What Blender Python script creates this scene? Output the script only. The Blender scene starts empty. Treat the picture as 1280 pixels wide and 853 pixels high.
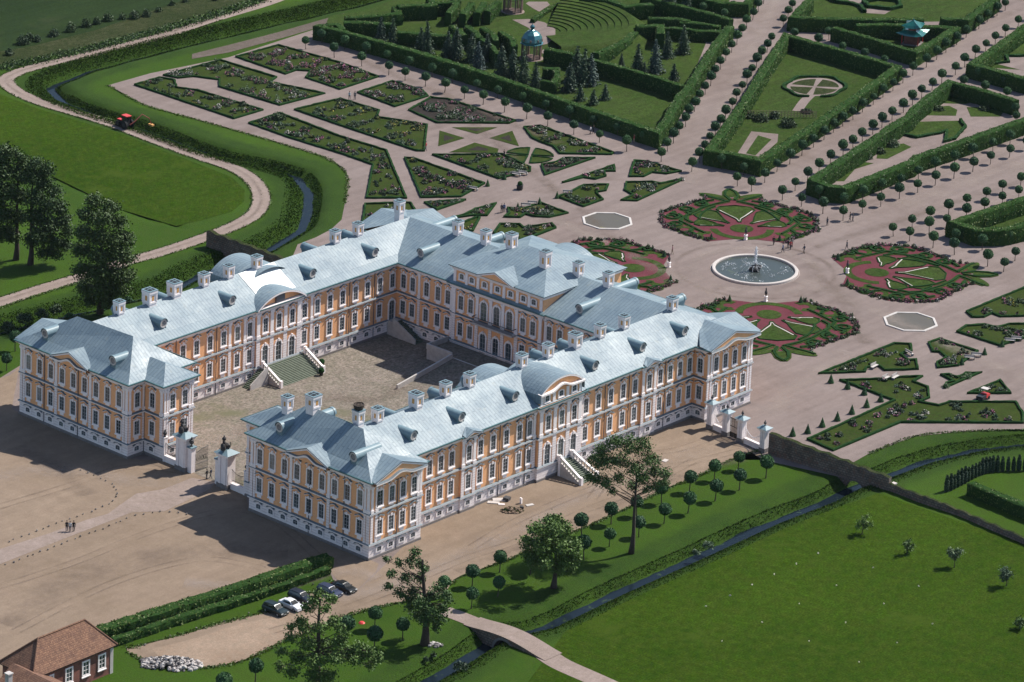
import bpy, math, random
import numpy as np
from mathutils import Vector, Matrix
PI = math.pi
rng = np.random.default_rng(7)
random.seed(7)
SC = bpy.context.scene
COL = SC.collection

# ------------------------------------------------------------------ camera model (surveyed from the palace corners)
CAM = np.array([-417.938, -427.6187, 256.2765]); YAW, PIT, ROL = 0.7214, -0.2323, 0.0402
FPX, SX, SY = 5241.009, -3.6136, -722.7569
_f = np.array([math.cos(PIT)*math.cos(YAW), math.cos(PIT)*math.sin(YAW), math.sin(PIT)])
_r = np.array([math.sin(YAW), -math.cos(YAW), 0.0]); _u = np.cross(_r, _f)
_R = math.cos(ROL)*_r + math.sin(ROL)*_u; _U = -math.sin(ROL)*_r + math.cos(ROL)*_u

def ray(x, y):
    return _f + _R*((x-640-SX)/FPX) - _U*((y-426.5-SY)/FPX)
def G(x, y, z=0.0):
    d = ray(x, y); t = (z-CAM[2])/d[2]; p = CAM + t*d
    return (float(p[0]), float(p[1]))
def PLN(x, y, ax, val):
    d = ray(x, y); t = (val-CAM[ax])/d[ax]; return CAM + t*d
TS = 2.972
TILE = {1:(0,0), 2:(425,0), 3:(850,0), 4:(0,283), 5:(425,283), 6:(850,283), 7:(0,566), 8:(425,566), 9:(850,566)}
def TG(t, x, y, z=0.0):
    o = TILE[t]; return G(o[0]+x/TS, o[1]+y/TS, z)
def TGs(t, pts, z=0.0): return [TG(t, x, y, z) for x, y in pts]
def Gs(pts, z=0.0): return [G(x, y, z) for x, y in pts]

# ------------------------------------------------------------------ materials
def nt(name):
    m = bpy.data.materials.new(name); m.use_nodes = True
    n = m.node_tree.nodes; l = m.node_tree.links
    return m, n, l, n['Principled BSDF']
def add_noise(n, l, scale, detail=4, rough=.55, vec=None):
    t = n.new('ShaderNodeTexNoise'); t.inputs['Scale'].default_value = scale
    t.inputs['Detail'].default_value = detail; t.inputs['Roughness'].default_value = rough
    if vec is not None: l.new(vec, t.inputs['Vector'])
    return t
def ramp(n, l, fac, stops):
    r = n.new('ShaderNodeValToRGB'); e = r.color_ramp.elements
    while len(e) < len(stops): e.new(.5)
    for k, (p, c) in enumerate(stops): e[k].position = p; e[k].color = (*c, 1)
    l.new(fac, r.inputs['Fac']); return r
def mix(n, l, a, b, fac, mode='MIX'):
    m = n.new('ShaderNodeMix'); m.data_type = 'RGBA'; m.blend_type = mode
    if isinstance(fac, (int, float)): m.inputs['Factor'].default_value = fac
    else: l.new(fac, m.inputs['Factor'])
    for s, v in (('A', a), ('B', b)):
        i = [k for k in m.inputs if k.name == s and k.type == 'RGBA'][0]
        if isinstance(v, tuple): i.default_value = (*v, 1)
        else: l.new(v, i)
    return [o for o in m.outputs if o.type == 'RGBA'][0]
def worldpos(n):
    return n.new('ShaderNodeNewGeometry').outputs['Position']
def objpos(n):
    return n.new('ShaderNodeTexCoord').outputs['Object']
def bump(n, l, bsdf, height, strength, dist=.05):
    b = n.new('ShaderNodeBump'); b.inputs['Strength'].default_value = strength; b.inputs['Distance'].default_value = dist
    l.new(height, b.inputs['Height']); l.new(b.outputs['Normal'], bsdf.inputs['Normal'])
def ground_mat(name, c0, c1, c2, s1=.05, s2=.6, s3=5, rough=.95, bmp=.3, spot=None, obj=False, dist=.08, grain=.28, streak=None):
    """broad patches, medium mottling, fine grain and, for mown or driven ground, faint streaks"""
    m, n, l, b = nt(name); v = objpos(n) if obj else worldpos(n)
    n1 = add_noise(n, l, s1, 6, .62, v); n2 = add_noise(n, l, s2, 7, .7, v); n3 = add_noise(n, l, s3, 3, .75, v)
    r1 = ramp(n, l, n1.outputs['Fac'], [(.36, c0), (.64, c1)])
    r2 = ramp(n, l, n2.outputs['Fac'], [(.40, (0, 0, 0)), (.66, (1, 1, 1))])
    c = mix(n, l, r1.outputs['Color'], c2, r2.outputs['Color'])
    r3 = ramp(n, l, n3.outputs['Fac'], [(.32, (1-grain,)*3), (.68, (1+grain*.9,)*3)])
    c = mix(n, l, c, r3.outputs['Color'], 1.0, 'MULTIPLY')
    n6 = add_noise(n, l, s2*2.2, 5, .75, v); r6 = ramp(n, l, n6.outputs['Fac'], [(.35, (1-grain*.55,)*3), (.65, (1+grain*.5,)*3)])
    c = mix(n, l, c, r6.outputs['Color'], 1.0, 'MULTIPLY')
    if streak:
        mp = n.new('ShaderNodeMapping'); mp.inputs['Rotation'].default_value[2] = streak[0]; mp.inputs['Scale'].default_value = (.06, 1, 1); l.new(v, mp.inputs['Vector'])
        n5 = add_noise(n, l, streak[1], 4, .6, mp.outputs['Vector']); r5 = ramp(n, l, n5.outputs['Fac'], [(.35, (1-streak[2],)*3), (.65, (1+streak[2],)*3)])
        c = mix(n, l, c, r5.outputs['Color'], 1.0, 'MULTIPLY')
    if spot:
        n4 = add_noise(n, l, spot[0], 6, .65, v)
        r4 = ramp(n, l, n4.outputs['Fac'], [(spot[1], (0, 0, 0)), (spot[1]+.1, (1, 1, 1))])
        c = mix(n, l, c, spot[2], r4.outputs['Color'])
    l.new(c, b.inputs['Base Color']); b.inputs['Roughness'].default_value = rough
    b.inputs['Specular IOR Level'].default_value = .03
    if bmp: bump(n, l, b, n3.outputs['Fac'], bmp, dist)
    return m
def ground_blend(name, A, B, attr='bank'):
    """lawn running into rough bank grass, driven by a point attribute and broken up by noise"""
    m, n, l, b = nt(name); v = worldpos(n)
    def cols(c0, c1, c2, s1, s2, s3, g):
        n1 = add_noise(n, l, s1, 6, .62, v); n2 = add_noise(n, l, s2, 7, .7, v); n3 = add_noise(n, l, s3, 3, .75, v)
        r1 = ramp(n, l, n1.outputs['Fac'], [(.36, c0), (.64, c1)]); r2 = ramp(n, l, n2.outputs['Fac'], [(.40, (0, 0, 0)), (.66, (1, 1, 1))])
        c = mix(n, l, r1.outputs['Color'], c2, r2.outputs['Color']); r3 = ramp(n, l, n3.outputs['Fac'], [(.32, (1-g,)*3), (.68, (1+g*.9,)*3)])
        return mix(n, l, c, r3.outputs['Color'], 1.0, 'MULTIPLY'), n3
    ca, na = cols(*A); cb, nb = cols(*B)
    at = n.new('ShaderNodeAttribute'); at.attribute_name = attr; nn = add_noise(n, l, .55, 6, .7, v)
    ad = n.new('ShaderNodeMath'); ad.operation = 'MULTIPLY_ADD'; ad.inputs[1].default_value = .9; l.new(nn.outputs['Fac'], ad.inputs[0]); l.new(at.outputs['Fac'], ad.inputs[2])
    r = ramp(n, l, ad.outputs[0], [(.62, (0, 0, 0)), (1.0, (1, 1, 1))])
    l.new(mix(n, l, ca, cb, r.outputs['Color']), b.inputs['Base Color']); b.inputs['Roughness'].default_value = .95; b.inputs['Specular IOR Level'].default_value = .1
    bump(n, l, b, nb.outputs['Fac'], .7, .15); return m
def worn_mat(name, c, strength):
    """thin film of looser or damper gravel: fades out sideways and in patches"""
    m, n, l, b = nt(name); v = worldpos(n); b.inputs['Base Color'].default_value = (*c, 1); b.inputs['Roughness'].default_value = .95; b.inputs['Specular IOR Level'].default_value = .1
    uv = n.new('ShaderNodeUVMap'); uv.uv_map = 'UVMap'; s = n.new('ShaderNodeSeparateXYZ'); l.new(uv.outputs['UV'], s.inputs[0])
    r = ramp(n, l, s.outputs['X'], [(0, (0, 0, 0)), (.5, (1, 1, 1)), (1, (0, 0, 0))]); r.color_ramp.interpolation = 'EASE'
    n1 = add_noise(n, l, .12, 6, .7, v); n2 = add_noise(n, l, 1.4, 5, .7, v)
    r1 = ramp(n, l, n1.outputs['Fac'], [(.38, (0, 0, 0)), (.62, (1, 1, 1))]); r2 = ramp(n, l, n2.outputs['Fac'], [(.3, (.4, .4, .4)), (.7, (1, 1, 1))])
    f = mix(n, l, r.outputs['Color'], r1.outputs['Color'], 1.0, 'MULTIPLY'); f = mix(n, l, f, r2.outputs['Color'], 1.0, 'MULTIPLY')
    mm = n.new('ShaderNodeMath'); mm.operation = 'MULTIPLY'; mm.inputs[1].default_value = strength; l.new(f, mm.inputs[0]); l.new(mm.outputs[0], b.inputs['Alpha']); return m
def plain(name, c, rough=.6, var=.12, scale=2.0, metal=0.0, spec=.3, bmp=0.0):
    m, n, l, b = nt(name); v = objpos(n)
    n1 = add_noise(n, l, scale, 5, .6, v)
    lo = tuple(x*(1-var) for x in c); hi = tuple(min(1, x*(1+var)) for x in c)
    r = ramp(n, l, n1.outputs['Fac'], [(.3, lo), (.7, hi)])
    l.new(r.outputs['Color'], b.inputs['Base Color']); b.inputs['Roughness'].default_value = rough
    b.inputs['Metallic'].default_value = metal; b.inputs['Specular IOR Level'].default_value = spec
    if bmp: bump(n, l, b, n1.outputs['Fac'], bmp)
    return m
def leaf_mat(name, c0, c1, c2, scale=1.2, rough=.6):
    m, n, l, b = nt(name); v = worldpos(n)
    n1 = add_noise(n, l, scale, 3, .6, v); n2 = add_noise(n, l, scale*7, 2, .6, v)
    r1 = ramp(n, l, n1.outputs['Fac'], [(.33, c0), (.67, c1)])
    r2 = ramp(n, l, n2.outputs['Fac'], [(.4, (0, 0, 0)), (.75, (1, 1, 1))])
    c = mix(n, l, r1.outputs['Color'], c2, r2.outputs['Color'])
    oi = n.new('ShaderNodeObjectInfo')
    r3 = ramp(n, l, oi.outputs['Random'], [(0, (.70, .76, .84)), (1, (1.28, 1.18, 1.0))])
    c = mix(n, l, c, r3.outputs['Color'], 1.0, 'MULTIPLY')
    l.new(c, b.inputs['Base Color']); b.inputs['Roughness'].default_value = rough
    b.inputs['Specular IOR Level'].default_value = .25
    return m

M = {}
M['lawn'] = ground_mat('lawn', (.0195, .0428, .0026), (.0321, .0612, .0040), (.0287, .0477, .0047), .03, .35, 3.5, bmp=.6, grain=.42, spot=(.09, .62, (.0448, .0563, .0078)), streak=(-.35, 1.1, .10))
M['ground'] = ground_blend('ground_grass', ((.0215, .0527, .0029), (.0353, .0753, .0045), (.0315, .0586, .0053), .03, .35, 3.5, .28), ((.0152, .0392, .0032), (.0264, .0572, .0045), (.0215, .0422, .0048), .15, 1.2, 4, .42))
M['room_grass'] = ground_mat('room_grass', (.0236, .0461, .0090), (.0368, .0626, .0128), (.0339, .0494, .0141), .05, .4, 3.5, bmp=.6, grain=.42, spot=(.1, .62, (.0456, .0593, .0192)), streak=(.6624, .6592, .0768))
M['worn_pale'] = worn_mat('pale_wear', (.34, .28, .245), .55)
M['worn_dark'] = worn_mat('dark_wear', (.155, .118, .095), .55)
M['tyre_line'] = worn_mat('tyre_line', (.16, .12, .096), .6)
M['park_grass'] = ground_mat('park_grass', (.0172, .0404, .0023), (.0276, .0563, .0035), (.0310, .0502, .0047), .03, .4, 3.5, bmp=.6, grain=.42, spot=(.05, .58, (.0355, .0575, .0062)), streak=(.2869, .5502, .0337))
M['bed_grass'] = ground_mat('bed_grass', (.0210, .0416, .0070), (.0342, .0542, .0106), (.0320, .0378, .0123), .25, 1.4, 5, bmp=.5)
M['rough_grass'] = ground_mat('rough_grass', (.0193, .0498, .0073), (.0346, .0745, .0101), (.0250, .0498, .0101), .15, 1.2, 4, bmp=1.0, dist=.3, grain=.4)
M['crop'] = ground_mat('crop', (.0136, .0264, .0081), (.0198, .0343, .0105), (.0167, .0304, .0124), .03, .5, 3, bmp=.6, spot=(.05, .62, (.0279, .0383, .0161)), streak=(.2170, .4620, .0992))
M['weeds'] = ground_mat('weeds', (.0264, .0363, .0132), (.0495, .0528, .0251), (.0185, .0297, .0092), .12, .9, 4, bmp=.8, dist=.2, grain=.4)
M['gravel'] = ground_mat('gravel', (.1492, .1171, .1056), (.2002, .1629, .1510), (.1820, .1451, .1329), .035, .22, 5, bmp=.2, spot=(.045, .60, (.1383, .1082, .0954)), grain=.13, streak=(-.1, .5, .09))
M['yard_gravel'] = ground_mat('yard_gravel', (.1667, .1242, .0900), (.2208, .1683, .1267), (.1958, .1467, .1100), .04, .25, 5, bmp=.2, spot=(.06, .60, (.1583, .1183, .0883)), grain=.14, streak=(.0833, .4167, .0667))
M['track'] = ground_mat('track', (.2083, .1625, .1417), (.2625, .2083, .1850), (.2000, .1583, .1333), .12, .8, 5, bmp=.25, grain=.14)
M['dirt'] = ground_mat('dirt', (.2000, .1417, .1017), (.2667, .1958, .1458), (.2167, .1667, .1250), .15, .9, 5, bmp=.3, grain=.16)
M['dark_track'] = ground_mat('dark_track', (.095, .076, .066), (.125, .100, .088), (.085, .072, .055), .1, .8, 5, bmp=.25, grain=.2)
M['cobble'] = ground_mat('cobble', (.1625, .1358, .1150), (.2042, .1733, .1483), (.1375, .1250, .0983), .06, .5, 2.2, bmp=.6, spot=(.045, .53, (.1167, .1133, .0717)), grain=.30)
M['pink_gravel'] = ground_mat('pink_gravel', (.0915, .0269, .0343), (.1202, .0370, .0456), (.1045, .0321, .0404), .3, 1.5, 6, bmp=.2, grain=.18)
M['dark_soil'] = ground_mat('dark_soil', (.0250, .0217, .0200), (.0400, .0333, .0283), (.0267, .0233, .0217), .5, 2, 7, bmp=.4)
M['asphalt'] = ground_mat('asphalt', (.0500, .0433, .0400), (.0708, .0625, .0567), (.0583, .0500, .0458), .1, .8, 6, bmp=.2)
M['leaf'] = leaf_mat('tree_leaf', (.034, .072, .016), (.055, .108, .024), (.085, .145, .035))
M['leaf_dark'] = leaf_mat('dark_tree_leaf', (.024, .050, .013), (.036, .070, .017), (.060, .100, .024))
M['leaf_ball'] = leaf_mat('ball_leaf', (.020, .064, .022), (.030, .088, .030), (.046, .112, .040), 1.5)
M['leaf_hedge'] = leaf_mat('hedge_leaf', (.032, .056, .011), (.052, .086, .016), (.076, .112, .022), .6)
M['hedge_core'] = ground_mat('hedge_core', (.016, .042, .010), (.026, .058, .014), (.020, .046, .012), .5, 3, 9, bmp=.8)
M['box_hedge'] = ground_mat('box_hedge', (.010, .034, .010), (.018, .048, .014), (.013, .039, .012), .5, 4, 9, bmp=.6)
M['conifer'] = leaf_mat('conifer_needle', (.012, .032, .016), (.020, .046, .022), (.030, .058, .032))
M['blue_conifer'] = leaf_mat('blue_conifer_needle', (.016, .036, .032), (.030, .056, .052), (.042, .07, .066))
M['shrub'] = leaf_mat('shrub_leaf', (.016, .038, .012), (.030, .062, .018), (.030, .050, .024), 2)
M['willow'] = leaf_mat('pale_leaf', (.05, .085, .045), (.07, .115, .06), (.09, .13, .08), 2)
M['bloom_pink'] = plain('pink_bloom', (.30, .10, .17), .7, .35, 3)
M['bloom_white'] = plain('white_bloom', (.50, .45, .42), .7, .2, 3)
M['bloom_yellow'] = plain('yellow_bloom', (.30, .26, .05), .7, .2, 3)
M['bark'] = plain('bark', (.055, .042, .034), .95, .35, 6, bmp=.6)
M['white'] = plain('white_plaster', (.7656, .6960, .6844), .8, .08, 1.5)
M['white_trim'] = plain('white_trim', (.7980, .7353, .7239), .75, .08, 3)
M['stone_grey'] = plain('grey_stone', (.1700, .1530, .1487), .9, .2, 2.5, bmp=.3)
M['pale_stone'] = plain('pale_stone', (.4250, .3825, .3570), .8, .12, 3)
def glass_mat():
    m, n, l, b = nt('window_glass'); oi = n.new('ShaderNodeObjectInfo')
    r = ramp(n, l, oi.outputs['Random'], [(0, (.030, .040, .048)), (.35, (.060, .085, .095)), (.70, (.045, .060, .070)), (.86, (.12, .15, .16)), (.93, (.24, .23, .21)), (1, (.05, .10, .09))])
    n1 = add_noise(n, l, .6, 3, .6, worldpos(n)); r2 = ramp(n, l, n1.outputs['Fac'], [(.35, (.6, .6, .6)), (.65, (1.3, 1.3, 1.3))])
    l.new(mix(n, l, r.outputs['Color'], r2.outputs['Color'], 1.0, 'MULTIPLY'), b.inputs['Base Color'])
    b.inputs['Roughness'].default_value = .12; b.inputs['Specular IOR Level'].default_value = .9; return m
M['glass'] = glass_mat()
M['sash_paint'] = plain('sash_paint', (.33, .33, .34), .7, .1, 2)
M['dark'] = plain('dark_void', (.016, .017, .02), .6, .2, 2)
M['iron'] = plain('wrought_iron', (.018, .018, .02), .5, .3, 6)
M['iron_grey'] = plain('grey_painted_iron', (.10, .105, .12), .5, .2, 6)
M['bronze'] = plain('dark_statue_stone', (.05, .048, .05), .7, .4, 5, bmp=.3)
M['ochre_panel'] = plain('ochre_panel', (.52, .27, .09), .85, .15, 3)
M['flashing'] = plain('lead_flashing', (.115, .145, .165), .6, .2, 2)
M['gutter'] = plain('green_gutter', (.06, .13, .14), .5, .2, 2)
M['zinc'] = plain('blue_sheet_metal', (.1445, .2125, .2422), .5, .10, 1.2, spec=.4)
M['glare_zinc'] = plain('painted_glare_sheet', (.50, .53, .54), .42, .06, 1.2, spec=.6)  # pale tone paints in the sun glare on the left wing roof
M['step_stone'] = plain('green_grey_step', (.085, .105, .075), .9, .2, 2)
M['step_edge'] = plain('worn_step_edge', (.22, .24, .19), .9, .15, 2)
M['lattice'] = plain('brown_lattice', (.15, .10, .085), .85, .2, 3)
M['dirty_white'] = plain('weathered_plaster', (.42, .39, .37), .9, .15, 1.5)

def wall_mat():
    m, n, l, b = nt('ochre_wall'); v = worldpos(n)
    n1 = add_noise(n, l, .25, 6, .65, v); n2 = add_noise(n, l, 3, 4, .6, v)
    r = ramp(n, l, n1.outputs['Fac'], [(.3, (.73, .372, .182)), (.7, (.81, .430, .225))])
    r2 = ramp(n, l, n2.outputs['Fac'], [(.3, (.9, .9, .9)), (.7, (1.06, 1.06, 1.06))])
    l.new(mix(n, l, r.outputs['Color'], r2.outputs['Color'], 1.0, 'MULTIPLY'), b.inputs['Base Color'])
    b.inputs['Roughness'].default_value = .9; b.inputs['Specular IOR Level'].default_value = .15
    return m
M['ochre'] = wall_mat()
def rustic_mat():
    m, n, l, b = nt('rusticated_plaster'); v = worldpos(n)
    s = n.new('ShaderNodeSeparateXYZ'); l.new(v, s.inputs[0])
    md = n.new('ShaderNodeMath'); md.operation = 'FRACT'
    ml = n.new('ShaderNodeMath'); ml.operation = 'MULTIPLY'; ml.inputs[1].default_value = 2.4
    l.new(s.outputs['Z'], ml.inputs[0]); l.new(ml.outputs[0], md.inputs[0])
    r = ramp(n, l, md.outputs[0], [(.0, (.50, .45, .445)), (.15, (.78, .71, .705))])
    r.color_ramp.interpolation = 'CONSTANT'
    n2 = add_noise(n, l, 1.2, 4, .6, v)
    r2 = ramp(n, l, n2.outputs['Fac'], [(.3, (.9, .89, .88)), (.7, (1.04, 1.04, 1.04))])
    l.new(mix(n, l, r.outputs['Color'], r2.outputs['Color'], 1.0, 'MULTIPLY'), b.inputs['Base Color'])
    b.inputs['Roughness'].default_value = .85
    bump(n, l, b, md.outputs[0], .05, .02)
    return m
M['rustic'] = rustic_mat()
def roof_mat(name='standing_seam_roof', c=((.136, .190, .226), (.170, .226, .262), (.208, .266, .296))):
    """standing seam sheets, laid out by the UV map in metres (u along the eave, v up the slope)"""
    m, n, l, b = nt(name)
    uv = n.new('ShaderNodeUVMap'); uv.uv_map = 'UVMap'
    br = n.new('ShaderNodeTexBrick'); br.offset = .5; br.squash = 1
    mp = n.new('ShaderNodeMapping'); mp.inputs['Rotation'].default_value[2] = PI/2
    l.new(uv.outputs['UV'], mp.inputs['Vector']); l.new(mp.outputs['Vector'], br.inputs['Vector'])
    br.inputs['Scale'].default_value = 1.0; br.inputs['Brick Width'].default_value = 3.4
    br.inputs['Row Height'].default_value = .64; br.inputs['Mortar Size'].default_value = .085
    br.inputs['Mortar Smooth'].default_value = .2; br.inputs['Bias'].default_value = 0
    br.inputs['Color1'].default_value = (*c[0], 1); br.inputs['Color2'].default_value = (*c[2], 1)
    br.inputs['Mortar'].default_value = (c[0][0]*.42, c[0][1]*.48, c[0][2]*.54, 1)
    v = worldpos(n); n1 = add_noise(n, l, .35, 5, .6, v); n2 = add_noise(n, l, 2.5, 4, .65, v)
    c2 = mix(n, l, br.outputs['Color'], c[1], .62)
    r = ramp(n, l, n1.outputs['Fac'], [(.3, (.86, .88, .9)), (.7, (1.1, 1.08, 1.05))])
    c3 = mix(n, l, c2, r.outputs['Color'], 1.0, 'MULTIPLY')
    rr = ramp(n, l, n2.outputs['Fac'], [(.35, (.92, .93, .95)), (.7, (1.05, 1.04, 1.02))])
    c4 = mix(n, l, c3, rr.outputs['Color'], 1.0, 'MULTIPLY')
    n5 = add_noise(n, l, .8, 6, .7, v); r5 = ramp(n, l, n5.outputs['Fac'], [(.58, (0, 0, 0)), (.74, (.55, .55, .55))])
    c4 = mix(n, l, c4, (.22, .24, .22), r5.outputs['Color'])
    n7 = add_noise(n, l, .16, 6, .7, v); r7 = ramp(n, l, n7.outputs['Fac'], [(.35, (.84, .87, .90)), (.65, (1.14, 1.10, 1.06))])
    c4 = mix(n, l, c4, r7.outputs['Color'], 1.0, 'MULTIPLY')
    l.new(c4, b.inputs['Base Color'])
    rg = ramp(n, l, n7.outputs['Fac'], [(.35, (.60, .60, .60)), (.68, (.42, .42, .42))])
    l.new(rg.outputs['Color'], b.inputs['Roughness']); b.inputs['Specular IOR Level'].default_value = .36
    b.inputs['Metallic'].default_value = 0
    inv = n.new('ShaderNodeMath'); inv.operation = 'ADD'; l.new(br.outputs['Fac'], inv.inputs[0])
    mm = n.new('ShaderNodeMath'); mm.operation = 'MULTIPLY'; mm.inputs[1].default_value = .5
    l.new(n2.outputs['Fac'], mm.inputs[0]); l.new(mm.outputs[0], inv.inputs[1])
    bump(n, l, b, inv.outputs[0], .35, .04)
    return m
M['roof'] = roof_mat()
def tile_mat():
    m, n, l, b = nt('clay_tiles')
    uv = n.new('ShaderNodeUVMap'); uv.uv_map = 'UVMap'
    br = n.new('ShaderNodeTexBrick'); l.new(uv.outputs['UV'], br.inputs['Vector'])
    br.inputs['Scale'].default_value = 1; br.inputs['Brick Width'].default_value = .22; br.inputs['Row Height'].default_value = .30
    br.inputs['Mortar Size'].default_value = .03
    br.inputs['Color1'].default_value = (.125, .062, .040, 1); br.inputs['Color2'].default_value = (.225, .125, .076, 1)
    br.inputs['Mortar'].default_value = (.10, .045, .03, 1)
    v = worldpos(n); n1 = add_noise(n, l, .9, 6, .7, v)
    r = ramp(n, l, n1.outputs['Fac'], [(.3, (.65, .62, .62)), (.7, (1.15, 1.12, 1.05))])
    l.new(mix(n, l, br.outputs['Color'], r.outputs['Color'], 1.0, 'MULTIPLY'), b.inputs['Base Color'])
    b.inputs['Roughness'].default_value = .9
    bump(n, l, b, br.outputs['Fac'], .5, -.03); return m
M['tiles'] = tile_mat()
def brick_mat(name, c1, c2, mo, w=.28, h=.09, ms=.012, noise=.5, spot=None):
    m, n, l, b = nt(name)
    uv = n.new('ShaderNodeUVMap'); uv.uv_map = 'UVMap'
    br = n.new('ShaderNodeTexBrick'); l.new(uv.outputs['UV'], br.inputs['Vector'])
    br.inputs['Scale'].default_value = 1; br.inputs['Brick Width'].default_value = w; br.inputs['Row Height'].default_value = h
    br.inputs['Mortar Size'].default_value = ms
    br.inputs['Color1'].default_value = (*c1, 1); br.inputs['Color2'].default_value = (*c2, 1); br.inputs['Mortar'].default_value = (*mo, 1)
    v = worldpos(n); n1 = add_noise(n, l, .7, 7, .7, v)
    r = ramp(n, l, n1.outputs['Fac'], [(.3, (1-noise,)*3), (.7, (1+noise*.5,)*3)])
    c = mix(n, l, br.outputs['Color'], r.outputs['Color'], 1.0, 'MULTIPLY')
    if spot:
        n2 = add_noise(n, l, 1.6, 6, .7, v); r2 = ramp(n, l, n2.outputs['Fac'], [(.52, (0, 0, 0)), (.62, (1, 1, 1))])
        c = mix(n, l, c, spot, r2.outputs['Color'])
    l.new(c, b.inputs['Base Color']); b.inputs['Roughness'].default_value = .92
    bump(n, l, b, br.outputs['Fac'], .4, -.02); return m
M['house_brick'] = brick_mat('red_brick', (.1700, .0467, .0340), (.2125, .0680, .0467), (.1870, .1360, .1105))
M['old_wall'] = brick_mat('old_boulder_wall', (.1360, .0978, .0765), (.2210, .1700, .1403), (.0850, .0723, .0638), .55, .38, .06, .55, (.1445, .0808, .0595))
def water_mat(name, c, rough=.06, spec=.35):
    m, n, l, b = nt(name); v = worldpos(n)
    b.inputs['Base Color'].default_value = (*c, 1); b.inputs['Roughness'].default_value = rough
    b.inputs['IOR'].default_value = 1.33; b.inputs['Specular IOR Level'].default_value = spec
    n1 = add_noise(n, l, 1.5, 4, .6, v); bump(n, l, b, n1.outputs['Fac'], .12, .05)
    n2 = add_noise(n, l, .35, 6, .7, v)
    r2 = ramp(n, l, n2.outputs['Fac'], [(.60, c), (.66, (c[0]*1.5+.02, c[1]*1.5+.03, c[2]*.8+.01))])
    l.new(r2.outputs['Color'], b.inputs['Base Color'])
    return m
M['water'] = water_mat('moat_water', (.008, .014, .020), .08, .10)
M['pool_water'] = water_mat('pool_water', (.045, .055, .052), .3, .3)
M['pond_water'] = water_mat('murky_pond_water', (.088, .080, .068), .5, .22)
M['spray'] = plain('white_spray', (.72, .75, .78), .5, .1, 3)

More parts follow.
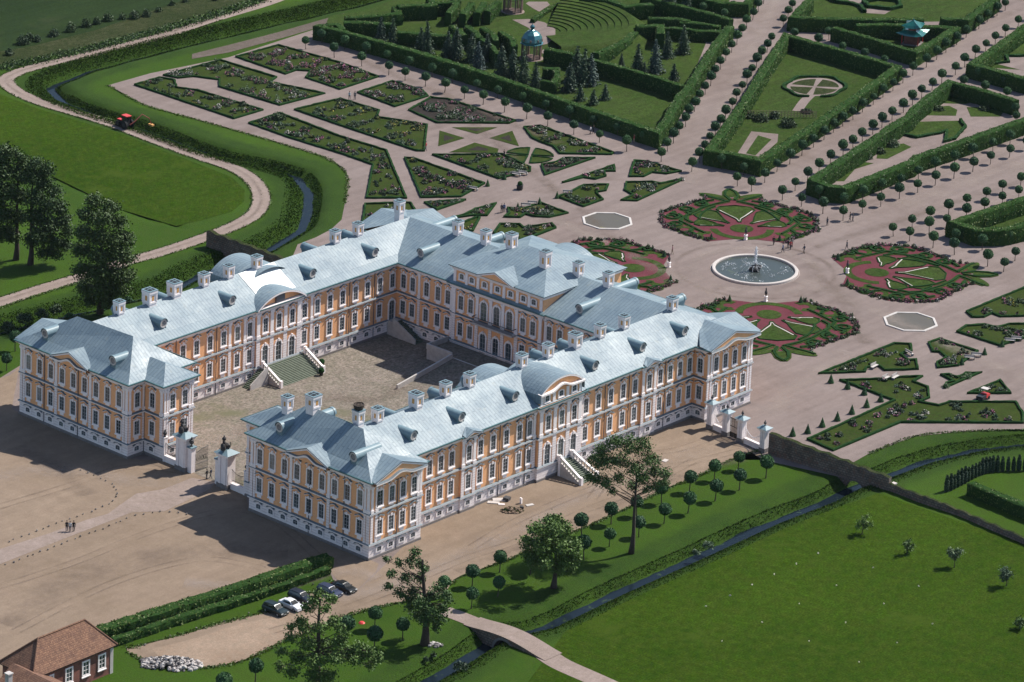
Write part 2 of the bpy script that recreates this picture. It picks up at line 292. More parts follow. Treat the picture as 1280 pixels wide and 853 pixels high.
# ------------------------------------------------------------------ mesh building
class MB:
    def __init__(s): s.v = []; s.f = []; s.m = []
    def add(s, vs, fs, mi=0):
        o = len(s.v); s.v += [tuple(map(float, p)) for p in vs]
        s.f += [tuple(i+o for i in q) for q in fs]; s.m += [mi]*len(fs); return s
    def quad(s, a, b, c, d, mi=0): return s.add([a, b, c, d], [(0, 1, 2, 3)], mi)
    def poly(s, pts, mi=0): return s.add(pts, [tuple(range(len(pts)))], mi)
    def box(s, x0, x1, y0, y1, z0, z1, mi=0):
        return s.add([(x0,y0,z0),(x1,y0,z0),(x1,y1,z0),(x0,y1,z0),(x0,y0,z1),(x1,y0,z1),(x1,y1,z1),(x0,y1,z1)],
                     [(0,3,2,1),(4,5,6,7),(0,1,5,4),(1,2,6,5),(2,3,7,6),(3,0,4,7)], mi)
    def prism(s, pts, z0, z1, mi=0):
        """extrude a CCW footprint"""
        n = len(pts)
        return s.add([(p[0],p[1],z0) for p in pts]+[(p[0],p[1],z1) for p in pts],
                     [tuple(reversed(range(n))), tuple(range(n, 2*n))]+[(i,(i+1)%n,n+(i+1)%n,n+i) for i in range(n)], mi)
    def prism_y(s, pts, y0, y1, mi=0):
        """outline in the local x-z plane, extruded along y"""
        n = len(pts)
        return s.add([(p[0],y0,p[1]) for p in pts]+[(p[0],y1,p[1]) for p in pts],
                     [tuple(range(n)), tuple(reversed(range(n, 2*n)))]+[((i+1)%n,i,n+i,n+(i+1)%n) for i in range(n)], mi)
    def ring_y(s, outer, inner, y0, y1, mi=0):
        """frame between two outlines with the same number of points (x-z), extruded along y"""
        n = len(outer); o = len(s.v)
        vs = [(p[0],y0,p[1]) for p in outer]+[(p[0],y0,p[1]) for p in inner]+[(p[0],y1,p[1]) for p in outer]+[(p[0],y1,p[1]) for p in inner]
        fs = []
        for i in range(n):
            j = (i+1) % n
            fs += [(2*n+j,2*n+i,3*n+i,3*n+j), (i,j,2*n+j,2*n+i)[::-1], (n+i,n+j,3*n+j,3*n+i)]
        return s.add(vs, fs, mi)
    def cyl(s, c, r0, r1, h, n=12, mi=0, cap=True):
        x, y, z = c
        vs = [(x+r0*math.cos(2*PI*k/n), y+r0*math.sin(2*PI*k/n), z) for k in range(n)]+[(x+r1*math.cos(2*PI*k/n), y+r1*math.sin(2*PI*k/n), z+h) for k in range(n)]
        fs = [(k,(k+1)%n,n+(k+1)%n,n+k) for k in range(n)]
        if cap: fs += [tuple(reversed(range(n))), tuple(range(n, 2*n))]
        return s.add(vs, fs, mi)
    def lathe(s, prof, c=(0,0,0), n=16, mi=0):
        vs = []; fs = []
        for r, z in prof:
            vs += [(c[0]+r*math.cos(2*PI*k/n), c[1]+r*math.sin(2*PI*k/n), c[2]+z) for k in range(n)]
        for i in range(len(prof)-1):
            fs += [(i*n+k, i*n+(k+1)%n, (i+1)*n+(k+1)%n, (i+1)*n+k) for k in range(n)]
        return s.add(vs, fs, mi)
    def tube(s, pts, rad, n=6, mi=0):
        pts = [Vector(p) for p in pts]
        if isinstance(rad, (int, float)): rad = [rad]*len(pts)
        vs = []; fs = []
        ref = Vector((.13, .31, 1)).normalized()
        for i, p in enumerate(pts):
            d = (pts[min(i+1, len(pts)-1)]-pts[max(i-1, 0)]).normalized()
            a = d.cross(ref)
            if a.length < 1e-3: a = d.cross(Vector((1, 0, 0)))
            a.normalize(); b = d.cross(a)
            vs += [tuple(p+(a*math.cos(2*PI*k/n)+b*math.sin(2*PI*k/n))*rad[i]) for k in range(n)]
        for i in range(len(pts)-1):
            fs += [(i*n+k, i*n+(k+1)%n, (i+1)*n+(k+1)%n, (i+1)*n+k) for k in range(n)]
        fs += [tuple(range(n))[::-1], tuple(range((len(pts)-1)*n, len(pts)*n))]
        return s.add(vs, fs, mi)
    def sphere(s, c, r, n=10, m=7, mi=0, sq=(1, 1, 1)):
        vs = [(c[0], c[1], c[2]-r*sq[2])]; fs = []
        for i in range(1, m):
            a = -PI/2+PI*i/m
            vs += [(c[0]+r*sq[0]*math.cos(a)*math.cos(2*PI*k/n), c[1]+r*sq[1]*math.cos(a)*math.sin(2*PI*k/n), c[2]+r*sq[2]*math.sin(a)) for k in range(n)]
        vs.append((c[0], c[1], c[2]+r*sq[2]))
        fs += [(0, 1+(k+1)%n, 1+k) for k in range(n)]
        for i in range(m-2):
            fs += [(1+i*n+k, 1+i*n+(k+1)%n, 1+(i+1)*n+(k+1)%n, 1+(i+1)*n+k) for k in range(n)]
        fs += [(1+(m-2)*n+k, 1+(m-2)*n+(k+1)%n, len(vs)-1) for k in range(n)]
        return s.add(vs, fs, mi)
    def sweep(s, path, prof, closed=False, mi=0, cap=True):
        """profile (offset to the right of travel, z) carried along a plan polyline with mitred corners"""
        P = [np.array(p[:2], float) for p in path]; n = len(P); k = len(prof); vs = []; fs = []
        for i in range(n):
            a = P[i]-P[i-1] if (i > 0 or closed) else P[1]-P[0]
            b = P[(i+1) % n]-P[i] if (i < n-1 or closed) else a
            a = a/(np.hypot(*a)+1e-9); b = b/(np.hypot(*b)+1e-9)
            na = np.array([a[1], -a[0]]); nb = np.array([b[1], -b[0]])
            mm = na+nb; q = mm@mm
            mm = mm/(q/2) if q > .3 else nb
            vs += [(P[i][0]+mm[0]*o, P[i][1]+mm[1]*o, z) for o, z in prof]
        for i in range(n if closed else n-1):
            j = (i+1) % n
            fs += [(i*k+t, j*k+t, j*k+t+1, i*k+t+1) for t in range(k-1)]
        if cap and not closed: fs += [tuple(range(k)), tuple(range((n-1)*k, n*k))[::-1]]
        return s.add(vs, fs, mi)
    def build(s, name, mats, parent=None, loc=None, rotz=0, smooth=False, uv=False):
        me = bpy.data.meshes.new(name); me.from_pydata(s.v, [], s.f)
        if not isinstance(mats, (list, tuple)): mats = [mats]
        for mt in mats: me.materials.append(M[mt] if isinstance(mt, str) else mt)
        if any(s.m): me.polygons.foreach_set('material_index', s.m)
        if smooth: me.polygons.foreach_set('use_smooth', [True]*len(s.f))
        if uv: slope_uv(me)
        me.update()
        return link(name, me, parent, loc, rotz)
def slope_uv(me):
    me.update(); L = me.uv_layers.new(name='UVMap')
    for p in me.polygons:
        n = p.normal
        e = Vector((-n.y, n.x, 0))
        if e.length < .05: e = Vector((1, 0, 0))
        e.normalize(); w = n.cross(e)
        for li in p.loop_indices:
            q = me.vertices[me.loops[li].vertex_index].co
            L.data[li].uv = (q.dot(e), q.dot(w))
def link(name, me, parent=None, loc=None, rotz=0):
    o = bpy.data.objects.new(name, me); COL.objects.link(o)
    if loc is not None: o.location = (loc[0], loc[1], loc[2] if len(loc) > 2 else 0)
    if rotz: o.rotation_euler = (0, 0, rotz)
    if parent is not None: o.parent = parent
    return o
def tag(o, label=None, cat=None, group=None, kind=None):
    if label: o['label'] = label
    if cat: o['category'] = cat
    if group: o['group'] = group
    if kind: o['kind'] = kind
    return o
def thing(name, label, cat, loc=(0, 0, 0), rotz=0, group=None):
    o = bpy.data.objects.new(name, None); COL.objects.link(o); o.empty_display_size = .5
    o.location = (loc[0], loc[1], loc[2] if len(loc) > 2 else 0); o.rotation_euler = (0, 0, rotz)
    return tag(o, label, cat, group)
def copy_tree(o, parent=None):
    c = o.copy(); COL.objects.link(c)
    if parent is not None: c.parent = parent
    for ch in list(o.children): copy_tree(ch, c)
    return c
def place(proto, state, loc, rotz=0, scale=None, label=None, group=None):
    """the first call moves the built thing itself, later calls copy it"""
    o = proto if not state.get(proto.name) else copy_tree(proto)
    state[proto.name] = True
    o.location = (loc[0], loc[1], loc[2] if len(loc) > 2 else 0); o.rotation_euler = (0, 0, rotz)
    if scale is not None: o.scale = scale if isinstance(scale, tuple) else (scale,)*3
    if label: o['label'] = label
    if group: o['group'] = group
    return o
USED = {}
def structure(o): o['kind'] = 'structure'; return o
ORD = ('first second third fourth fifth sixth seventh eighth ninth tenth eleventh twelfth thirteenth fourteenth fifteenth sixteenth seventeenth '
       'eighteenth nineteenth twentieth twenty-first twenty-second twenty-third twenty-fourth twenty-fifth twenty-sixth twenty-seventh twenty-eighth '
       'twenty-ninth thirtieth thirty-first thirty-second thirty-third thirty-fourth thirty-fifth thirty-sixth thirty-seventh thirty-eighth thirty-ninth fortieth').split()

# ------------------------------------------------------------------ foliage
def quads_mesh(name, C, size, mats, mat_idx=None, nrm=None, jitter=1.0, extra=None):
    """a cloud of leaf-sized quads at centres C (optionally facing near nrm), merged with an extra MB"""
    C = np.asarray(C, float); n = len(C)
    a = rng.normal(size=(n, 3))
    if nrm is not None: a = np.asarray(nrm)+a*jitter*.6
    a /= np.linalg.norm(a, axis=1)[:, None]+1e-9
    b = np.cross(a, rng.normal(size=(n, 3))); b /= np.linalg.norm(b, axis=1)[:, None]+1e-9
    c = np.cross(a, b)
    s = (np.full(n, size) if np.isscalar(size) else np.asarray(size))*rng.uniform(.65, 1.35, n)
    b = b*s[:, None]*.5; c = c*s[:, None]*.5*rng.uniform(.55, 1, n)[:, None]
    V = np.stack([C-b, C-c*.9, C+b, C+c], 1).reshape(-1, 3)
    ev = np.array(extra.v, float).reshape(-1, 3) if extra else np.zeros((0, 3))
    ne = len(ev)
    V = np.concatenate([ev, V]) if ne else V
    F = (extra.f if extra else [])+[tuple(q) for q in (np.arange(4*n).reshape(-1, 4)+ne).tolist()]
    me = bpy.data.meshes.new(name); me.from_pydata(V.tolist(), [], F)
    for mt in mats: me.materials.append(M[mt])
    mi = (list(extra.m) if extra else [])+(list(mat_idx) if mat_idx is not None else [0]*n)
    if any(mi): me.polygons.foreach_set('material_index', [int(k) for k in mi])
    me.update(); return me
def noise3(P, s=1.0, seed=0):
    """cheap smooth pseudo-noise in [-1,1]"""
    P = np.asarray(P)*s; x, y, z = P[..., 0], P[..., 1], P[..., 2] if P.shape[-1] > 2 else 0*P[..., 0]
    k = seed*1.7
    return (np.sin(x*1.7+1.3*np.sin(y*1.1+k)+k)+np.sin(y*2.3+1.1*np.sin(z*1.9+k)+2*k)+np.sin(z*2.1+1.2*np.sin(x*1.3-k)+.5*k))/3
def ball_points(n, R, sq=1.0):
    d = rng.normal(size=(n, 3)); d /= np.linalg.norm(d, axis=1)[:, None]
    r = R*(1+.06*noise3(d, 4)+rng.uniform(-.10, .05, n))
    return d*r[:, None]*np.array([1, 1, sq]), d
def make_ball_tree(stem, R, name='ball_tree'):
    t = thing(name, 'clipped ball tree', 'tree')
    mb = MB(); mb.tube([(0, 0, 0), (.03, .02, stem*.5), (0, 0, stem+R*.3)], [.11, .085, .07], 6)
    mb.build('trunk', 'bark', t)
    P, d = ball_points(900, R, .94)
    core = MB(); core.sphere((0, 0, 0), R*.90, 14, 9, 0, (1, 1, .94))
    P[:, 2] += stem+R; core.v = [(x, y, z+stem+R) for x, y, z in core.v]
    me = quads_mesh('crown', P, .26, ['leaf_ball'], nrm=d, jitter=1.3, extra=core)
    link('crown', me, t)
    return t
def grow_tree(name, label, cat, loc, H, trunk_r, limbs, clumps, leaf='leaf', leaf_size=.34, per=90, lean=(0, 0), trunk_top=.75, group=None, rotz=0, fat=1.6):
    """limbs: list of (z0, azimuth, length, rise); clumps: list of (x,y,z,r) foliage clumps; branches run from the trunk to each clump"""
    t = thing(name, label, cat, loc, rotz, group)
    tr = MB(); zt = H*trunk_top
    ax = lambda z: np.array([lean[0]*(z/H)**1.3+.12*math.sin(z*.9), lean[1]*(z/H)**1.3+.12*math.cos(z*.7)-.12, z])
    zs = np.linspace(0, zt, 9)
    rad = [trunk_r*(1.45 if k == 0 else 1.08 if k == 1 else 1-.72*k/8) for k in range(9)]
    tr.tube([ax(z) for z in zs], rad, 9)
    cl = np.array(clumps, float)
    for x, y, z, r in clumps:
        hz = min(zt*.97, max(zt*.45, z-1.0-.42*math.hypot(x-ax(z)[0], y-ax(z)[1])))
        a = ax(hz); e = np.array([x, y, z]); m = a*.42+e*.58+rng.normal(size=3)*.3; m[2] -= .15
        rb = max(.035, trunk_r*.24*(1-hz/H*.6))
        tr.tube([a, a*.75+m*.25+np.array([0, 0, .12]), m, e], [rb*1.1, rb*.85, rb*.6, rb*.2], 5)
        for q in range(3):
            e2 = e+rng.normal(size=3)*r*.5; tr.tube([m*.3+e*.7, e2], [rb*.32, .025], 4)
    tr.build('trunk', 'bark', t, smooth=True)
    pts = []; nr = []
    for x, y, z, r in clumps:
        r = r*fat; n = int(per*r*r*.95)
        d = rng.normal(size=(n, 3)); d /= np.linalg.norm(d, axis=1)[:, None]
        rr = r*(rng.uniform(.12, 1, n)**.55)*(1+.22*noise3(d, 3, x+y))
        p = d*rr[:, None]*np.array([1, 1, .78])+np.array([x, y, z])
        # sub-clusters: pull leaves into tufts so light and dark show
        k = max(5, int(n/45)); cen = p[rng.integers(0, n, k)]
        j = rng.integers(0, k, n); w = rng.uniform(.0, .75, n)[:, None]
        p = p*(1-w)+(cen[j]+rng.normal(size=(n, 3))*.28)*w
        pts.append(p); nr.append(d*.6+np.array([0, 0, .5]))
    me = quads_mesh('crown', np.concatenate(pts), leaf_size, [leaf], nrm=np.concatenate(nr), jitter=1.6)
    link('crown', me, t)
    return t
def crown_clumps(c, R, n, rs=(1.2, 2.0), hollow=.35, seed=1, flat=1.0):
    r_ = np.random.default_rng(seed); out = []
    for k in range(n):
        d = r_.normal(size=3); d /= np.linalg.norm(d)
        q = r_.uniform(hollow, 1)**.6
        out.append((c[0]+d[0]*R[0]*q, c[1]+d[1]*R[1]*q, c[2]+d[2]*R[2]*q*flat, r_.uniform(*rs)))
    return out
def make_conifer(H, R, mat, name='spruce_tree'):
    t = thing(name, 'dark conical spruce', 'tree')
    mb = MB(); mb.tube([(0, 0, 0), (0, 0, H*.5), (0, 0, H*.97)], [.16, .10, .02], 6); mb.build('trunk', 'bark', t)
    P = []; N = []
    z = H*.06; k = 0
    while z < H*.97:
        f = 1-z/H; rr = R*(f**.85)*(1+.12*math.sin(k*2.4)); nb = max(5, int(9*f+4))
        for q in range(nb):
            a = 2*PI*q/nb+k*1.1+rng.uniform(-.2, .2); L = rr*rng.uniform(.78, 1.08)
            m = max(3, int(L*11)); u = np.linspace(.15, 1, m)
            x = np.cos(a)*u*L; y = np.sin(a)*u*L; zz = z-.26*L*u*u+.10*L*u
            p = np.stack([x, y, zz], 1)+rng.normal(size=(m, 3))*.09
            P.append(p); N.append(np.tile([math.cos(a)*.4, math.sin(a)*.4, .8], (m, 1)))
        z += .30+.25*f; k += 1
    core = MB(); core.cyl((0, 0, H*.05), R*.55, .03, H*.85, 9)
    link('crown', quads_mesh('crown', np.concatenate(P), .36, [mat], nrm=np.concatenate(N), jitter=.9, extra=core), t)
    return t
def hedge(name, label, path, w, h, closed=False, dens=8.0, leaf=.32, cat='hedge', group=None, core='hedge_core', lmat='leaf_hedge', z0=0.0, rough=.17):
    """clipped hedge: a lumpy core carried along the path plus a skin of leaves"""
    pts = [np.array(p[:2], float) for p in path]
    if closed: pts.append(pts[0])
    fine = [pts[0]]
    for a, b in zip(pts[:-1], pts[1:]):
        n = max(1, int(np.hypot(*(b-a))/.9))
        fine += [a+(b-a)*k/n for k in range(1, n+1)]
    if closed: fine = fine[:-1]
    prof = [(w/2, z0-.05), (w/2*1.02, z0+h*.5), (w/2*.97, z0+h*.93), (w/2*.78, z0+h), (0, z0+h*1.01), (-w/2*.78, z0+h), (-w/2*.97, z0+h*.93), (-w/2*1.02, z0+h*.5), (-w/2, z0-.05)]
    mb = MB(); mb.sweep(fine, prof, closed)
    V = np.array(mb.v); j = noise3(V, 1.3)*rough+rng.normal(size=len(V))*rough*.35
    V[:, 0] += j; V[:, 1] += noise3(V[:, [1, 0, 2]], 1.1, 3)*rough; V[:, 2] += (V[:, 2] > z0+.3)*noise3(V, .9, 5)*rough*.8
    # keep inside corners tidy
    mb.v = [tuple(p) for p in V]
    C = []; N = []
    A = V
    for f in mb.f:
        if len(f) != 4: continue
        a, b, c, d = A[list(f)]
        nv = np.cross(c-a, d-b); ar = np.linalg.norm(nv)/2
        if ar < 1e-4: continue
        n = rng.poisson(ar*dens)
        if n:
            u = rng.random((n, 2)); C.append((a*(1-u[:, :1])+b*u[:, :1])*(1-u[:, 1:])+(d*(1-u[:, :1])+c*u[:, :1])*u[:, 1:]); N.append(np.tile(nv/np.linalg.norm(nv), (n, 1)))
    C = np.concatenate(C); N = np.concatenate(N)
    C += rng.normal(size=C.shape)*.05
    me = quads_mesh(name, C, leaf, [core, lmat], mat_idx=[1]*len(C), nrm=N, jitter=1.0, extra=mb)
    o = link(name, me)
    return tag(o, label, cat, group)
# ================================================================== PALACE
palace = thing('palace', 'ochre baroque palace with white trim and pale blue metal roofs around a courtyard', 'palace', (0, 0, 0))
HE = 12.5
half = [(.7,-38.2),(11.7,-38.2),(11.7,-35.5),(23.2,-35.5),(23.2,-35.72),(26.3,-35.72),(26.3,-35.5),(40.4,-35.5),(40.4,-36),(50.3,-36),(50.3,-35.5),
        (65.3,-35.5),(65.3,-35.72),(68.8,-35.72),(68.8,-35.5),(78.5,-35.5),(78.5,-38.2),(90.1,-38.2)]
inner = [(.7,13.4),(4.1,13.4),(4.1,9.2),(10.5,9.2),(10.5,13.4),(13.7,13.4),(13.7,22.9),(37.6,22.9),(37.6,22.6),(47.7,22.6),(47.7,22.9),(71.1,22.9),(71.1,9.9),(70.75,9.9)]
outline = half+[(x,-y) for x, y in reversed(half)]+inner+[(x,-y) for x, y in reversed(inner)]
w = MB(); w.sweep(outline, [(0, 0), (0, 12.4)], True, 0, False); w.build('wall', 'ochre', palace)
def band(name, prof, mat, uv=False): mb = MB(); mb.sweep(outline, prof, True, 0, False); return mb.build(name, mat, palace, uv=uv)
band('plinth', [(.16,-.3),(.16,.42),(.06,.48)], 'stone_grey')
band('basement', [(.06,.4),(.06,2.2)], 'rustic')
band('string_course', [(.06,2.16),(.24,2.2),(.30,2.36),(.24,2.48),(0,2.56)], 'white_trim')
band('string_course', [(0,6.92),(.20,6.98),(.27,7.14),(.2,7.26),(0,7.34)], 'white_trim')
band('cornice', [(0,11.55),(.10,11.6),(.12,11.78),(.22,11.84),(.30,12.08),(.62,12.2),(.68,12.34)], 'white_trim')
band('flashing', [(.29,2.42),(.31,2.45),(.01,2.62)], 'flashing'); band('flashing', [(.26,7.18),(.28,7.22),(.01,7.40)], 'flashing')
band('gutter', [(.60,12.30),(.80,12.36),(.82,12.56),(.66,12.60)], 'gutter')
# --- pilasters: upper smooth, lower rusticated
def pilaster(x, y, n, w_=.55, z0=2.45, z1=11.6, proud=.14, rust=True):
    """one pilaster: a rusticated lower half, a smooth upper half with a base block and a capital"""
    mb = MB()
    if rust: mb.box(-w_/2*1.15, w_/2*1.15, 0, proud, 2.5, 6.95, 1)
    mb.box(-w_/2, w_/2, 0, proud, 7.3, z1); mb.box(-w_/2-.09, w_/2+.09, 0, proud+.08, 7.3, 7.85)
    mb.box(-w_/2-.08, w_/2+.08, 0, proud+.07, z1-.45, z1-.05); mb.box(-w_/2-.14, w_/2+.14, 0, proud+.13, z1-.2, z1+.02)
    return mb.build('pilaster', ['white_trim', 'rustic'], palace, (x, y, 0), math.atan2(n[1], n[0])-PI/2)
def row(f, xs, **k):
    for x in xs: f(x, **k)
S, Nn, Wt, E_ = (0,-1), (0,1), (-1,0), (1,0)
for x in (12.3, 23.5, 26.0, 39.9, 65.6, 68.5): pilaster(x, -35.5 if x in (12.3, 39.9) else -35.72, S)
for x in (40.9, 44.1, 47.2, 49.9): pilaster(x, -36, S, .7)
for x in (50.9,): pilaster(x, -35.5, S)
for x in (1.05, 2.0, 10.9, 11.45): pilaster(x, -38.2, S, .42)
for x in (78.85, 79.6, 89.1, 89.8): pilaster(x, -38.2, S, .42)
for sg in (1, -1):
    for y in (13.7, 21.95, 29.8, 37.9): pilaster(.7, sg*y, Wt, .5)
    pilaster(.7, sg*14.35, Wt, .36); pilaster(.7, sg*37.25, Wt, .36)
    pilaster(4.1, sg*9.5, Wt, .5)
for x in (4.4, 4.95, 9.7, 10.25): pilaster(x, 9.2, S, .34)
for x in (1.0, 3.85): pilaster(x, 13.4, S, .34)
for x in (31.8, 35.2, 37.2, 48.1, 50.6): pilaster(x, 22.9, S, .5)
for x in (38.0, 41.1, 44.2, 47.3): pilaster(x, 22.6, S, .7)
for y in (17.75, 10.3): pilaster(71.1, y, Wt, .45)
for y in (9.5, 4.35, 1.35, -1.35, -4.35, -9.5): pilaster(70.75, y, Wt, .6)
for y in (-10.3, -17.75): pilaster(71.1, y, Wt, .45)
# drain pipes
def pipe(x, y, z1=12.1):
    mb = MB(); mb.tube([(x, y, .1), (x, y, z1)], .075, 6); mb.build('drainpipe', 'bark' if False else 'iron_grey', palace)
for x in (31.9, 37.9, 56.5, 62.3, 71.2): pipe(x, -35.62)
for x in (2.0,): pipe(x+4.4, -38.32)
for x in (19.8, 28.8, 59.5, 65.5): pipe(x, 22.78)
for y in (-25.9, -33.0, 24.7, 32.5): pipe(.58, y)
pipe(4.02, 13.3)

# --- windows: local x along the wall, y outwards, z up; origin on the sill
def arch(hw, h, rise, n=8, x0=0, z0=0):
    """CCW outline of an opening with a segmental head"""
    pts = [(x0-hw, z0), (x0+hw, z0)]
    for k in range(n+1):
        a = PI*k/n; pts.append((x0+hw*math.cos(a), z0+h-rise+rise*math.sin(a)))
    return pts
def hood(mb, hw, z, rise, d0=.26, th=.22, n=8):
    """curved hood moulding over a window, ends turned flat like eyebrows"""
    up = [(-hw-.22, z-.08)]; 
    top = [(x, z+rise*math.cos(PI*x/(2*hw))**1.2 if abs(x) < hw else z) for x in np.linspace(-hw, hw, n+1)]
    pts = [(-hw-.2, z-.04)]+top+[(hw+.2, z-.04)]
    for (a, b), (c, d) in zip(pts[:-1], pts[1:]):
        mb.add([(a,0,b),(c,0,d),(c,0,d+th),(a,0,b+th),(a,d0,b+.04),(c,d0,d+.04),(c,d0,d+th),(a,d0,b+th)],
               [(0,1,5,4),(4,5,6,7),(0,4,7,3),(1,2,6,5)])
        mb.add([(a,0,b+th+.10),(c,0,d+th+.10),(c,d0+.05,d+th+.03),(a,d0+.05,b+th+.03),(a,d0+.05,b+th-.03),(c,d0+.05,d+th-.03)], [(0,3,2,1),(3,4,5,2)], 1)
def sash_mesh(hw, h, rise, nx, nz):
    mb = MB(); b = .04
    mb.ring_y(arch(hw, h, rise), arch(hw-.07, h-.07, rise*.96, 8, 0, .07), .03, .09)
    for k in range(1, nx): x = -hw+2*hw*k/nx; mb.box(x-b/2*(1.5 if nx == 2 else 1), x+b/2*(1.5 if nx == 2 else 1), .035, .08, .05, h-.1)
    for k in range(1, nz): z = h*k/nz; mb.box(-hw+.05, hw-.05, .032, .075, z-b/2, z+b/2)
    return mb
def make_window(name, hw, h, rise, nx, nz, kind):
    s = MB()
    if kind == 'upper':
        s.ring_y(arch(hw+.19, h+.36, rise+.10, 8, 0, -.14), arch(hw, h, rise), 0, .14)
        s.box(-hw-.24, hw+.24, 0, .22, -.32, -.13); s.box(-hw*.8, hw*.8, 0, .11, -.62, -.32)
        hood(s, hw+.17, h+.50, .36, .24, .18)
        s.box(-.16, .16, .0, .24, h-.05, h+.5)
        s.box(-hw-.18, -hw-.02, 0, .09, h+.2, h+.58); s.box(hw+.02, hw+.18, 0, .09, h+.2, h+.58)
    elif kind == 'lower':
        s.ring_y(arch(hw+.19, h+.32, .05, 8, 0, -.13), arch(hw, h, rise), 0, .13)
        s.box(-hw-.25, hw+.25, 0, .20, -.29, -.12); s.box(-hw*.85, hw*.85, 0, .07, -.85, -.29)
        hood(s, hw+.18, h+.42, .28, .22, .16)
        s.box(-.14, .14, 0, .22, h-.02, h+.42)
    elif kind == 'door':
        s.ring_y(arch(hw+.26, h+.28, hw+.26, 8, 0, 0), arch(hw, h, hw), 0, .16); s.box(-.14, .14, 0, .24, h-.1, h+.4)
        s.box(-hw-.36, -hw, 0, .2, h-hw-.12, h-hw+.05); s.box(hw, hw+.36, 0, .2, h-hw-.12, h-hw+.05)
    elif kind == 'base':
        s.ring_y(arch(hw+.22, h+.24, .42, 8, 0, -.10), arch(hw, h, rise), .06, .18); hood(s, hw+.2, h+.16, .24, .28, .1)
    else:
        s.ring_y(arch(hw+.24, h+.26, .30, 8, 0, -.14), arch(hw, h, rise), 0, .12); s.box(-hw-.3, hw+.3, 0, .18, -.24, -.13)
    root = s.build(name, ['white_trim', 'flashing'], palace)
    g = MB(); y = .10 if kind == 'base' else .03; g.prism_y(arch(hw-.01, h-.01, rise), y-.06, y); g.build('pane', 'glass', root)
    sm = sash_mesh(hw, h, rise, nx, nz)
    if kind == 'base': sm.v = [(a, b_+.09, c) for a, b_, c in sm.v]
    sm.build('sash', 'sash_paint', root)
    return root
PW = dict(upper=make_window('arched_window', .52, 2.45, .26, 2, 4, 'upper'), lower=make_window('window', .52, 2.25, .02, 2, 4, 'lower'),
          base=make_window('basement_window', .48, .74, .20, 2, 2, 'base'), attic=make_window('attic_window', .46, .95, .22, 2, 2, 'attic'),
          door=make_window('arched_door', .62, 3.4, .62, 2, 4, 'door'), tall=make_window('tall_arched_window', .66, 3.3, .66, 2, 5, 'door'))
_first = {}
WZ = dict(upper=8.15, lower=3.62, base=.98, attic=13.55, door=2.5, tall=7.75)
def win(kind, x, y, n, z=None):
    p = PW[kind]; o = p if kind not in _first else copy_tree(p, palace)
    _first[kind] = 1; o.location = (x, y, WZ[kind] if z is None else z); o.rotation_euler = (0, 0, math.atan2(n[1], n[0])-PI/2)
def bay(x, y, n, kinds=('upper', 'lower', 'base')):
    for k in kinds: win(k, x, y, n)
# front (gate side) of both pavilions
for sg in (-1, 1):
    for k in range(9): bay(.7, sg*(15.42+2.598*k), Wt)
    bay(4.1, sg*11.55, Wt)
bay(2.5, 13.4, S)
for x in (6.0, 8.65): bay(x, 9.2, S)
for x in (2.73, 5.2, 7.6, 10.0): bay(x, -38.2, S)
# right wing, outer side
for x in (13.7, 16.2, 18.7, 21.1, 27.55, 30.4, 33.4, 36.4, 39.2-.45, 51.95, 54.9, 57.9, 60.9, 63.8, 70.0, 72.45, 74.9, 77.35): bay(x, -35.5, S)
for x in (24.75, 67.05): bay(x, -35.72, S)
for x in (42.5, 45.65, 48.6): win('upper', x, -36, S); win('door', x, -36, S)
for x in (42.05, 45.3, 48.4): win('attic', x, -36, S, 12.95)
# far pavilion
for x in (80.75, 83.1, 85.5, 87.9): bay(x, -38.2, S)
bay(78.5, -36.9, Wt)
# left wing, courtyard side
for x in (15.3, 18.3, 21.35, 24.35, 27.35, 30.4, 33.5, 36.3, 48.95, 51.9, 54.9, 57.9, 60.95, 63.85, 66.85): bay(x, 22.9, S)
win('upper', 69.9, 22.9, S); win('door', 69.9, 22.9, S)
for x in (39.6, 42.7, 45.75): win('upper', x, 22.6, S); win('door', x, 22.6, S)
# main range, courtyard side
for y in (21.3, 19.2, 16.05, 13.45, 10.95+.25, -11.2, -13.45, -16.05, -19.2): bay(71.1, y, Wt)
for y in (7.95, 5.75, -5.75, -7.95): win('upper', 70.75, y, Wt); win('lower', 70.75, y, Wt)
for y in (2.85, 0, -2.85): win('tall', 70.75, y, Wt, 7.6); win('door', 70.75, y, Wt, 2.0)
for y in (7.95, 5.7, 2.85, 0, -2.85, -5.7, -7.95): win('attic', 70.7, y, Wt, 13.45)

# --- roofs
rf = MB()
EP = .74
wing = [(EP, HE), (EP+1.5, 13.3), (EP+6.95, 16.35)]      # run from the wall line outwards counted inwards, height
yo = [35.5+EP, 34.7, 29.2]; yi = [22.9-EP, 23.8, 29.2]; zz = [HE, 13.3, 16.35]
xc = [71.1-EP, 72.1, 80.6]; xg = [90.1+EP, 89.2, 80.6]
for sg in (1, -1):
    for k in range(2):
        a, b = k, k+1
        rf.quad((6, sg*yo[a], zz[a]), (80.6, sg*yo[a], zz[a]), (80.6, sg*yo[b], zz[b]), (6, sg*yo[b], zz[b]))
        rf.quad((6, sg*yi[a], zz[a]), (xc[a], sg*yi[a], zz[a]), (xc[b], sg*yi[b], zz[b]), (6, sg*yi[b], zz[b]))
        if k == 0: rf.quad((80.6, sg*yo[0], zz[0]), (xg[0], sg*yo[0], zz[0]), (xg[1], sg*yo[1], zz[1]), (80.6, sg*yo[1], zz[1]))
        else: rf.poly([(80.6, sg*yo[1], zz[1]), (xg[1], sg*yo[1], zz[1]), (80.6, sg*29.2, zz[2])])
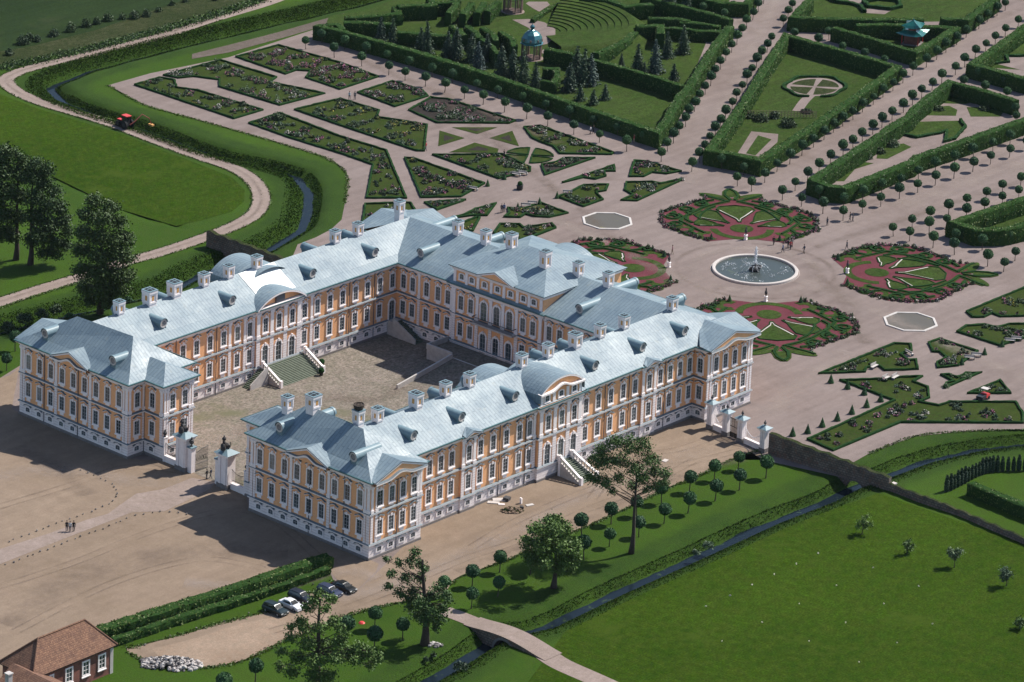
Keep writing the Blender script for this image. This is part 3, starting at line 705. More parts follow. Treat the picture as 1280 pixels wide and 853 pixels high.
for k in range(2):
    a, b = k, k+1
    rf.quad((xc[a], -yi[a], zz[a]), (xc[a], yi[a], zz[a]), (xc[b], yi[b], zz[b]), (xc[b], -yi[b], zz[b]))
    rf.quad((xg[a], -yo[a], zz[a]), (xg[a], yo[a], zz[a]), (xg[b], yo[b], zz[b]), (xg[b], -yo[b], zz[b]))
for i, f in enumerate(rf.f):                                # all faces upwards
    a, b, c = [np.array(rf.v[j]) for j in f[:3]]
    if np.cross(b-a, c-a)[2] < 0: rf.f[i] = tuple(reversed(f))
rf.build('roof', 'roof', palace, uv=True)
def fixup(mb):
    for i, f in enumerate(mb.f):
        a, b, c = [np.array(mb.v[j]) for j in f[:3]]
        if np.cross(b-a, c-a)[2] < 0: mb.f[i] = tuple(reversed(f))
    return mb
def hip(E, r1, r2, sag=.22, t=.28):
    """E: four eave corners CCW with E0-E3 and E1-E2 the ends next to r1 / r2; slightly swept eaves"""
    mb = MB(); e = [np.array(p, float) for p in E]; r = [np.array(r1, float), np.array(r2, float)]
    tgt = [r[0], r[1], r[1], r[0]]
    m = [p+(q-p)*t-np.array([0, 0, sag]) for p, q in zip(e, tgt)]
    for k in range(4): j = (k+1) % 4; mb.quad(e[k], e[j], m[j], m[k])
    mb.quad(m[0], m[1], r[1], r[0]); mb.quad(m[2], m[3], r[0], r[1]); mb.poly([m[1], m[2], r[1]]); mb.poly([m[3], m[0], r[0]])
    return fixup(mb)
for sg in (1, -1):
    hip([(-.04, sg*38.94, HE), (-.04, sg*12.66, HE), (14.44, sg*12.66, HE), (12.44, sg*38.94, HE)], (6.2, sg*31.2, 17.0), (6.8, sg*19.0, 17.0)).build('pavilion_roof', 'roof', palace, uv=True)
    hip([(3.36, sg*8.46, HE), (3.36, sg*16.5, HE), (11.24, sg*16.5, HE), (11.24, sg*8.46, HE)], (7.3, sg*12.2, 14.45), (7.3, sg*15.5, 14.5), .08).build('pavilion_roof', 'roof', palace, uv=True)
def gable(axis, plane, c, hw, rise, depth, z0=HE, sgn=-1, mat='roof', eyebrow=True):
    """pediment standing just proud of the gutter: two roof planes, a plastered face and a cornice swept up in a wave. axis 0 faces along x, 1 along y"""
    def W(u, d, z): return ((plane-sgn*d, c+u, z) if axis == 0 else (c+u, plane-sgn*d, z))
    mb = MB(); o = -.38
    mb.poly([W(-hw, o, z0+.06), W(0, o, z0+rise), W(0, depth, z0+rise+.05), W(-hw, depth*.25, z0+.28)])
    mb.poly([W(0, o, z0+rise), W(hw, o, z0+.06), W(hw, depth*.25, z0+.28), W(0, depth, z0+rise+.05)])
    fixup(mb); g = mb.build('pediment', [mat], palace, uv=True)
    f = MB(); d = -.15; lo = z0-.62 if eyebrow else z0+.02; hi = lambda u: z0+.02+(rise-.1)*(1-abs(u)/hw)
    xs = np.linspace(-hw*.97, hw*.97, 27)
    for a, b in zip(xs[:-1], xs[1:]): f.quad(W(a, d, lo), W(b, d, lo), W(b, d, max(lo, hi(b))), W(a, d, max(lo, hi(a))), 0)
    if eyebrow: f.quad(W(-hw*.97, d, lo), W(hw*.97, d, lo), W(hw*.97, .75, lo), W(-hw*.97, .75, lo), 0)
    for s in (-1, 1):                                       # raking moulding with a dark edge
        f.add([W(s*hw, o+.02, z0+.03), W(0, o+.02, z0+rise-.03), W(0, o+.02, z0+rise-.13), W(s*hw, o+.02, z0-.07)], [(0, 1, 2, 3)], 2)
        f.add([W(s*hw, -.30, z0-.07), W(0, -.30, z0+rise-.13), W(0, -.30, z0+rise-.40), W(s*hw*.93, -.30, z0-.18), W(s*hw, d, z0-.07), W(0, d, z0+rise-.13), W(0, d, z0+rise-.40), W(s*hw*.93, d, z0-.18)], [(0,1,2,3),(3,2,6,7),(0,4,5,1)], 1)
    if eyebrow:
        am = min(.72, rise*.42)
        wave = lambda u: am*(.5+.5*math.cos(PI*min(1, abs(u)/(hw*.52))))
        for a, b in zip(xs[:-1], xs[1:]):
            za, zb = z0-.55+wave(a), z0-.55+wave(b); e = -.52
            f.add([W(a, e, za+.12), W(b, e, zb+.12), W(b, e, zb+.38), W(a, e, za+.38), W(a, d, za-.12), W(b, d, zb-.12), W(b, d, zb+.46), W(a, d, za+.46)], [(0,1,2,3),(0,4,5,1)], 1)
            f.quad(W(a, e-.03, za+.40), W(b, e-.03, zb+.40), W(b, d, zb+.47), W(a, d, za+.47), 2)
    f.build('tympanum', ['ochre', 'white_trim', 'flashing'], g)
for sg in (1, -1):
    gable(0, 0, sg*26.0, 4.35, 1.75, 3.4)
gable(1, -38.94, 6.1, 5.7, 1.95, 4.2); gable(1, 38.94, 6.1, 5.7, 1.95, 4.2, sgn=1)
for x in (24.75, 67.05): gable(1, -36.42, x, 1.9, .75, 1.5, eyebrow=False)
for sg in (1, -1):
    gable(1, sg*38.94, 84.3, 6.5, 1.9, 7.5, sgn=sg)
    gable(0, 90.84, sg*33.6, 5.3, 1.75, 6.5, sgn=1)
# white eyebrow mouldings break the gutter line, so the gutter is hidden there by the moulding
# --- attic of the central block
at = MB(); ao = [(70.75, 9.9), (70.75, -9.9), (90.3, -9.9), (90.3, 9.9)]
at.sweep(ao, [(0, 12.3), (0, 15.5)], True, 0, False)
at.v = [(x, y, z) for x, y, z in at.v]
at.build('attic_wall', 'ochre', palace)
def aband(name, prof, mat): mb = MB(); mb.sweep(ao, prof, True, 0, False); mb.build(name, mat, palace)
aband('cornice', [(0, 14.75), (.12, 14.8), (.2, 15.05), (.5, 15.25), (.55, 15.42)], 'white_trim')
aband('gutter', [(.48, 15.38), (.66, 15.44), (.68, 15.6), (.5, 15.66)], 'gutter')
for y in (9.5, 6.9, 4.35, 1.4, -1.4, -4.35, -6.9, -9.5):
    mb = MB(); mb.box(70.6, 70.76, y-.28, y+.28, 12.7, 14.76); mb.build('pilaster', 'white_trim', palace)
ledge = MB(); ledge.quad((70.0, -10.1, 12.52), (70.0, 10.1, 12.52), (70.74, 10.1, 12.85), (70.74, -10.1, 12.85)); fixup(ledge).build('ledge_roof', 'zinc', palace)
mb = MB(); a0, b0, c0, d0 = (70.05, -10.6, 15.6), (91.0, -10.6, 15.6), (91.0, 10.6, 15.6), (70.05, 10.6, 15.6); r1, r2 = (80.4, -2.2, 18.6), (80.4, 2.2, 18.6)
mb.poly([a0, b0, r1]); mb.quad(b0, c0, r2, r1); mb.poly([c0, d0, r2]); mb.quad(d0, a0, r1, r2); fixup(mb).build('attic_roof', 'roof', palace, uv=True)
gable(0, 70.05, 0, 4.1, 1.5, 4.4, 15.6, -1, 'roof', False)
# carved relief in the attic pediment
mb = MB(); 
for k in range(9): mb.sphere((70.38, random.uniform(-1.1, 1.1), 15.75+random.uniform(0, .7)), random.uniform(.16, .3), 7, 5)
mb.build('relief', 'bronze', palace)
def barrel(x0, x1, plane, back, z0, rise, axis='y', n=14, mat='roof', drop=0.0):
    """segmental barrel roof from the facade plane back into the roof"""
    pts = []
    c = (x0+x1)/2; hw = (x1-x0)/2; R_ = (hw*hw+rise*rise)/(2*rise); a0 = math.asin(hw/R_)
    for k in range(n+1):
        a = -a0+2*a0*k/n; pts.append((c+R_*math.sin(a), z0+rise-R_+R_*math.cos(a)))
    return pts
def build_barrel(x0, x1, plane, back, z0, rise, face, sgn, axis=1, mat='roof', low=None):
    pts = barrel(x0, x1, plane, back, z0, rise)
    W = (lambda u, d, z: (u, d, z)) if axis == 1 else (lambda u, d, z: (d, u, z))
    mb = MB(); pl = plane+sgn*.35
    for (a, b), (c, d) in zip(pts[:-1], pts[1:]): mb.quad(W(a, pl, b), W(c, pl, d), W(c, back, d), W(a, back, b))
    fixup(mb)
    if low is not None:                                     # side cheeks down to the slope
        for x, z in (pts[0], pts[-1]): mb.quad(W(x, pl, low), W(x, back, low), W(x, back, z), W(x, pl, z))
    g = mb.build('barrel_roof', [mat], palace, uv=True)
    f = MB()
    f.poly([W(x, face, z-.02) for x, z in pts]+[W(pts[-1][0], face, z0-.5), W(pts[0][0], face, z0-.5)], 0)
    for (a, b), (c, d) in zip(pts[:-1], pts[1:]):
        f.add([W(a, pl, b-.02), W(c, pl, d-.02), W(c, pl, d-.30), W(a, pl, b-.30), W(a, face, b-.02), W(c, face, d-.02), W(c, face, d-.30), W(a, face, b-.30)], [(0,1,2,3),(3,2,6,7)], 1)
    f.build('tympanum', ['ochre', 'white_trim'], g)
    return g
# outer arched gables stand on a low attic wall
for sg in (-1, 1):
    yy = sg*36.0
    mb = MB(); mb.box(40.45, 50.25, min(yy, yy-sg*6), max(yy, yy-sg*6), 12.35, 14.3); mb.build('attic_wall', 'ochre', palace)
    for x in (40.85, 43.65, 46.85, 49.85): mb = MB(); mb.box(x-.3, x+.3, yy-.12, yy+.12, 12.5, 14.2); mb.build('pilaster', 'white_trim', palace)
    mb = MB(); xs = np.linspace(40.2, 50.5, 29); z_ = [14.16+(.75*(.5+.5*math.cos(PI*min(1, abs(x-45.35)/2.6)))) for x in xs]
    for a, b, za, zb in zip(xs[:-1], xs[1:], z_[:-1], z_[1:]):
        mb.add([(a, yy+sg*.5, za), (b, yy+sg*.5, zb), (b, yy+sg*.5, zb+.28), (a, yy+sg*.5, za+.28), (a, yy-sg*.3, za), (b, yy-sg*.3, zb), (b, yy-sg*.3, zb+.34), (a, yy-sg*.3, za+.34)], [(0,1,2,3),(3,2,6,7),(0,4,5,1)])
    mb.build('cornice', 'white_trim', palace)
    build_barrel(40.2, 50.5, yy, sg*27.5, 14.35, 2.0, yy-sg*.05, sg, low=13.0)
    # courtyard side
    yy = sg*22.6
    build_barrel(37.1, 48.2, yy-sg*.5, sg*27.2, 12.6, 1.95, yy-sg*.02, -sg)
    mb = MB(); xs = np.linspace(37.1, 48.2, 3); mb.box(37.2, 48.1, min(yy-sg*.75, yy), max(yy-sg*.75, yy), 12.36, 12.64); mb.build('cornice', 'white_trim', palace)
mb = MB(); mb.box(41.7, 43.6, 22.2, 22.62, 12.75, 13.85); mb.build('relief', 'iron_grey', palace)
build_barrel(-4.6, 5.6, 90.3, 84.5, 14.9, 1.9, 90.32, 1, axis=0)
# smooth sheets on the left wing, sun glare painted in as near-white, swept up to the arched gable behind it
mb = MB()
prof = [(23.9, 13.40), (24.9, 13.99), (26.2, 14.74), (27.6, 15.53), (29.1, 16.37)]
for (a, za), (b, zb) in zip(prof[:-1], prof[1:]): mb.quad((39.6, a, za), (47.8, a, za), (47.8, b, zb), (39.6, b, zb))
fixup(mb).build('glare_roof_sheet', 'glare_zinc', palace, smooth=True)

# --- chimneys
def make_chimney(w, d, h, tag_=''):
    mb = MB()
    mb.box(-w/2, w/2, -d/2, d/2, -1.4, h); mb.box(-w/2-.07, w/2+.07, -d/2-.07, d/2+.07, h*.16, h*.28)
    for s1, s2 in ((1, 1), (1, -1), (-1, 1), (-1, -1)): mb.box(s1*w/2-.11, s1*w/2+.11, s2*d/2-.11, s2*d/2+.11, h*.28, h*.86)
    mb.box(-w/2-.16, w/2+.16, -d/2-.16, d/2+.16, h*.84, h); mb.box(-w/2-.08, w/2+.08, -d/2-.08, d/2+.08, h*.74, h*.84)
    r = mb.build('chimney', 'white', palace)
    p = MB(); z0, z1 = h*.36, h*.68
    p.box(-w/2-.02, w/2+.02, -d*.15, d*.15, z0, z1); p.box(-w*.15, w*.15, -d/2-.02, d/2+.02, z0, z1); p.build('ochre_panel', 'ochre_panel', r)
    c = MB(); c.box(-w/2-.2, w/2+.2, -d/2-.2, d/2+.2, h+.003, h+.10); c.build('cap_plate', 'zinc', r)
    fl = MB(); fl.box(-w*.42, w*.42, -d*.42, d*.42, h+.103, h+.15); fl.build('flue', 'dark', r)
    br = MB(); br.box(-.05, .05, -d*.43, d*.43, h+.152, h+.2); br.box(-w*.43, w*.43, -.05, .05, h+.152, h+.198); br.build('flue_divider', 'zinc', r)
    return r
CH = {}
def chim(key, x, y, z, w=1.15, d=1.15, h=2.3):
    k = (w, d, h)
    if k not in CH: o = CH[k] = make_chimney(w, d, h)
    else: o = copy_tree(CH[k], palace)
    o.location = (x, y, z)
for px in (472, 520, 557, 587, 652, 685, 719, 750, 780, 840):
    lo, hi = 5, 95
    x = PLN(px, {472:518, 520:502, 557:487, 587:475, 652:451, 685:439, 719:427, 750:415, 780:405, 840:386}[px], 1, -29.2)[0]
    chim('r', float(x), -29.2, 16.0, *((1.25, 1.6, 2.4) if px in (719, 520) else (1.15, 1.15, 2.3)))
for px, py in ((149, 384), (255, 349), (286, 338.5), (321, 328), (419, 295), (447.6, 286)):
    chim('l', float(PLN(px, py, 1, 29.2)[0]), 29.2, 16.0)
for px, py in ((187, 372), (218, 362)): chim('l', float(PLN(px, py, 1, 29.2)[0]), 29.2, 16.0, 1.5, 1.6, 2.5)
for px, py in ((499, 268), (572, 296), (607, 307), (722.6, 347), (760, 361)):
    chim('m', 80.6, float(PLN(px, py, 0, 80.6)[1]), 16.2, 1.15, 1.15, 2.4)
chim('m', 79.3, 4.9, 17.2, 1.25, 1.25, 3.0); chim('m', 77.0, -4.6, 17.0, 1.25, 1.25, 3.3)
chim('p', 6.4, -20.6, 16.9, 1.6, 1.5, 2.3); chim('p', 7.2, -14.4, 14.6, 1.15, 1.15, 2.3)
chim('nest', 7.6, -28.8, 16.6, 1.15, 1.15, 2.3)

# --- barrel dormers with round windows
def make_dormer(L=5.2, R=.78):
    mb = MB(); n = 12; prof = [(-R*.72, -1.6), (-R*.80, -.55), (-R, 0)]+[(-R*math.cos(PI*k/n), R*math.sin(PI*k/n)) for k in range(1, n)]+[(R, 0), (R*.80, -.55), (R*.72, -1.6)]
    for (a, b), (c, d) in zip(prof[:-1], prof[1:]): mb.quad((a, .10, b), (c, .10, d), (c, -L, d), (a, -L, b))
    r = mb.build('dormer', 'zinc', palace)
    f = MB(); f.poly([(x, .02, z) for x, z in prof][::-1]); f.build('dormer_front', 'zinc', r)
    ring = MB(); cz = -.06
    out = [(.72*math.cos(2*PI*k/20), cz+.72*math.sin(2*PI*k/20)) for k in range(20)]; inn = [(.47*math.cos(2*PI*k/20), cz+.47*math.sin(2*PI*k/20)) for k in range(20)]
    ring.ring_y(out, inn, .03, .20); ring.build('round_frame', 'dirty_white', r)
    g = MB(); g.prism_y(inn, .03, .08); g.build('louver', 'iron_grey', r)
    b = MB()
    for q in (.17, .34):
        ou = [(q*math.cos(2*PI*k/12), -.06+q*math.sin(2*PI*k/12)) for k in range(12)]; ii = [((q-.06)*math.cos(2*PI*k/12), -.06+(q-.06)*math.sin(2*PI*k/12)) for k in range(12)]
        b.ring_y(ou, ii, .082, .11)
    b.build('louver_ring', 'pale_stone', r)
    hd = MB(); R2 = R+.07; hp = [(-R2*math.cos(PI*k/n), R2*math.sin(PI*k/n)) for k in range(n+1)]; hi = [(-R*math.cos(PI*k/n), R*math.sin(PI*k/n)) for k in range(n+1)]
    for k in range(n):
        hd.add([(hp[k][0], .30, hp[k][1]), (hp[k+1][0], .30, hp[k+1][1]), (hi[k+1][0], .30, hi[k+1][1]), (hi[k][0], .30, hi[k][1]),
                (hp[k][0], -.1, hp[k][1]), (hp[k+1][0], -.1, hp[k+1][1]), (hi[k+1][0], -.1, hi[k+1][1]), (hi[k][0], -.1, hi[k][1])], [(0,1,2,3),(0,4,5,1),(3,2,6,7)])
    hd.build('hood', 'zinc', r)
    return r
DM = make_dormer(); _d0 = [0]
def dormer(x, y, z, n):
    o = DM if not _d0[0] else copy_tree(DM, palace)
    _d0[0] = 1; o.location = (x, y, z); o.rotation_euler = (0, 0, math.atan2(n[1], n[0])-PI/2)
def wz(t): return np.interp(t, [0, 1.54, 7.04], [12.5, 13.3, 16.35])       # wing roof height at distance t from the eave
ZD = 14.75
for px, py in ((516, 550.5), (576, 525.5), (643, 499), (743, 461.5), (802.4, 437), (855, 417.7)):
    p = PLN(px, py, 2, ZD); x = float(PLN(px, py, 1, -33.9)[0]); dormer(x, -33.9, ZD-.12, S)
for px, py in ((203.6, 405.8), (289.4, 379), (390, 344.6), (468, 318.6)):
    dormer(float(PLN(px, py, 1, 24.5)[0]), 24.5, ZD-.12, S)
for px, py in ((526.5, 318), (725, 387)): dormer(72.8, float(PLN(px, py, 0, 72.8)[1]), ZD-.2, Wt)
for px, py in ((561, 279), (620, 298), (787, 356), (846, 376)): dormer(88.2, float(PLN(px, py, 0, 87)[1]), ZD, E_)
for x in (17.3, 28.5, 36, 52, 58.5, 68): dormer(x, -24.4, ZD-.1, Nn)
for x in (17, 26, 60, 69.5): dormer(x, 33.9, ZD-.1, Nn)
for px, py in ((57, 417), (142, 451), (350, 535), (442.6, 572)): dormer(1.7, float(PLN(px, py, 0, 1.7)[1]), 14.7, Wt)
dormer(11.0, -20, 14.9, E_)

# --- stairs
def stairs(x0, x1, yt, dy, zt, n, wall_y, splay=0.0, mat='step_stone'):
    """straight flight running out along -y from a landing at yt to yt-dy"""
    r = MB(); r.box(x0, x1, yt, wall_y, -.1, zt, 0); st = r.build('staircase', mat, palace)
    s = MB()
    for k in range(n):
        z1 = zt*(n-k-.0)/(n+1)*1.0; y1 = yt-dy*k/n; y0 = yt-dy*(k+1)/n; e = splay*(k+1)/n
        s.box(x0-e, x1+e, y0, y1, -.1, z1)
        s.box(x0-e, x1+e, y0-.03, y0+.05, z1+.002, z1+.03, 1)
    s.build('steps', [mat, 'step_edge'], st)
    for sd in (-1, 1):
        xe0 = x0-.22 if sd < 0 else x1+.22; xe1 = xe0+sd*splay
        b = MB(); h = 1.0
        a = (xe0, yt); c = (xe1, yt-dy)
        for off in ((.0),):
            b.add([(a[0]-.16, a[1], -.1), (a[0]+.16, a[1], -.1), (a[0]+.16, a[1], zt+.15), (a[0]-.16, a[1], zt+.15), (c[0]-.16, c[1], -.1), (c[0]+.16, c[1], -.1), (c[0]+.16, c[1], .28), (c[0]-.16, c[1], .28)],
                  [(0,1,2,3),(4,7,6,5),(3,2,6,7),(0,3,7,4),(1,5,6,2)])
        b.build('stair_cheek', 'dirty_white', st)
        q = MB(); m_ = 9
        for k in range(m_):
            t = (k+.5)/m_; q.cyl((a[0]*(1-t)+c[0]*t, a[1]*(1-t)+c[1]*t, (zt+.15)*(1-t)+.28*t-.05), .10, .07, h*.8, 6)
        q.build('balusters', 'pale_stone', st)
        rl = MB(); za, zc = zt+.15+h*.72, .28+h*.72
        rl.add([(a[0]-.19, a[1], za), (a[0]+.19, a[1], za), (a[0]+.19, a[1], za+.18), (a[0]-.19, a[1], za+.18), (c[0]-.19, c[1]-.1, zc), (c[0]+.19, c[1]-.1, zc), (c[0]+.19, c[1]-.1, zc+.18), (c[0]-.19, c[1]-.1, zc+.18)],
               [(0,1,2,3),(4,7,6,5),(3,2,6,7),(0,3,7,4),(1,5,6,2),(0,4,5,1)])
        rl.box(c[0]-.24, c[0]+.24, c[1]-.4, c[1]+.05, -.1, zc+.3); rl.box(a[0]-.22, a[0]+.22, a[1]-.2, a[1]+.25, 0, za+.28)
        if abs(a[1]-wall_y) > .6: rl.box(a[0]-.19, a[0]+.19, a[1]+.2, wall_y+.1, za, za+.18); rl.box(a[0]-.12, a[0]+.12, a[1]+.2, wall_y+.1, zt, za)
        rl.build('handrail', 'white_trim', st)
    return st
SL = [G(330.4, 460, 2.3), G(380, 441.7, 2.3), G(349, 486, 0), G(395.5, 469, 0)]
stairs(SL[0][0], SL[1][0], SL[0][1]*.5+SL[1][1]*.5, (SL[0][1]+SL[1][1]-SL[2][1]-SL[3][1])/2, 2.3, 15, 22.6)
SR = [G(699.9, 577.8, 2.3), G(716, 572, 2.3), G(715, 611, 0), G(737, 602, 0)]
stairs(SR[0][0]+.2, SR[1][0]-.1, (SR[0][1]+SR[1][1])/2, (SR[0][1]+SR[1][1]-SR[2][1]-SR[3][1])/2, 2.3, 13, -36.0, .35)
# side flight beside the courtyard stair, running along the wall
def side_flight(x0, x1, y0, y1, zt, n, along='x', dark=False):
    st = MB(); st.box(min(x0, x1)*0+min(x0, x1), min(x0, x1)+.02, y0, y1, -.1, .2)
    r = st.build('staircase', 'step_stone', palace); s = MB()
    for k in range(n):
        t0, t1 = k/n, (k+1)/n; z = zt*(k+1)/n
        if along == 'x': a, b = x0+(x1-x0)*t0, x0+(x1-x0)*t1; s.box(min(a, b), max(a, b), y0, y1, -.1, z)
        else: a, b = y0+(y1-y0)*t0, y0+(y1-y0)*t1; s.box(x0, x1, min(a, b), max(a, b), -.1, z)
    s.build('steps', 'step_stone', r)
    h = MB()
    if along == 'x':
        for yy in (min(y0, y1)-.12,):
            h.add([(x0, yy-.1, -.1), (x0, yy+.1, -.1), (x0, yy+.1, .9), (x0, yy-.1, .9), (x1, yy-.1, -.1), (x1, yy+.1, -.1), (x1, yy+.1, zt+.9), (x1, yy-.1, zt+.9)], [(0,1,2,3),(4,7,6,5),(3,2,6,7),(0,3,7,4),(1,5,6,2)])
    else:
        for xx in (min(x0, x1)-.12,):
            h.add([(xx-.1, y0, -.1), (xx+.1, y0, -.1), (xx+.1, y0, .9), (xx-.1, y0, .9), (xx-.1, y1, -.1), (xx+.1, y1, -.1), (xx+.1, y1, zt+.9), (xx-.1, y1, zt+.9)], [(0,1,2,3),(4,7,6,5),(3,2,6,7),(0,3,7,4),(1,5,6,2)])
    h.build('stair_cheek', 'dirty_white', r)
side_flight(SL[0][0]-4.6, SL[0][0]-.6, 20.6, 22.3, 2.3, 13)
side_flight(69.0, 71.0, 16.2, 21.4, 2.5, 14, 'y'); mb = MB(); mb.box(68.9, 71.0, 21.41, 22.85, -.1, 2.5); mb.build('landing', 'dirty_white', palace)
# carriage terrace before the main doors and its ramp walls
mb = MB(); mb.box(65.6, 70.7, -8.8, 10.6, -.1, 1.9); mb.build('terrace', 'dirty_white', palace)
mb = MB(); mb.box(65.9, 70.6, -8.6, 10.3, 1.902, 1.93); mb.build('terrace_paving', 'cobble', palace)
mb = MB()
mb.add([(52.5, 4.6, 0), (65.59, 4.6, 0), (65.59, 4.6, 1.9), (52.5, -4.6, 0), (65.59, -4.6, 0), (65.59, -4.6, 1.9)], [(0,1,2), (3,5,4), (0,2,5,3)]); mb.build('ramp', 'cobble', palace)
for y in (4.75, -4.75):
    mb = MB(); mb.add([(52.3, y-.15, 0), (52.3, y+.15, 0), (52.3, y+.15, .8), (52.3, y-.15, .8), (65.4, y-.15, 0), (65.4, y+.15, 0), (65.4, y+.15, 2.7), (65.4, y-.15, 2.7)],
        [(0,1,2,3),(4,7,6,5),(3,2,6,7),(0,3,7,4),(1,5,6,2)]); mb.build('ramp_wall', 'dirty_white', palace)
mb = MB(); mb.box(65.45, 65.75, 4.95, 10.6, 1.9, 2.8); mb.box(65.75, 70.6, 10.35, 10.6, 1.9, 2.8); mb.build('parapet', 'dirty_white', palace); mb = MB(); mb.box(65.45, 65.75, -8.8, -4.95, 1.9, 2.8); mb.build('parapet', 'dirty_white', palace)
# balcony over the doors
mb = MB(); mb.box(69.5, 70.7, -4.5, 4.5, 7.0, 7.28); mb.build('balcony', 'pale_stone', palace)
mb = MB()
for y in np.arange(-4.4, 4.41, .22): mb.box(69.55, 69.59, y-.02, y+.02, 7.28, 8.25)
mb.box(69.53, 69.61, -4.45, 4.45, 8.25, 8.32)
for y in (-4.43, 4.43): mb.box(69.55, 70.7, y-.02, y+.02, 8.2, 8.32)
mb.build('balcony_railing', 'iron', palace)
# stork nest on the chimney
mb = MB(); 
for k in range(160):
    a = rng.uniform(0, 2*PI); r0 = rng.uniform(.25, .95); z = rng.uniform(.12, .95); b = a+rng.uniform(.5, 1.3)
    sh = .65+.35*math.sin(z*2.6)
    mb.tube([(7.6+r0*sh*math.cos(a), -28.8+r0*sh*math.sin(a), 18.95+z), (7.6+r0*sh*math.cos(b), -28.8+r0*sh*math.sin(b), 18.95+z+rng.uniform(-.08, .08))], .035, 3)
mb.cyl((7.6, -28.8, 18.98), .55, .85, .8, 10)
tag(mb.build('stork_nest', 'bark'), 'dark stork nest of sticks on a chimney of the near palace pavilion', 'nest')
# ================================================================== TERRAIN
WL = -1.45
def W(pts): return Gs(pts, WL)
moat_south = W([(380,950),(470,890),(530,857),(575,830),(622,800),(680,787),(760,748),(860,703),(960,657),(1030,630),(1062,613),(1110,596),(1150,581),(1215,566),(1300,556),(1500,535)])
moat_north = W([(700,-70),(560,-22),(440,12),(330,37),(200,68),(110,92),(62,112),(80,130),(130,150),(165,160),(210,176),(270,198),(330,212),(372,224),(386,243),(384,270),(376,290),(330,318),(255,343),(215,366),(150,383),(60,404),(-40,430),(-200,470)])
def seg_dist(P, line):
    P = np.asarray(P); d = np.full(len(P), 1e9)
    for a, b in zip(line[:-1], line[1:]):
        a = np.array(a); b = np.array(b); ab = b-a; t = np.clip(((P-a)@ab)/(ab@ab+1e-9), 0, 1)
        d = np.minimum(d, np.hypot(*(P-a-t[:, None]*ab).T))
    return d
def ground_z(x, y):
    P = np.stack([np.ravel(x), np.ravel(y)], 1)
    def prof(d, hw, bw, dep):
        t = np.clip((d-hw)/bw, 0, 1); return -dep*(1-t*t*(3-2*t))
    z = np.minimum(prof(seg_dist(P, moat_south), .30, 3.3, 1.75), prof(seg_dist(P, moat_north), .12, 3.4, 1.75))
    z = np.minimum(z, prof(seg_dist(P, ditch_w), .1, .9, .26))
    return z.reshape(np.shape(x))
ditch_w = Gs([(68,222),(105,240),(150,262),(225,284)])
X0, X1, Y0, Y1, ST = -130, 350, -160, 250, 1.25
gx = np.arange(X0, X1+.1, ST); gy = np.arange(Y0, Y1+.1, ST)
XX, YY = np.meshgrid(gx, gy)
ZZ = ground_z(XX, YY)
ed = np.minimum(np.minimum(XX-X0, X1-XX), np.minimum(YY-Y0, Y1-YY)); ZZ = ZZ*np.clip(ed/6, 0, 1)
lump = .05*noise3(np.stack([XX, YY, 0*XX], -1), .35)+.03*noise3(np.stack([XX, YY, 0*XX], -1), 1.1, 2)
ZZ = ZZ+np.where(ZZ < -.02, lump*2.2, 0)
ny, nx = XX.shape
V = np.stack([XX, YY, ZZ], -1).reshape(-1, 3)
idx = np.arange(nx*ny).reshape(ny, nx)
F = np.stack([idx[:-1, :-1], idx[:-1, 1:], idx[1:, 1:], idx[1:, :-1]], -1).reshape(-1, 4)
nv = len(V); BIG = 4000
V = np.concatenate([V, [[-BIG, -BIG, 0], [BIG, -BIG, 0], [BIG, BIG, 0], [-BIG, BIG, 0]]])
c = [idx[0, 0], idx[0, -1], idx[-1, -1], idx[-1, 0]]
edges = [list(idx[0, :]), list(idx[:, -1]), list(idx[-1, ::-1]), list(idx[::-1, 0])]
FL = F.tolist()
for k in range(4): FL.append([nv+k, nv+(k+1) % 4]+[int(q) for q in edges[k][::-1]])
me = bpy.data.meshes.new('ground'); me.from_pydata(V.tolist(), [], FL); me.materials.append(M['ground'])
cen = V[F].mean(1)
ds, dn = seg_dist(cen[:, :2], moat_south), seg_dist(cen[:, :2], moat_north)
wob = 1.2*noise3(np.stack([cen[:, 0], cen[:, 1], 0*cen[:, 0]], -1), .5)
dv = np.minimum(seg_dist(V[:, :2], moat_south)-.3, seg_dist(V[:, :2], moat_north)-.9)
at_ = me.attributes.new('bank', 'FLOAT', 'POINT'); at_.data.foreach_set('value', np.clip(1.1-(dv-2.0)/3.0*.55, 0, 1.1))
me.polygons.foreach_set('use_smooth', [True]*len(FL)); me.update()
structure(link('ground', me))
def ribbon(line, hw, z, name, mat, kind='structure', zf=None):
    mb = MB(); mb.sweep(line, [(hw, z), (-hw, z)] if True else 0, False, 0, False)
    return mb
def water(name, line, hw, mat='water'):
    mb = MB(); mb.sweep(line, [(hw, WL), (-hw, WL)], False, 0, False); fixup(mb); o = mb.build(name, mat); return structure(o)
water('moat_water', moat_south, 1.6); water('moat_water', moat_north, 1.4)
mb = MB(); mb.sweep(ditch_w, [(.3, -.26), (-.3, -.26)], False, 0, False); fixup(mb); pass
def sheet(name, pts, z, mat, kind='structure'):
    mb = MB(); mb.poly([(x, y, z) for x, y in pts]); fixup(mb); o = mb.build(name, mat); o['kind'] = kind; return o
def smooth_line(pts, n=5):
    """Catmull-Rom through plan points"""
    P = [np.array(p) for p in pts]; out = []
    for i in range(len(P)-1):
        p0, p1, p2, p3 = P[max(i-1, 0)], P[i], P[i+1], P[min(i+2, len(P)-1)]
        for k in range(n):
            t = k/n; out.append(tuple(.5*((2*p1)+(-p0+p2)*t+(2*p0-5*p1+4*p2-p3)*t*t+(-p0+3*p1-3*p2+p3)*t**3)))
    out.append(tuple(P[-1])); return out
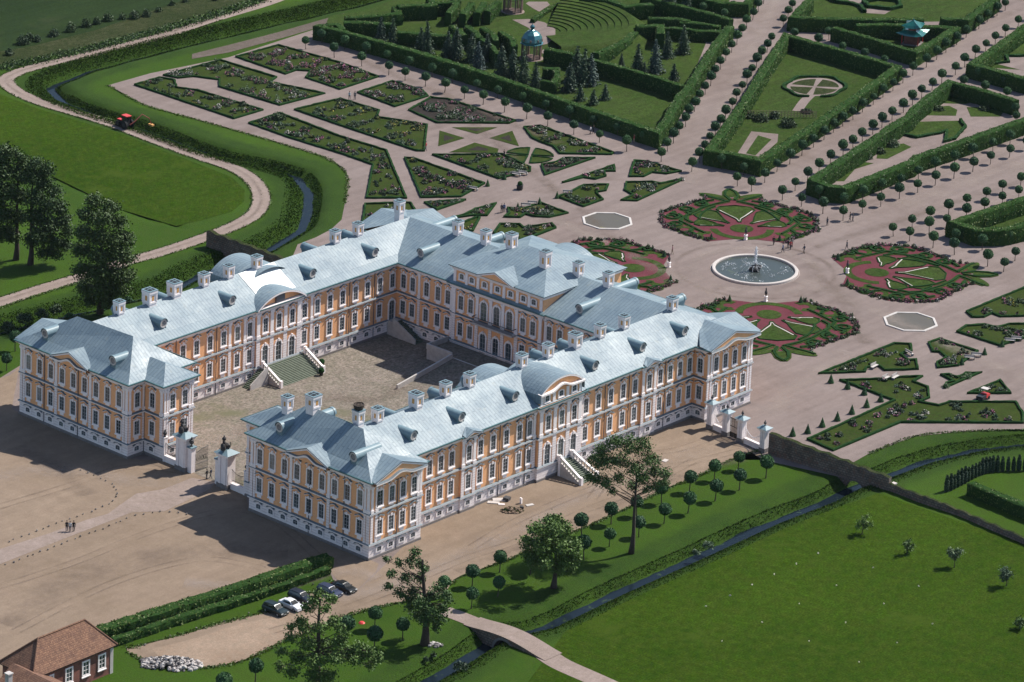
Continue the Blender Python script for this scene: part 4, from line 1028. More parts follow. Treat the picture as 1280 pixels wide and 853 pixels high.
def strip(name, line, width, z, mat, smooth=True):
    l = smooth_line(line) if smooth else line
    mb = MB(); ws = width if isinstance(width, (list, tuple)) else None
    mb.sweep(l, [(width/2, z), (-width/2, z)], False, 0, False); fixup(mb); return structure(mb.build(name, mat))

# gravel: the garden paths, the strips round the palace and the forecourt are one connected surface
gravel = Gs([(135,107),(188,92),(286,72),(430,25),(520,-8),(760,-80),(1600,-80),(1600,520),(1300,537),(1200,540),(1143,546),(1085,568),(1064,580)])
wa = np.array(G(957,575)); wb = np.array(G(1110,608))
gravel += [tuple(wa*.25+wb*.75+np.array([-.5, 0])), tuple(wa+np.array([-.3, -.3]))]
gravel += Gs([(949,563),(915,575),(872,596),(830,613),(790,633),(740,656),(690,677),(640,698),(600,713),(575,722),(563,731),(557,741),(545,746),(500,754),(463,762),(425,773),(390,789),(357,801),(330,815),(303,827),(275,833),(242,836),(205,832),(178,825),(160,816),(158,811),(180,806),(225,794),(269,781),(336,764),(380,745),(417,727),(413,716),(300,751),(200,781),(130,801),(100,815),(-60,880),(-330,990),(-500,640),(-150,515),(0,473),(24,458)])
gravel += [(40, 51.0), (66, 50.2), (76, 54.0)]+Gs([(372,306),(395,297),(414,287),(427,275),(431,255),(434,232),(432,216),(420,205),(400,195),(355,181),(303,166),(250,151),(182,132)])
sheet('gravel_paths', gravel, .035, 'gravel')
fore = Gs([(12,470),(24,460)])+[(1.0, 40.5), (1.0, 13), (4.4, 9), (4.4, -9), (1.0, -13), (1.0, -40)]+Gs([(470,715),(440,745),(413,716),(300,751),(200,781),(130,801),(100,815),(-60,880),(-330,990),(-500,640),(-150,515)])
sheet('forecourt_gravel', fore, .055, 'yard_gravel')
sheet('wing_side_gravel', [(8, -38.3), (11.8, -35.6), (78.4, -35.6), (78.4, -38.3), tuple(np.array(G(957,575))+np.array([-.4, .3]))]+Gs([(949,563),(915,575),(872,596),(830,613),(790,633),(740,656),(690,677),(640,698),(600,713),(575,722),(563,731),(557,741),(545,746),(500,754),(463,762),(440,746)])+[(1.2, -41)], .06, 'yard_gravel')
sheet('courtyard_cobbles', [(4.4, -9.3), (10.4, -9.3), (10.4, -13.5), (13.6, -13.5), (13.6, -23), (71.2, -23), (71.2, 23), (13.6, 23), (13.6, 13.5), (10.4, 13.5), (10.4, 9.3), (4.4, 9.3)], .075, 'cobble')
path_w = Gs([(-60,700),(0,687),(60,668),(110,650),(135,643),(150,632),(170,618),(205,612),(240,598),(270,604),(262,612),(235,626),(205,640),(165,641),(140,651),(60,682),(0,706),(-60,725)])
sheet('forecourt_path', path_w, .075, 'track')
strip('bridge_path', Gs([(555,764),(575,771),(600,781)]), 3.0, .05, 'track')
strip('bridge_path', Gs([(676,814),(700,830),(740,848),(800,875)]), 3.6, .05, 'track')
strip('farm_track', Gs([(370,-10),(330,5),(270,23),(200,46),(120,66),(60,80),(25,90),(8,100),(18,113),(50,128),(100,143),(145,157),(200,178),(250,196),(295,212),(318,228),(327,248),(318,268),(290,284),(240,303),(200,316),(150,330),(100,347),(50,362),(0,378),(-80,398)]), 3.4, .05, 'track')
sheet('crop_field', Gs([(-200,-120),(240,-120),(225,2),(120,38),(40,58),(-20,72),(-200,110)]), .03, 'crop')
sheet('weedy_verge', Gs([(240,-60),(320,-14),(330,-3),(250,20),(180,42),(60,72),(-60,98),(-60,75),(40,58),(120,38),(225,2)]), .032, 'weeds')
sheet('garden_track', Gs([(240,74),(286,66),(360,46),(430,25),(430,17),(350,40),(300,53),(240,68)]), .045, 'dark_track')
sheet('parking_gravel', Gs([(417,727),(440,746),(463,762),(425,773),(390,789),(357,801),(330,815),(303,827),(275,833),(242,836),(205,832),(178,825),(160,816),(158,811),(180,806),(225,794),(269,781),(336,764),(380,745)]), .048, 'yard_gravel')
sheet('dirt_patch', Gs([(190,812),(250,797),(300,780),(345,772),(400,765),(425,774),(395,787),(360,800),(320,818),(280,832),(240,836),(205,830)]), .06, 'dirt')
def offset_line(line, o):
    mb = MB(); mb.sweep(line, [(o, 0), (o, 1)], False, 0, False); return [(p[0], p[1]) for p in mb.v[::2]]
_ol = offset_line(moat_south, 4.5)
sheet('park_lawn', _ol[5:10]+Gs([(1098,617),(1280,680),(1500,760),(1400,1000),(700,1000),(640,880)]), .03, 'park_grass')
sheet('river_meadow', Gs([(0,118),(50,137),(100,152),(150,167),(200,187),(250,206),(290,222),(306,238),(305,252),(290,265),(255,275),(220,283),(150,262),(105,240),(68,222),(0,190),(-80,170),(-80,100)]), .03, 'park_grass')

# ================================================================== GARDEN BEDS
def inset(pts, d):
    P = [np.array(p) for p in pts]; n = len(P); out = []
    ar = sum(P[i][0]*P[(i+1) % n][1]-P[(i+1) % n][0]*P[i][1] for i in range(n))
    s = 1 if ar > 0 else -1
    for i in range(n):
        a = P[i]-P[i-1]; b = P[(i+1) % n]-P[i]; a = a/(np.hypot(*a)+1e-9); b = b/(np.hypot(*b)+1e-9)
        na = s*np.array([-a[1], a[0]]); nb = s*np.array([-b[1], b[0]]); m = na+nb; q = m@m
        m = m/(q/2) if q > .5 else (na+nb)*1.2
        out.append(tuple(P[i]+m*d))
    return out
def in_poly(pts, P):
    x, y = P[:, 0], P[:, 1]; r = np.zeros(len(P), bool); n = len(pts)
    for i in range(n):
        x0, y0 = pts[i]; x1, y1 = pts[(i+1) % n]
        c = ((y0 > y) != (y1 > y)) & (x < (x1-x0)*(y-y0)/(y1-y0+1e-12)+x0); r ^= c
    return r
def scatter_in(pts, n):
    P = np.array(pts); lo, hi = P.min(0), P.max(0); out = np.zeros((0, 2))
    while len(out) < n:
        q = rng.uniform(lo, hi, (n*3+20, 2)); out = np.concatenate([out, q[in_poly(pts, q)]])
    return out[:n]
def leaf_tufts(spots, mats_w, size=.22):
    """spots: (x,y,r,h); returns quads and material indices"""
    C = []; I = []
    for x, y, r, h in spots:
        n = int(40+170*r*r); d = rng.normal(size=(n, 3)); d /= np.linalg.norm(d, axis=1)[:, None]
        p = d*rng.uniform(.4, 1, (n, 1)); p[:, 2] = np.abs(p[:, 2]); C.append(p*np.array([r, r, h])+np.array([x, y, .05]))
        k = rng.choice(len(mats_w), p=mats_w); I += [int(k) if rng.random() < .34 and k > 1 else (1 if k == 1 else 0) for _ in range(n)]
    return np.concatenate(C), I
def bed(label, pts, area_n=.10, tall=0.0, hedge_h=.40, hedge_w=.38, soil=False, bloom=(.45, .2, .2, .1, .05), rmax=.75, edge=True):
    pts = list(pts)
    ar = sum(pts[i][0]*pts[(i+1) % len(pts)][1]-pts[(i+1) % len(pts)][0]*pts[i][1] for i in range(len(pts)))/2
    if ar < 0: pts = pts[::-1]; ar = -ar
    mb = MB(); mb.poly([(x, y, .10) for x, y in pts]); o = mb.build('flower_bed', 'dark_soil' if soil else 'bed_grass')
    tag(o, label, 'flower bed', 'hedged flower beds of the garden')
    if edge:
        h = MB(); inn = inset(pts, hedge_w*.5); fine = []
        for i in range(len(inn)):
            a, b = np.array(inn[i]), np.array(inn[(i+1) % len(inn)]); n = max(1, int(np.hypot(*(b-a))/.8)); fine += [tuple(a+(b-a)*k/n) for k in range(n)]
        hw = hedge_w/2; h.sweep(fine, [(hw, .02), (hw*.95, hedge_h*.95), (hw*.5, hedge_h), (-hw*.5, hedge_h), (-hw*.95, hedge_h*.95), (-hw, .02)], True)
        Vv = np.array(h.v); Vv += rng.normal(size=Vv.shape)*.035*(Vv[:, 2:3] > .1); h.v = Vv.tolist(); h.build('hedge_edging', 'box_hedge', o)
    n = int(ar*area_n*3.4)
    if n:
        ins = inset(pts, hedge_w+.35); sp = scatter_in(pts, n*3); sp = sp[in_poly(ins, sp)]
        if len(sp):
            # plant in loose drifts
            nn = noise3(np.stack([sp[:, 0], sp[:, 1], 0*sp[:, 0]], 1), .55, int(ar)); sp = sp[np.argsort(-nn)[:n]] if len(sp) > n else sp
            spots = [(x, y, rng.uniform(.28, rmax), rng.uniform(.4, .85)) for x, y in sp]
            if tall:
                tt = scatter_in(pts, max(1, int(ar*tall))); spots += [(x, y, rng.uniform(.5, 1.0), rng.uniform(1.2, 2.3)) for x, y in tt[in_poly(ins, tt)]]
            C, I = leaf_tufts(spots, bloom)
            me = quads_mesh('rose_bushes', C, .26, ['shrub', 'willow', 'bloom_pink', 'bloom_white', 'bloom_yellow'], mat_idx=I, nrm=np.tile([0, -.2, .8], (len(C), 1)), jitter=1.4)
            b = link('rose_bushes', me, o); b['kind'] = 'stuff'
    return o
bed('flower bed nearest the canal corner, with a hedge edge notched round an oval gravel spot', TGs(1, [(497,318),(590,290),(650,300),(660,328),(735,338),(980,412),(870,445)]), .12, .02)
bed('flower bed behind the oval gravel spot, taller shrubs along its back edge', TGs(1, [(604,283),(820,225),(915,255),(1030,290),(1005,308),(1210,350),(1040,395),(812,325),(812,300),(720,288),(665,294)]), .13, .04)
bed('flower bed with pink blooms along the ball trees, at the far left garden corner', Gs([(294,72),(348,57),(425,79),(474,97),(425,113),(381,98),(387,90),(371,89),(357,94)]), .22, .035, bloom=(.3, .1, .45, .1, .05))
bed('long notched flower bed with yellow blooms between two parallel garden paths', Gs([(367,138),(425,124),(475,139),(472,147),(535,157),(531,190),(521,190),(425,158)]), .16, bloom=(.4, .25, .05, .05, .25))
bed('L-shaped flower bed along the outer canal path', Gs([(310,155),(350,142),(425,171),(484,189),(509,249),(457,249),(465,207),(425,193),(360,173)]), .12, .012)
bed('small flower bed with pink and white blooms behind the far ball tree row', TGs(2, [(62,347),(195,303),(310,340),(330,360),(205,400)]), .25, bloom=(.3, .1, .4, .2, 0))
bed('dark densely planted rose bed along the gravel by the ball tree row', TGs(2, [(252,412),(335,365),(400,370),(655,452),(630,462),(360,460)]), .5, .01, soil=True, bloom=(.55, .1, .2, .15, 0))
bed('wedge-shaped flower bed left of the radiating garden paths', TGs(2, [(237,588),(275,590),(540,685),(450,735),(300,738)]), .22, bloom=(.5, .15, .2, .1, .05))
bed('flower bed pointing at the quartered lawn circle', TGs(2, [(340,578),(605,575),(710,625),(710,640),(590,668)]), .22)
bed('flower bed curved round the quartered lawn circle, under the ball tree row', TGs(2, [(680,475),(745,470),(1020,570),(1010,578),(815,575),(790,548),(740,530),(710,515)]), .22, .01)
bed('small triangular flower bed with dark soil beside the quartered circle', TGs(2, [(745,615),(800,605),(830,590),(950,590),(760,655)]), .2, soil=True)
bed('flower bed just behind the palace corner roof, with dark plants', TGs(2, [(310,755),(470,745),(360,785)]), .3)
bed('square lawn bed just behind the left palace corner', TGs(2, [(90,760),(265,755),(290,800),(230,850),(80,832)]), .06)
SB = 'small notched bed, '
bed(SB+'thin one by the upper edge of the crossing', TGs(2, [(825,682),(1020,615),(1025,640),(985,640),(990,658),(950,670),(905,664)]), .12)
bed(SB+'broad one beside the benches near the octagonal pond', TGs(2, [(805,735),(860,712),(905,690),(1000,688),(990,712),(955,718),(980,745),(905,772)]), .14)
bed(SB+'upper one behind the upper left pond', TGs(2, [(1090,600),(1140,602),(1270,640),(1215,650),(1160,645),(1130,660),(1072,660)]), .16)
bed(SB+'long one behind the upper left pond', TGs(2, [(1060,680),(1160,677),(1190,685),(1278,668),(1105,750),(1040,748),(1085,728),(1055,710)]), .16)
bed(SB+'with tall leafy plants between the roof and the crossing', TGs(2, [(410,815),(460,800),(500,780),(578,760),(548,805),(490,805)]), .2, .03)
bed(SB+'with a row of benches before the upper left pond', TGs(2, [(605,810),(625,795),(620,775),(680,778),(745,755),(850,795),(780,812),(720,808),(690,800),(670,812)]), .18)
bed(SB+'nearest the palace roof beside the upper left pond', Gs([(616,292),(624,281),(650,281),(655,285),(690,280),(696,286),(668,297),(645,302),(625,300)]), .14)
bed(SB+'half hidden by the dormers of the palace roof', Gs([(566,283),(578,279),(596,272),(601,273),(592,290),(575,292)]), .1)
bed('triangular bed at the right edge above the right octagonal pond', TGs(6, [(1060,320),(1278,230),(1400,200),(1400,335),(1190,340),(1160,328),(1130,342),(1085,342)]), .14)
bed('bed with benches at the right edge beside the right octagonal pond', TGs(6, [(1025,395),(1060,372),(1130,368),(1180,378),(1220,365),(1278,365),(1400,360),(1400,400),(1278,420),(1190,448)]), .14)
bed('triangular bed with pink roses left of the right octagonal pond path', TGs(6, [(520,550),(795,437),(860,440),(865,465),(825,480),(850,500),(880,497),(888,535),(760,540),(735,522),(695,530),(690,545)]), .10, bloom=(.4, .1, .35, .1, .05))
bed('notched bed in front of the right octagonal pond, bench on its right', TGs(6, [(920,435),(965,420),(1110,468),(1035,522),(955,530),(950,508),(985,490),(965,472),(935,470)]), .14)
bed('thin bow-tie bed below the right octagonal pond', TGs(6, [(965,555),(1000,552),(1030,563),(1060,548),(1115,547),(980,605),(985,585),(1010,578)]), .10)
bed('small triangular bed beside the parked red cart', TGs(6, [(1065,625),(1190,573),(1232,625)]), .14)
bed('large angular bed with cone topiaries at the garden corner by the old wall', TGs(6, [(590,575),(780,568),(820,562),(905,560),(870,580),(925,600),(930,640),(895,655),(960,668),(1000,655),(1250,655),(1278,700),(1278,735),(820,733),(570,838),(470,795),(790,650)]), .07, .004, bloom=(.45, .2, .25, .1, 0))
# plain lawn pieces among the paths
for lab, t in (('triangular lawn piece on the left of the crossed paths', [(370,487),(463,515),(365,545)]), ('triangular lawn piece on the far side of the crossed paths', [(415,475),(585,475),(510,500)]),
               ('triangular lawn piece on the right of the crossed paths', [(555,515),(640,488),(665,545)]), ('triangular lawn piece on the near side of the crossed paths', [(405,568),(500,532),(590,555),(585,570)])):
    p = TGs(2, t); o = bed(lab, p, 0, edge=False); o.name = 'lawn_piece'; o['category'] = 'lawn'; o['group'] = 'lawn triangles of the crossed paths'
    c = np.mean(p, 0); q = [tuple(c+(np.array(s)-c)*.42) for s in p]; mb = MB(); mb.poly([(x, y, .115) for x, y in q]); fixup(mb); mb.build('dark_planting', 'dark_soil', o)
cc = np.array(TG(2, 705, 580)); rad = 4.6
for k, nm in enumerate(('far', 'left', 'near', 'right')):
    a0 = YAW+PI/4+k*PI/2-PI/4-.12; pts = [tuple(cc+.35*np.array([math.cos(a0+PI/4), math.sin(a0+PI/4)]))]+[tuple(cc+rad*np.array([math.cos(a0+.10+(PI/2-.2)*j/10), math.sin(a0+.10+(PI/2-.2)*j/10)])) for j in range(11)]
    o = bed('quarter of the lawn circle with low box edging, the %s one' % nm, pts, 0, hedge_h=.25, hedge_w=.3); o.name = 'lawn_quarter'; o['category'] = 'lawn'; o['group'] = 'quarters of the lawn circle'

# ================================================================== PARTERRES ROUND THE FOUNTAIN
FC = np.array([139.6, 0.1])
def parterre(ang, label):
    d = np.array([math.cos(ang), math.sin(ang)]); t = np.array([-d[1], d[0]])
    L = lambda r, s: tuple(FC+d*r+t*s)
    def poly(mb, pts, z): 
        mb.poly([(*L(r, s), z) for r, s in pts])
    out = [(16.6, 0), (14.6, 6.9), (21.7, 14.0), (26.0, 14.6), (30.0, 14.0), (37.0, 5.6), (38.6, 5.2), (38.6, -5.2), (37.0, -5.6), (30.0, -14.0), (26.0, -14.6), (21.7, -14.0), (14.6, -6.9)]
    mb = MB(); poly(mb, out, .07); fixup(mb); root = mb.build('parterre', 'pink_gravel'); tag(root, label, 'parterre', 'ornamental parterres round the fountain')
    g = MB()
    # near-side grass swirl: a broad band with rounded returns
    def arcband(c, r0, r1, a0, a1, z=.10, n=24):
        for k in range(n):
            b0 = a0+(a1-a0)*k/n; b1 = a0+(a1-a0)*(k+1)/n
            poly(g, [(c[0]+r0*math.cos(b0), c[1]+r0*math.sin(b0)), (c[0]+r1*math.cos(b0), c[1]+r1*math.sin(b0)), (c[0]+r1*math.cos(b1), c[1]+r1*math.sin(b1)), (c[0]+r0*math.cos(b1), c[1]+r0*math.sin(b1))], z)
    poly(g, [(21.7+2.15*math.cos(2*PI*k/28), 2.15*math.sin(2*PI*k/28)) for k in range(28)], .12)
    for s in (1, -1):
        arcband((21.7, 0), 4.5, 5.9, s*PI*.52, s*PI*1.0)
        arcband((17.6, s*6.6), .9, 2.3, s*-.4, s*3.9, .104)
        arcband((20.4, s*10.4), 1.0, 1.9, s*-1.5, s*2.6, .108)
    fan = [(0, 12.4, .34), (.66, 11.0, .27), (-.66, 11.0, .27), (1.20, 8.9, .23), (-1.20, 8.9, .23)]
    pets = []
    for a, Ln, w in fan:
        pr = [(3.3, .05), (5, .10), (Ln*.6, w*.75), (Ln*.86, w), (Ln*.97, w*.72), (Ln, 0)]
        lft = [(21.7+q*math.cos(a+x), q*math.sin(a+x)) for q, x in pr]; rgt = [(21.7+q*math.cos(a-x), q*math.sin(a-x)) for q, x in pr[::-1][1:]]
        poly(g, lft+rgt, .115); pets.append((lft, rgt, a))
    # fleur tip
    for c, e, ro in (((41.2, 0), (2.3, 1.35), 0), ((39.6, 3.6), (2.6, .85), 1.15), ((39.6, -3.6), (2.6, .85), -1.15), ((38.7, 1.6), (1.2, .6), .8), ((38.7, -1.6), (1.2, .6), -.8)):
        poly(g, [(c[0]+e[0]*math.cos(q)*math.cos(ro)-e[1]*math.sin(q)*math.sin(ro), c[1]+e[0]*math.cos(q)*math.sin(ro)+e[1]*math.sin(q)*math.cos(ro)) for q in np.linspace(0, 2*PI, 20, False)], .125+.004*abs(c[1]))
    h = MB(); zs = [.128]
    def box(line, w=.42, hh=.30):
        w *= .85
        p = [L(*q) for q in line]
        if w > .3: zs[0] += .0006; g.sweep(p, [(w*1.25, zs[0]), (-w*1.25, zs[0])], False, 0, False)
        h.sweep(p, [(w/2, .03), (w/2, hh), (-w/2, hh), (-w/2, .03)], False)
    for lft, rgt, a in pets: box(lft+rgt, .26, .2)
    def spiral(c, R, s, turns=1.35, a0=0.0, lead=None):
        pts = []
        for k in range(26):
            u = k/25; a = a0+s*2*PI*turns*u; r_ = R*(1-.72*u); pts.append((c[0]+r_*math.cos(a), c[1]+r_*math.sin(a)))
        if lead: pts = [lead]+pts
        box(pts, .5)
    for s in (1, -1):
        spiral((23.6, s*12.0), 1.5, s, 1.3, PI/2*s, (20.6, s*12.2)); spiral((27.4, s*12.2), 1.6, -s, 1.3, 0, (30.2, s*11.4))
        spiral((31.6, s*9.2), 1.5, s, 1.3, PI, (28.4, s*8.7)); spiral((34.6, s*6.2), 1.35, -s, 1.3, 0, (36.9, s*3.6)); spiral((18.4, s*9.6), 1.2, s, 1.2, 0, (21.2, s*9.0))
        box([(24.2, s*8.8), (26, s*9.8), (28, s*9.5), (30, s*8.0), (32.4, s*6.2), (34.8, s*3.4), (36.5, s*.7)], .5)
        box([(19.0, s*7.0), (20.6, s*8.2), (22.6, s*9.4), (25, s*10.9), (27, s*10.2), (28.8, s*10.8)], .45)
        box([(36.2, s*1.0), (37.6, s*2.6), (39.0, s*4.6), (40.0, s*5.6)], .55); box([(37.0, s*.4), (39.4, s*1.2), (41.8, s*.9), (43.2, s*.1)], .5)
        box([(26.4, s*7.3), (29.0, s*6.6), (31.5, s*5.4), (33.4, s*3.7)], .4)
    Vv = np.array(h.v); Vv += rng.normal(size=Vv.shape)*.03*(Vv[:, 2:3] > .1); h.v = Vv.tolist(); h.build('box_scrolls', 'box_hedge', root)
    fixup(g).build('lawn_ornament', 'room_grass', root)
    wl = MB()
    for lft, rgt, a in pets[:5]:
        for sd, side in ((0, lft[:4]), (1, rgt[1:])):
            if abs(a) > .1 and sd == (1 if a > 0 else 0): continue
            p = np.array([L(*q) for q in side]); c = np.array(L(21.7+7*math.cos(a), 7*math.sin(a)))
            p = c+(p-c)*.86
            wl.sweep([tuple(q) for q in p], [(.13, .15), (-.13, .15)], False, 0, False)
    fixup(wl).build('white_gravel_lines', 'pale_stone', root)
    # rose rim
    C = []; I = []; spots = []
    n = len(out)
    for i in range(n):
        a, b = np.array(out[i]), np.array(out[(i+1) % n])
        if (abs(a[1]) < 7 and a[0] < 17 and abs(b[1]) < 7 and b[0] < 17) or (a[0] > 38 and b[0] > 38): continue
        m = int(np.hypot(*(b-a))/.42)
        for k in range(m):
            q = a+(b-a)*(k+.5)/m+rng.normal(size=2)*.25; q = q+(np.array([26, 0])-q)*.012; x, y = L(*q); spots.append((x, y, rng.uniform(.3, .55), rng.uniform(.35, .8)))
    C, I = leaf_tufts(spots, (.42, .04, .42, .12, 0)); me = quads_mesh('rose_rim', C, .22, ['shrub', 'willow', 'bloom_pink', 'bloom_white', 'bloom_yellow'], mat_idx=I); o = link('rose_rim', me, root); o['kind'] = 'stuff'
    # pink flower drifts laid in the gravel keep the ground from reading flat
    return root
parterre(PI/4, 'scrollwork parterre on the far side of the round fountain')
parterre(3*PI/4, 'scrollwork parterre left of the round fountain, partly behind the palace roof')
parterre(-PI/4, 'scrollwork parterre right of the round fountain, under the ball trees')
parterre(-3*PI/4, 'scrollwork parterre on the near side of the round fountain, behind the palace pavilion')
# ================================================================== CLIPPED BALL TREES
BT = [make_ball_tree(1.65, 1.06) for _ in range(3)]; ST = {}
for k, b in enumerate(BT): b['category'] = 'tree'
_bk = [0]; BTS = {}
def ball(p, label, group, s=1.0):
    k = _bk[0] % 3; _bk[0] += 1
    sv = s*random.uniform(.86, 1.10)
    o = BT[k] if k not in BTS else copy_tree(BT[k]); BTS[k] = 1
    o.location = (p[0], p[1], 0); o.rotation_euler = (0, 0, random.uniform(0, 6.28)); o.rotation_euler[0] = random.gauss(0, .035); o.rotation_euler[1] = random.gauss(0, .035); o.scale = (sv, sv, sv*random.uniform(.96, 1.05))
    o['label'] = label; o['group'] = group
    return o
def ball_row(t, pts, desc, group, start, s=.79):
    for k, (x, y) in enumerate(pts):
        ball(TG(t, x, y, 2.7*s) if t else G(x, y, 2.7*s), '%s ball tree from %s, %s' % (ORD[k], start, desc), group, s)
T2L = [(82,210),(182,243),(243,263),(318,285),(390,307),(463,330),(533,352),(612,380),(695,405),(773,430),(870,462),(965,492),(1067,525)]
ball_row(2, T2L, 'in the open row beside the rose beds', 'ball trees beside the rose beds', 'the canal')
T2U = [(18,148),(97,173),(175,195),(257,222),(343,250),(420,273),(510,303),(587,328),(680,353),(767,380),(855,410),(945,437),(1032,466),(1130,495)]
ball_row(2, T2U, 'in the row against the long tall hedge', 'ball trees against the long tall hedge', 'the canal')
ball_row(1, [(1137,147),(1243,178),(1197,125)], 'at the canal end of the rose beds', 'ball trees at the canal corner', 'the canal')
rowA = [(425+1195/TS,563/TS),(425+1218/TS,525/TS),(425+1240/TS,495/TS),(425+1262/TS,463/TS)]+[(850+x/TS, y/TS) for x, y in [(22,434),(35,405),(55,378),(75,345),(95,315),(115,283),(135,252),(152,222),(172,190),(193,160),(213,132),(232,102),(250,72),(272,40),(293,10),(312,-20)]]
ball_row(0, rowA, 'on the left side of the narrow slanting avenue', 'ball trees on the left of the slanting avenue', 'the fountain')
ball_row(3, [(45,600),(75,565),(95,533),(113,500),(132,470),(150,440),(170,410),(195,372),(212,340),(232,308),(250,277),(268,247),(285,217),(305,187),(325,160),(340,130),(385,65),(403,35),(420,8)], 'on the right side of the narrow slanting avenue', 'ball trees on the right of the slanting avenue', 'the fountain')
ball_row(3, [(317,640),(362,600),(410,572),(455,540),(498,510),(537,482),(572,455),(607,432),(645,408),(680,380),(720,352),(756,325),(793,302),(830,273),(867,245),(917,215),(955,187),(990,160),(1030,132),(1065,105),(1112,73),(1143,48),(1180,25),(1210,5)], 'on the left side of the middle avenue', 'ball trees on the left of the middle avenue', 'the fountain')
ball_row(3, [(382,705),(430,670),(475,637),(517,605),(560,573),(608,542),(645,515),(680,488),(718,462),(752,437),(790,410),(832,382),(865,353),(900,328),(938,300),(975,275),(1025,243),(1060,215),(1098,183),(1137,155),(1173,130),(1210,100),(1258,70),(1300,40)], 'on the right side of the middle avenue', 'ball trees on the right of the middle avenue', 'the fountain')
ball_row(3, [(610,730),(680,707),(752,680),(820,655),(888,630),(950,603),(1022,578),(1092,550),(1165,525),(1228,500),(1290,478)], 'along the hedge beside the wide main avenue', 'ball trees along the hedge of the main avenue', 'the fountain')
ball_row(3, [(608,780),(680,753),(748,728),(817,700),(885,677),(950,650),(1020,625),(1090,600),(1155,573),(1225,548),(1290,520)], 'on the left of the wide main avenue, outer row', 'ball trees on the left of the main avenue', 'the fountain')
ball_row(3, [(795,838),(865,810),(930,783),(1000,760),(1067,733),(1137,707),(1200,680),(1268,655)], 'on the right of the wide main avenue, outer row', 'ball trees on the right of the main avenue', 'the fountain')
ball_row(3, [(928,828),(990,805),(1065,777),(1132,750),(1200,723),(1262,700)], 'on the right of the wide main avenue, inner row', 'ball trees in the inner right row of the main avenue', 'the fountain')
ball_row(3, [(268,672),(215,653)], 'where the two avenues meet, clear of hedges', 'ball trees at the avenue ends', 'the middle avenue')
ball_row(3, [(157,590),(238,612)], 'at the blunt front of the wedge hedge room', 'ball trees before the wedge hedge room', 'the slanting avenue')
ball_row(3, [(453,728),(533,755),(520,705)], 'at the hedge point facing the far parterre', 'ball trees between the middle and main avenues', 'the middle avenue')
ball_row(3, [(428,118),(515,143),(605,168),(690,193),(762,215)], 'in the lane against the wedge hedge room back', 'ball trees in the lane before the pagoda', 'the slanting avenue')
ball_row(3, [(555,112),(630,133),(700,153),(775,175),(855,197)], 'in the lane against the pagoda hedge', 'ball trees against the pagoda hedge', 'the slanting avenue')
ball_row(3, [(1055,295),(1135,318),(1215,338)], 'in the cross lane at the right edge', 'ball trees in the right cross lane', 'the middle avenue')
ball_row(3, [(1110,265),(1205,290)], 'against the hedge above the right cross lane', 'ball trees above the right cross lane', 'the middle avenue')
ball_row(3, [(1245,395),(1250,425)], 'at the right end of the hedged play garden', 'ball trees at the play garden end', 'the top')
ball_row(3, [(85,22),(168,43),(198,10)], 'in the lane at the top of the slanting avenue', 'ball trees in the top lane', 'the left')
ball_row(6, [(855,15),(942,40),(1022,65)], 'behind the right-hand scrollwork parterre', 'ball trees behind the right parterre', 'the fountain')
ball_row(6, [(1145,108),(1205,128),(1247,87)], 'at the tip of the right-hand scrollwork parterre', 'ball trees at the tip of the right parterre', 'the fountain')
ball_row(6, [(1027,22),(1125,48),(1220,25)], 'before the lowest clipped hedge at the right edge', 'ball trees before the lowest hedge', 'the fountain')
gl = 'ball trees on the lawn beside the palace'
ball_row(8, [(1206,205),(1197,130),(1113,255),(1105,178),(1010,207),(1003,290),(900,250),(908,338)], 'on the lawn behind the tall bare-trunked tree', gl, 'the outer stairs', .95)
ball_row(9, [(322,38),(218,8),(223,82),(130,47),(133,122),(37,88),(32,167)], 'on the lawn by the far palace gate', gl, 'the boundary wall', .95)
ball_row(8, [(708,393),(595,385),(588,475),(493,437),(490,518)], 'on the lawn around the dense round tree', gl, 'the outer stairs', .95)
ball_row(8, [(388,470),(235,635),(132,592),(130,680),(27,635)], 'on the lawn round the gnarled tree by the bridge', gl, 'the bridge', .95)
ball_row(7, [(950,790),(830,845)], 'on the grass at the bottom edge', gl, 'the rubble heap', .95)
ball_row(4, [(57,410),(25,482)], 'on the far left lawn', gl, 'the palace', .95)

# ================================================================== TALL CLIPPED HEDGES
HH = 3.1
def th(t, pts, z=HH): return TGs(t, pts, z)
gh = 'tall clipped hedges of the garden rooms'
hedge('hedge', 'longest tall hedge, running from the canal behind the ball tree row to the slanting avenue', th(1, [(1172,92)])+th(2, [(0,112),(300,195),(600,290),(900,395),(1178,488)])+th(2, [(1215,440),(1262,355)])+th(3, [(30,325),(75,250),(120,180),(185,95)]), 1.9, HH, group=gh)
hedge('hedge', 'short tall hedge closing the canal end of the longest hedge', th(1, [(1180,88),(1255,85),(1278,110)]), 1.6, 2.8, group=gh)
hedge('hedge', 'wedge-shaped ring of tall hedge round the lawn with the quartered oval bed', th(3, [(395,128),(600,185),(808,245),(640,365),(480,475),(293,592),(195,570),(108,555),(235,380),(320,240)]), 1.9, HH, closed=True, group=gh)
hedge('hedge', 'L-shaped tall hedge between the pagoda court and the lane', th(3, [(572,100),(720,143),(872,190),(945,150),(1022,102),(900,95),(770,88),(655,92)]), 1.8, HH, group=gh)
hedge('hedge', 'tall hedge along the top lawn, left of the pagoda', th(3, [(482,-5),(450,28),(420,62),(560,68),(700,70),(905,70)]), 1.8, HH, group=gh)
hedge('hedge', 'short tall hedge at the top lawn corner above the pagoda', th(3, [(970,68),(1062,70),(1110,35),(1175,-8)]), 1.8, HH, group=gh)
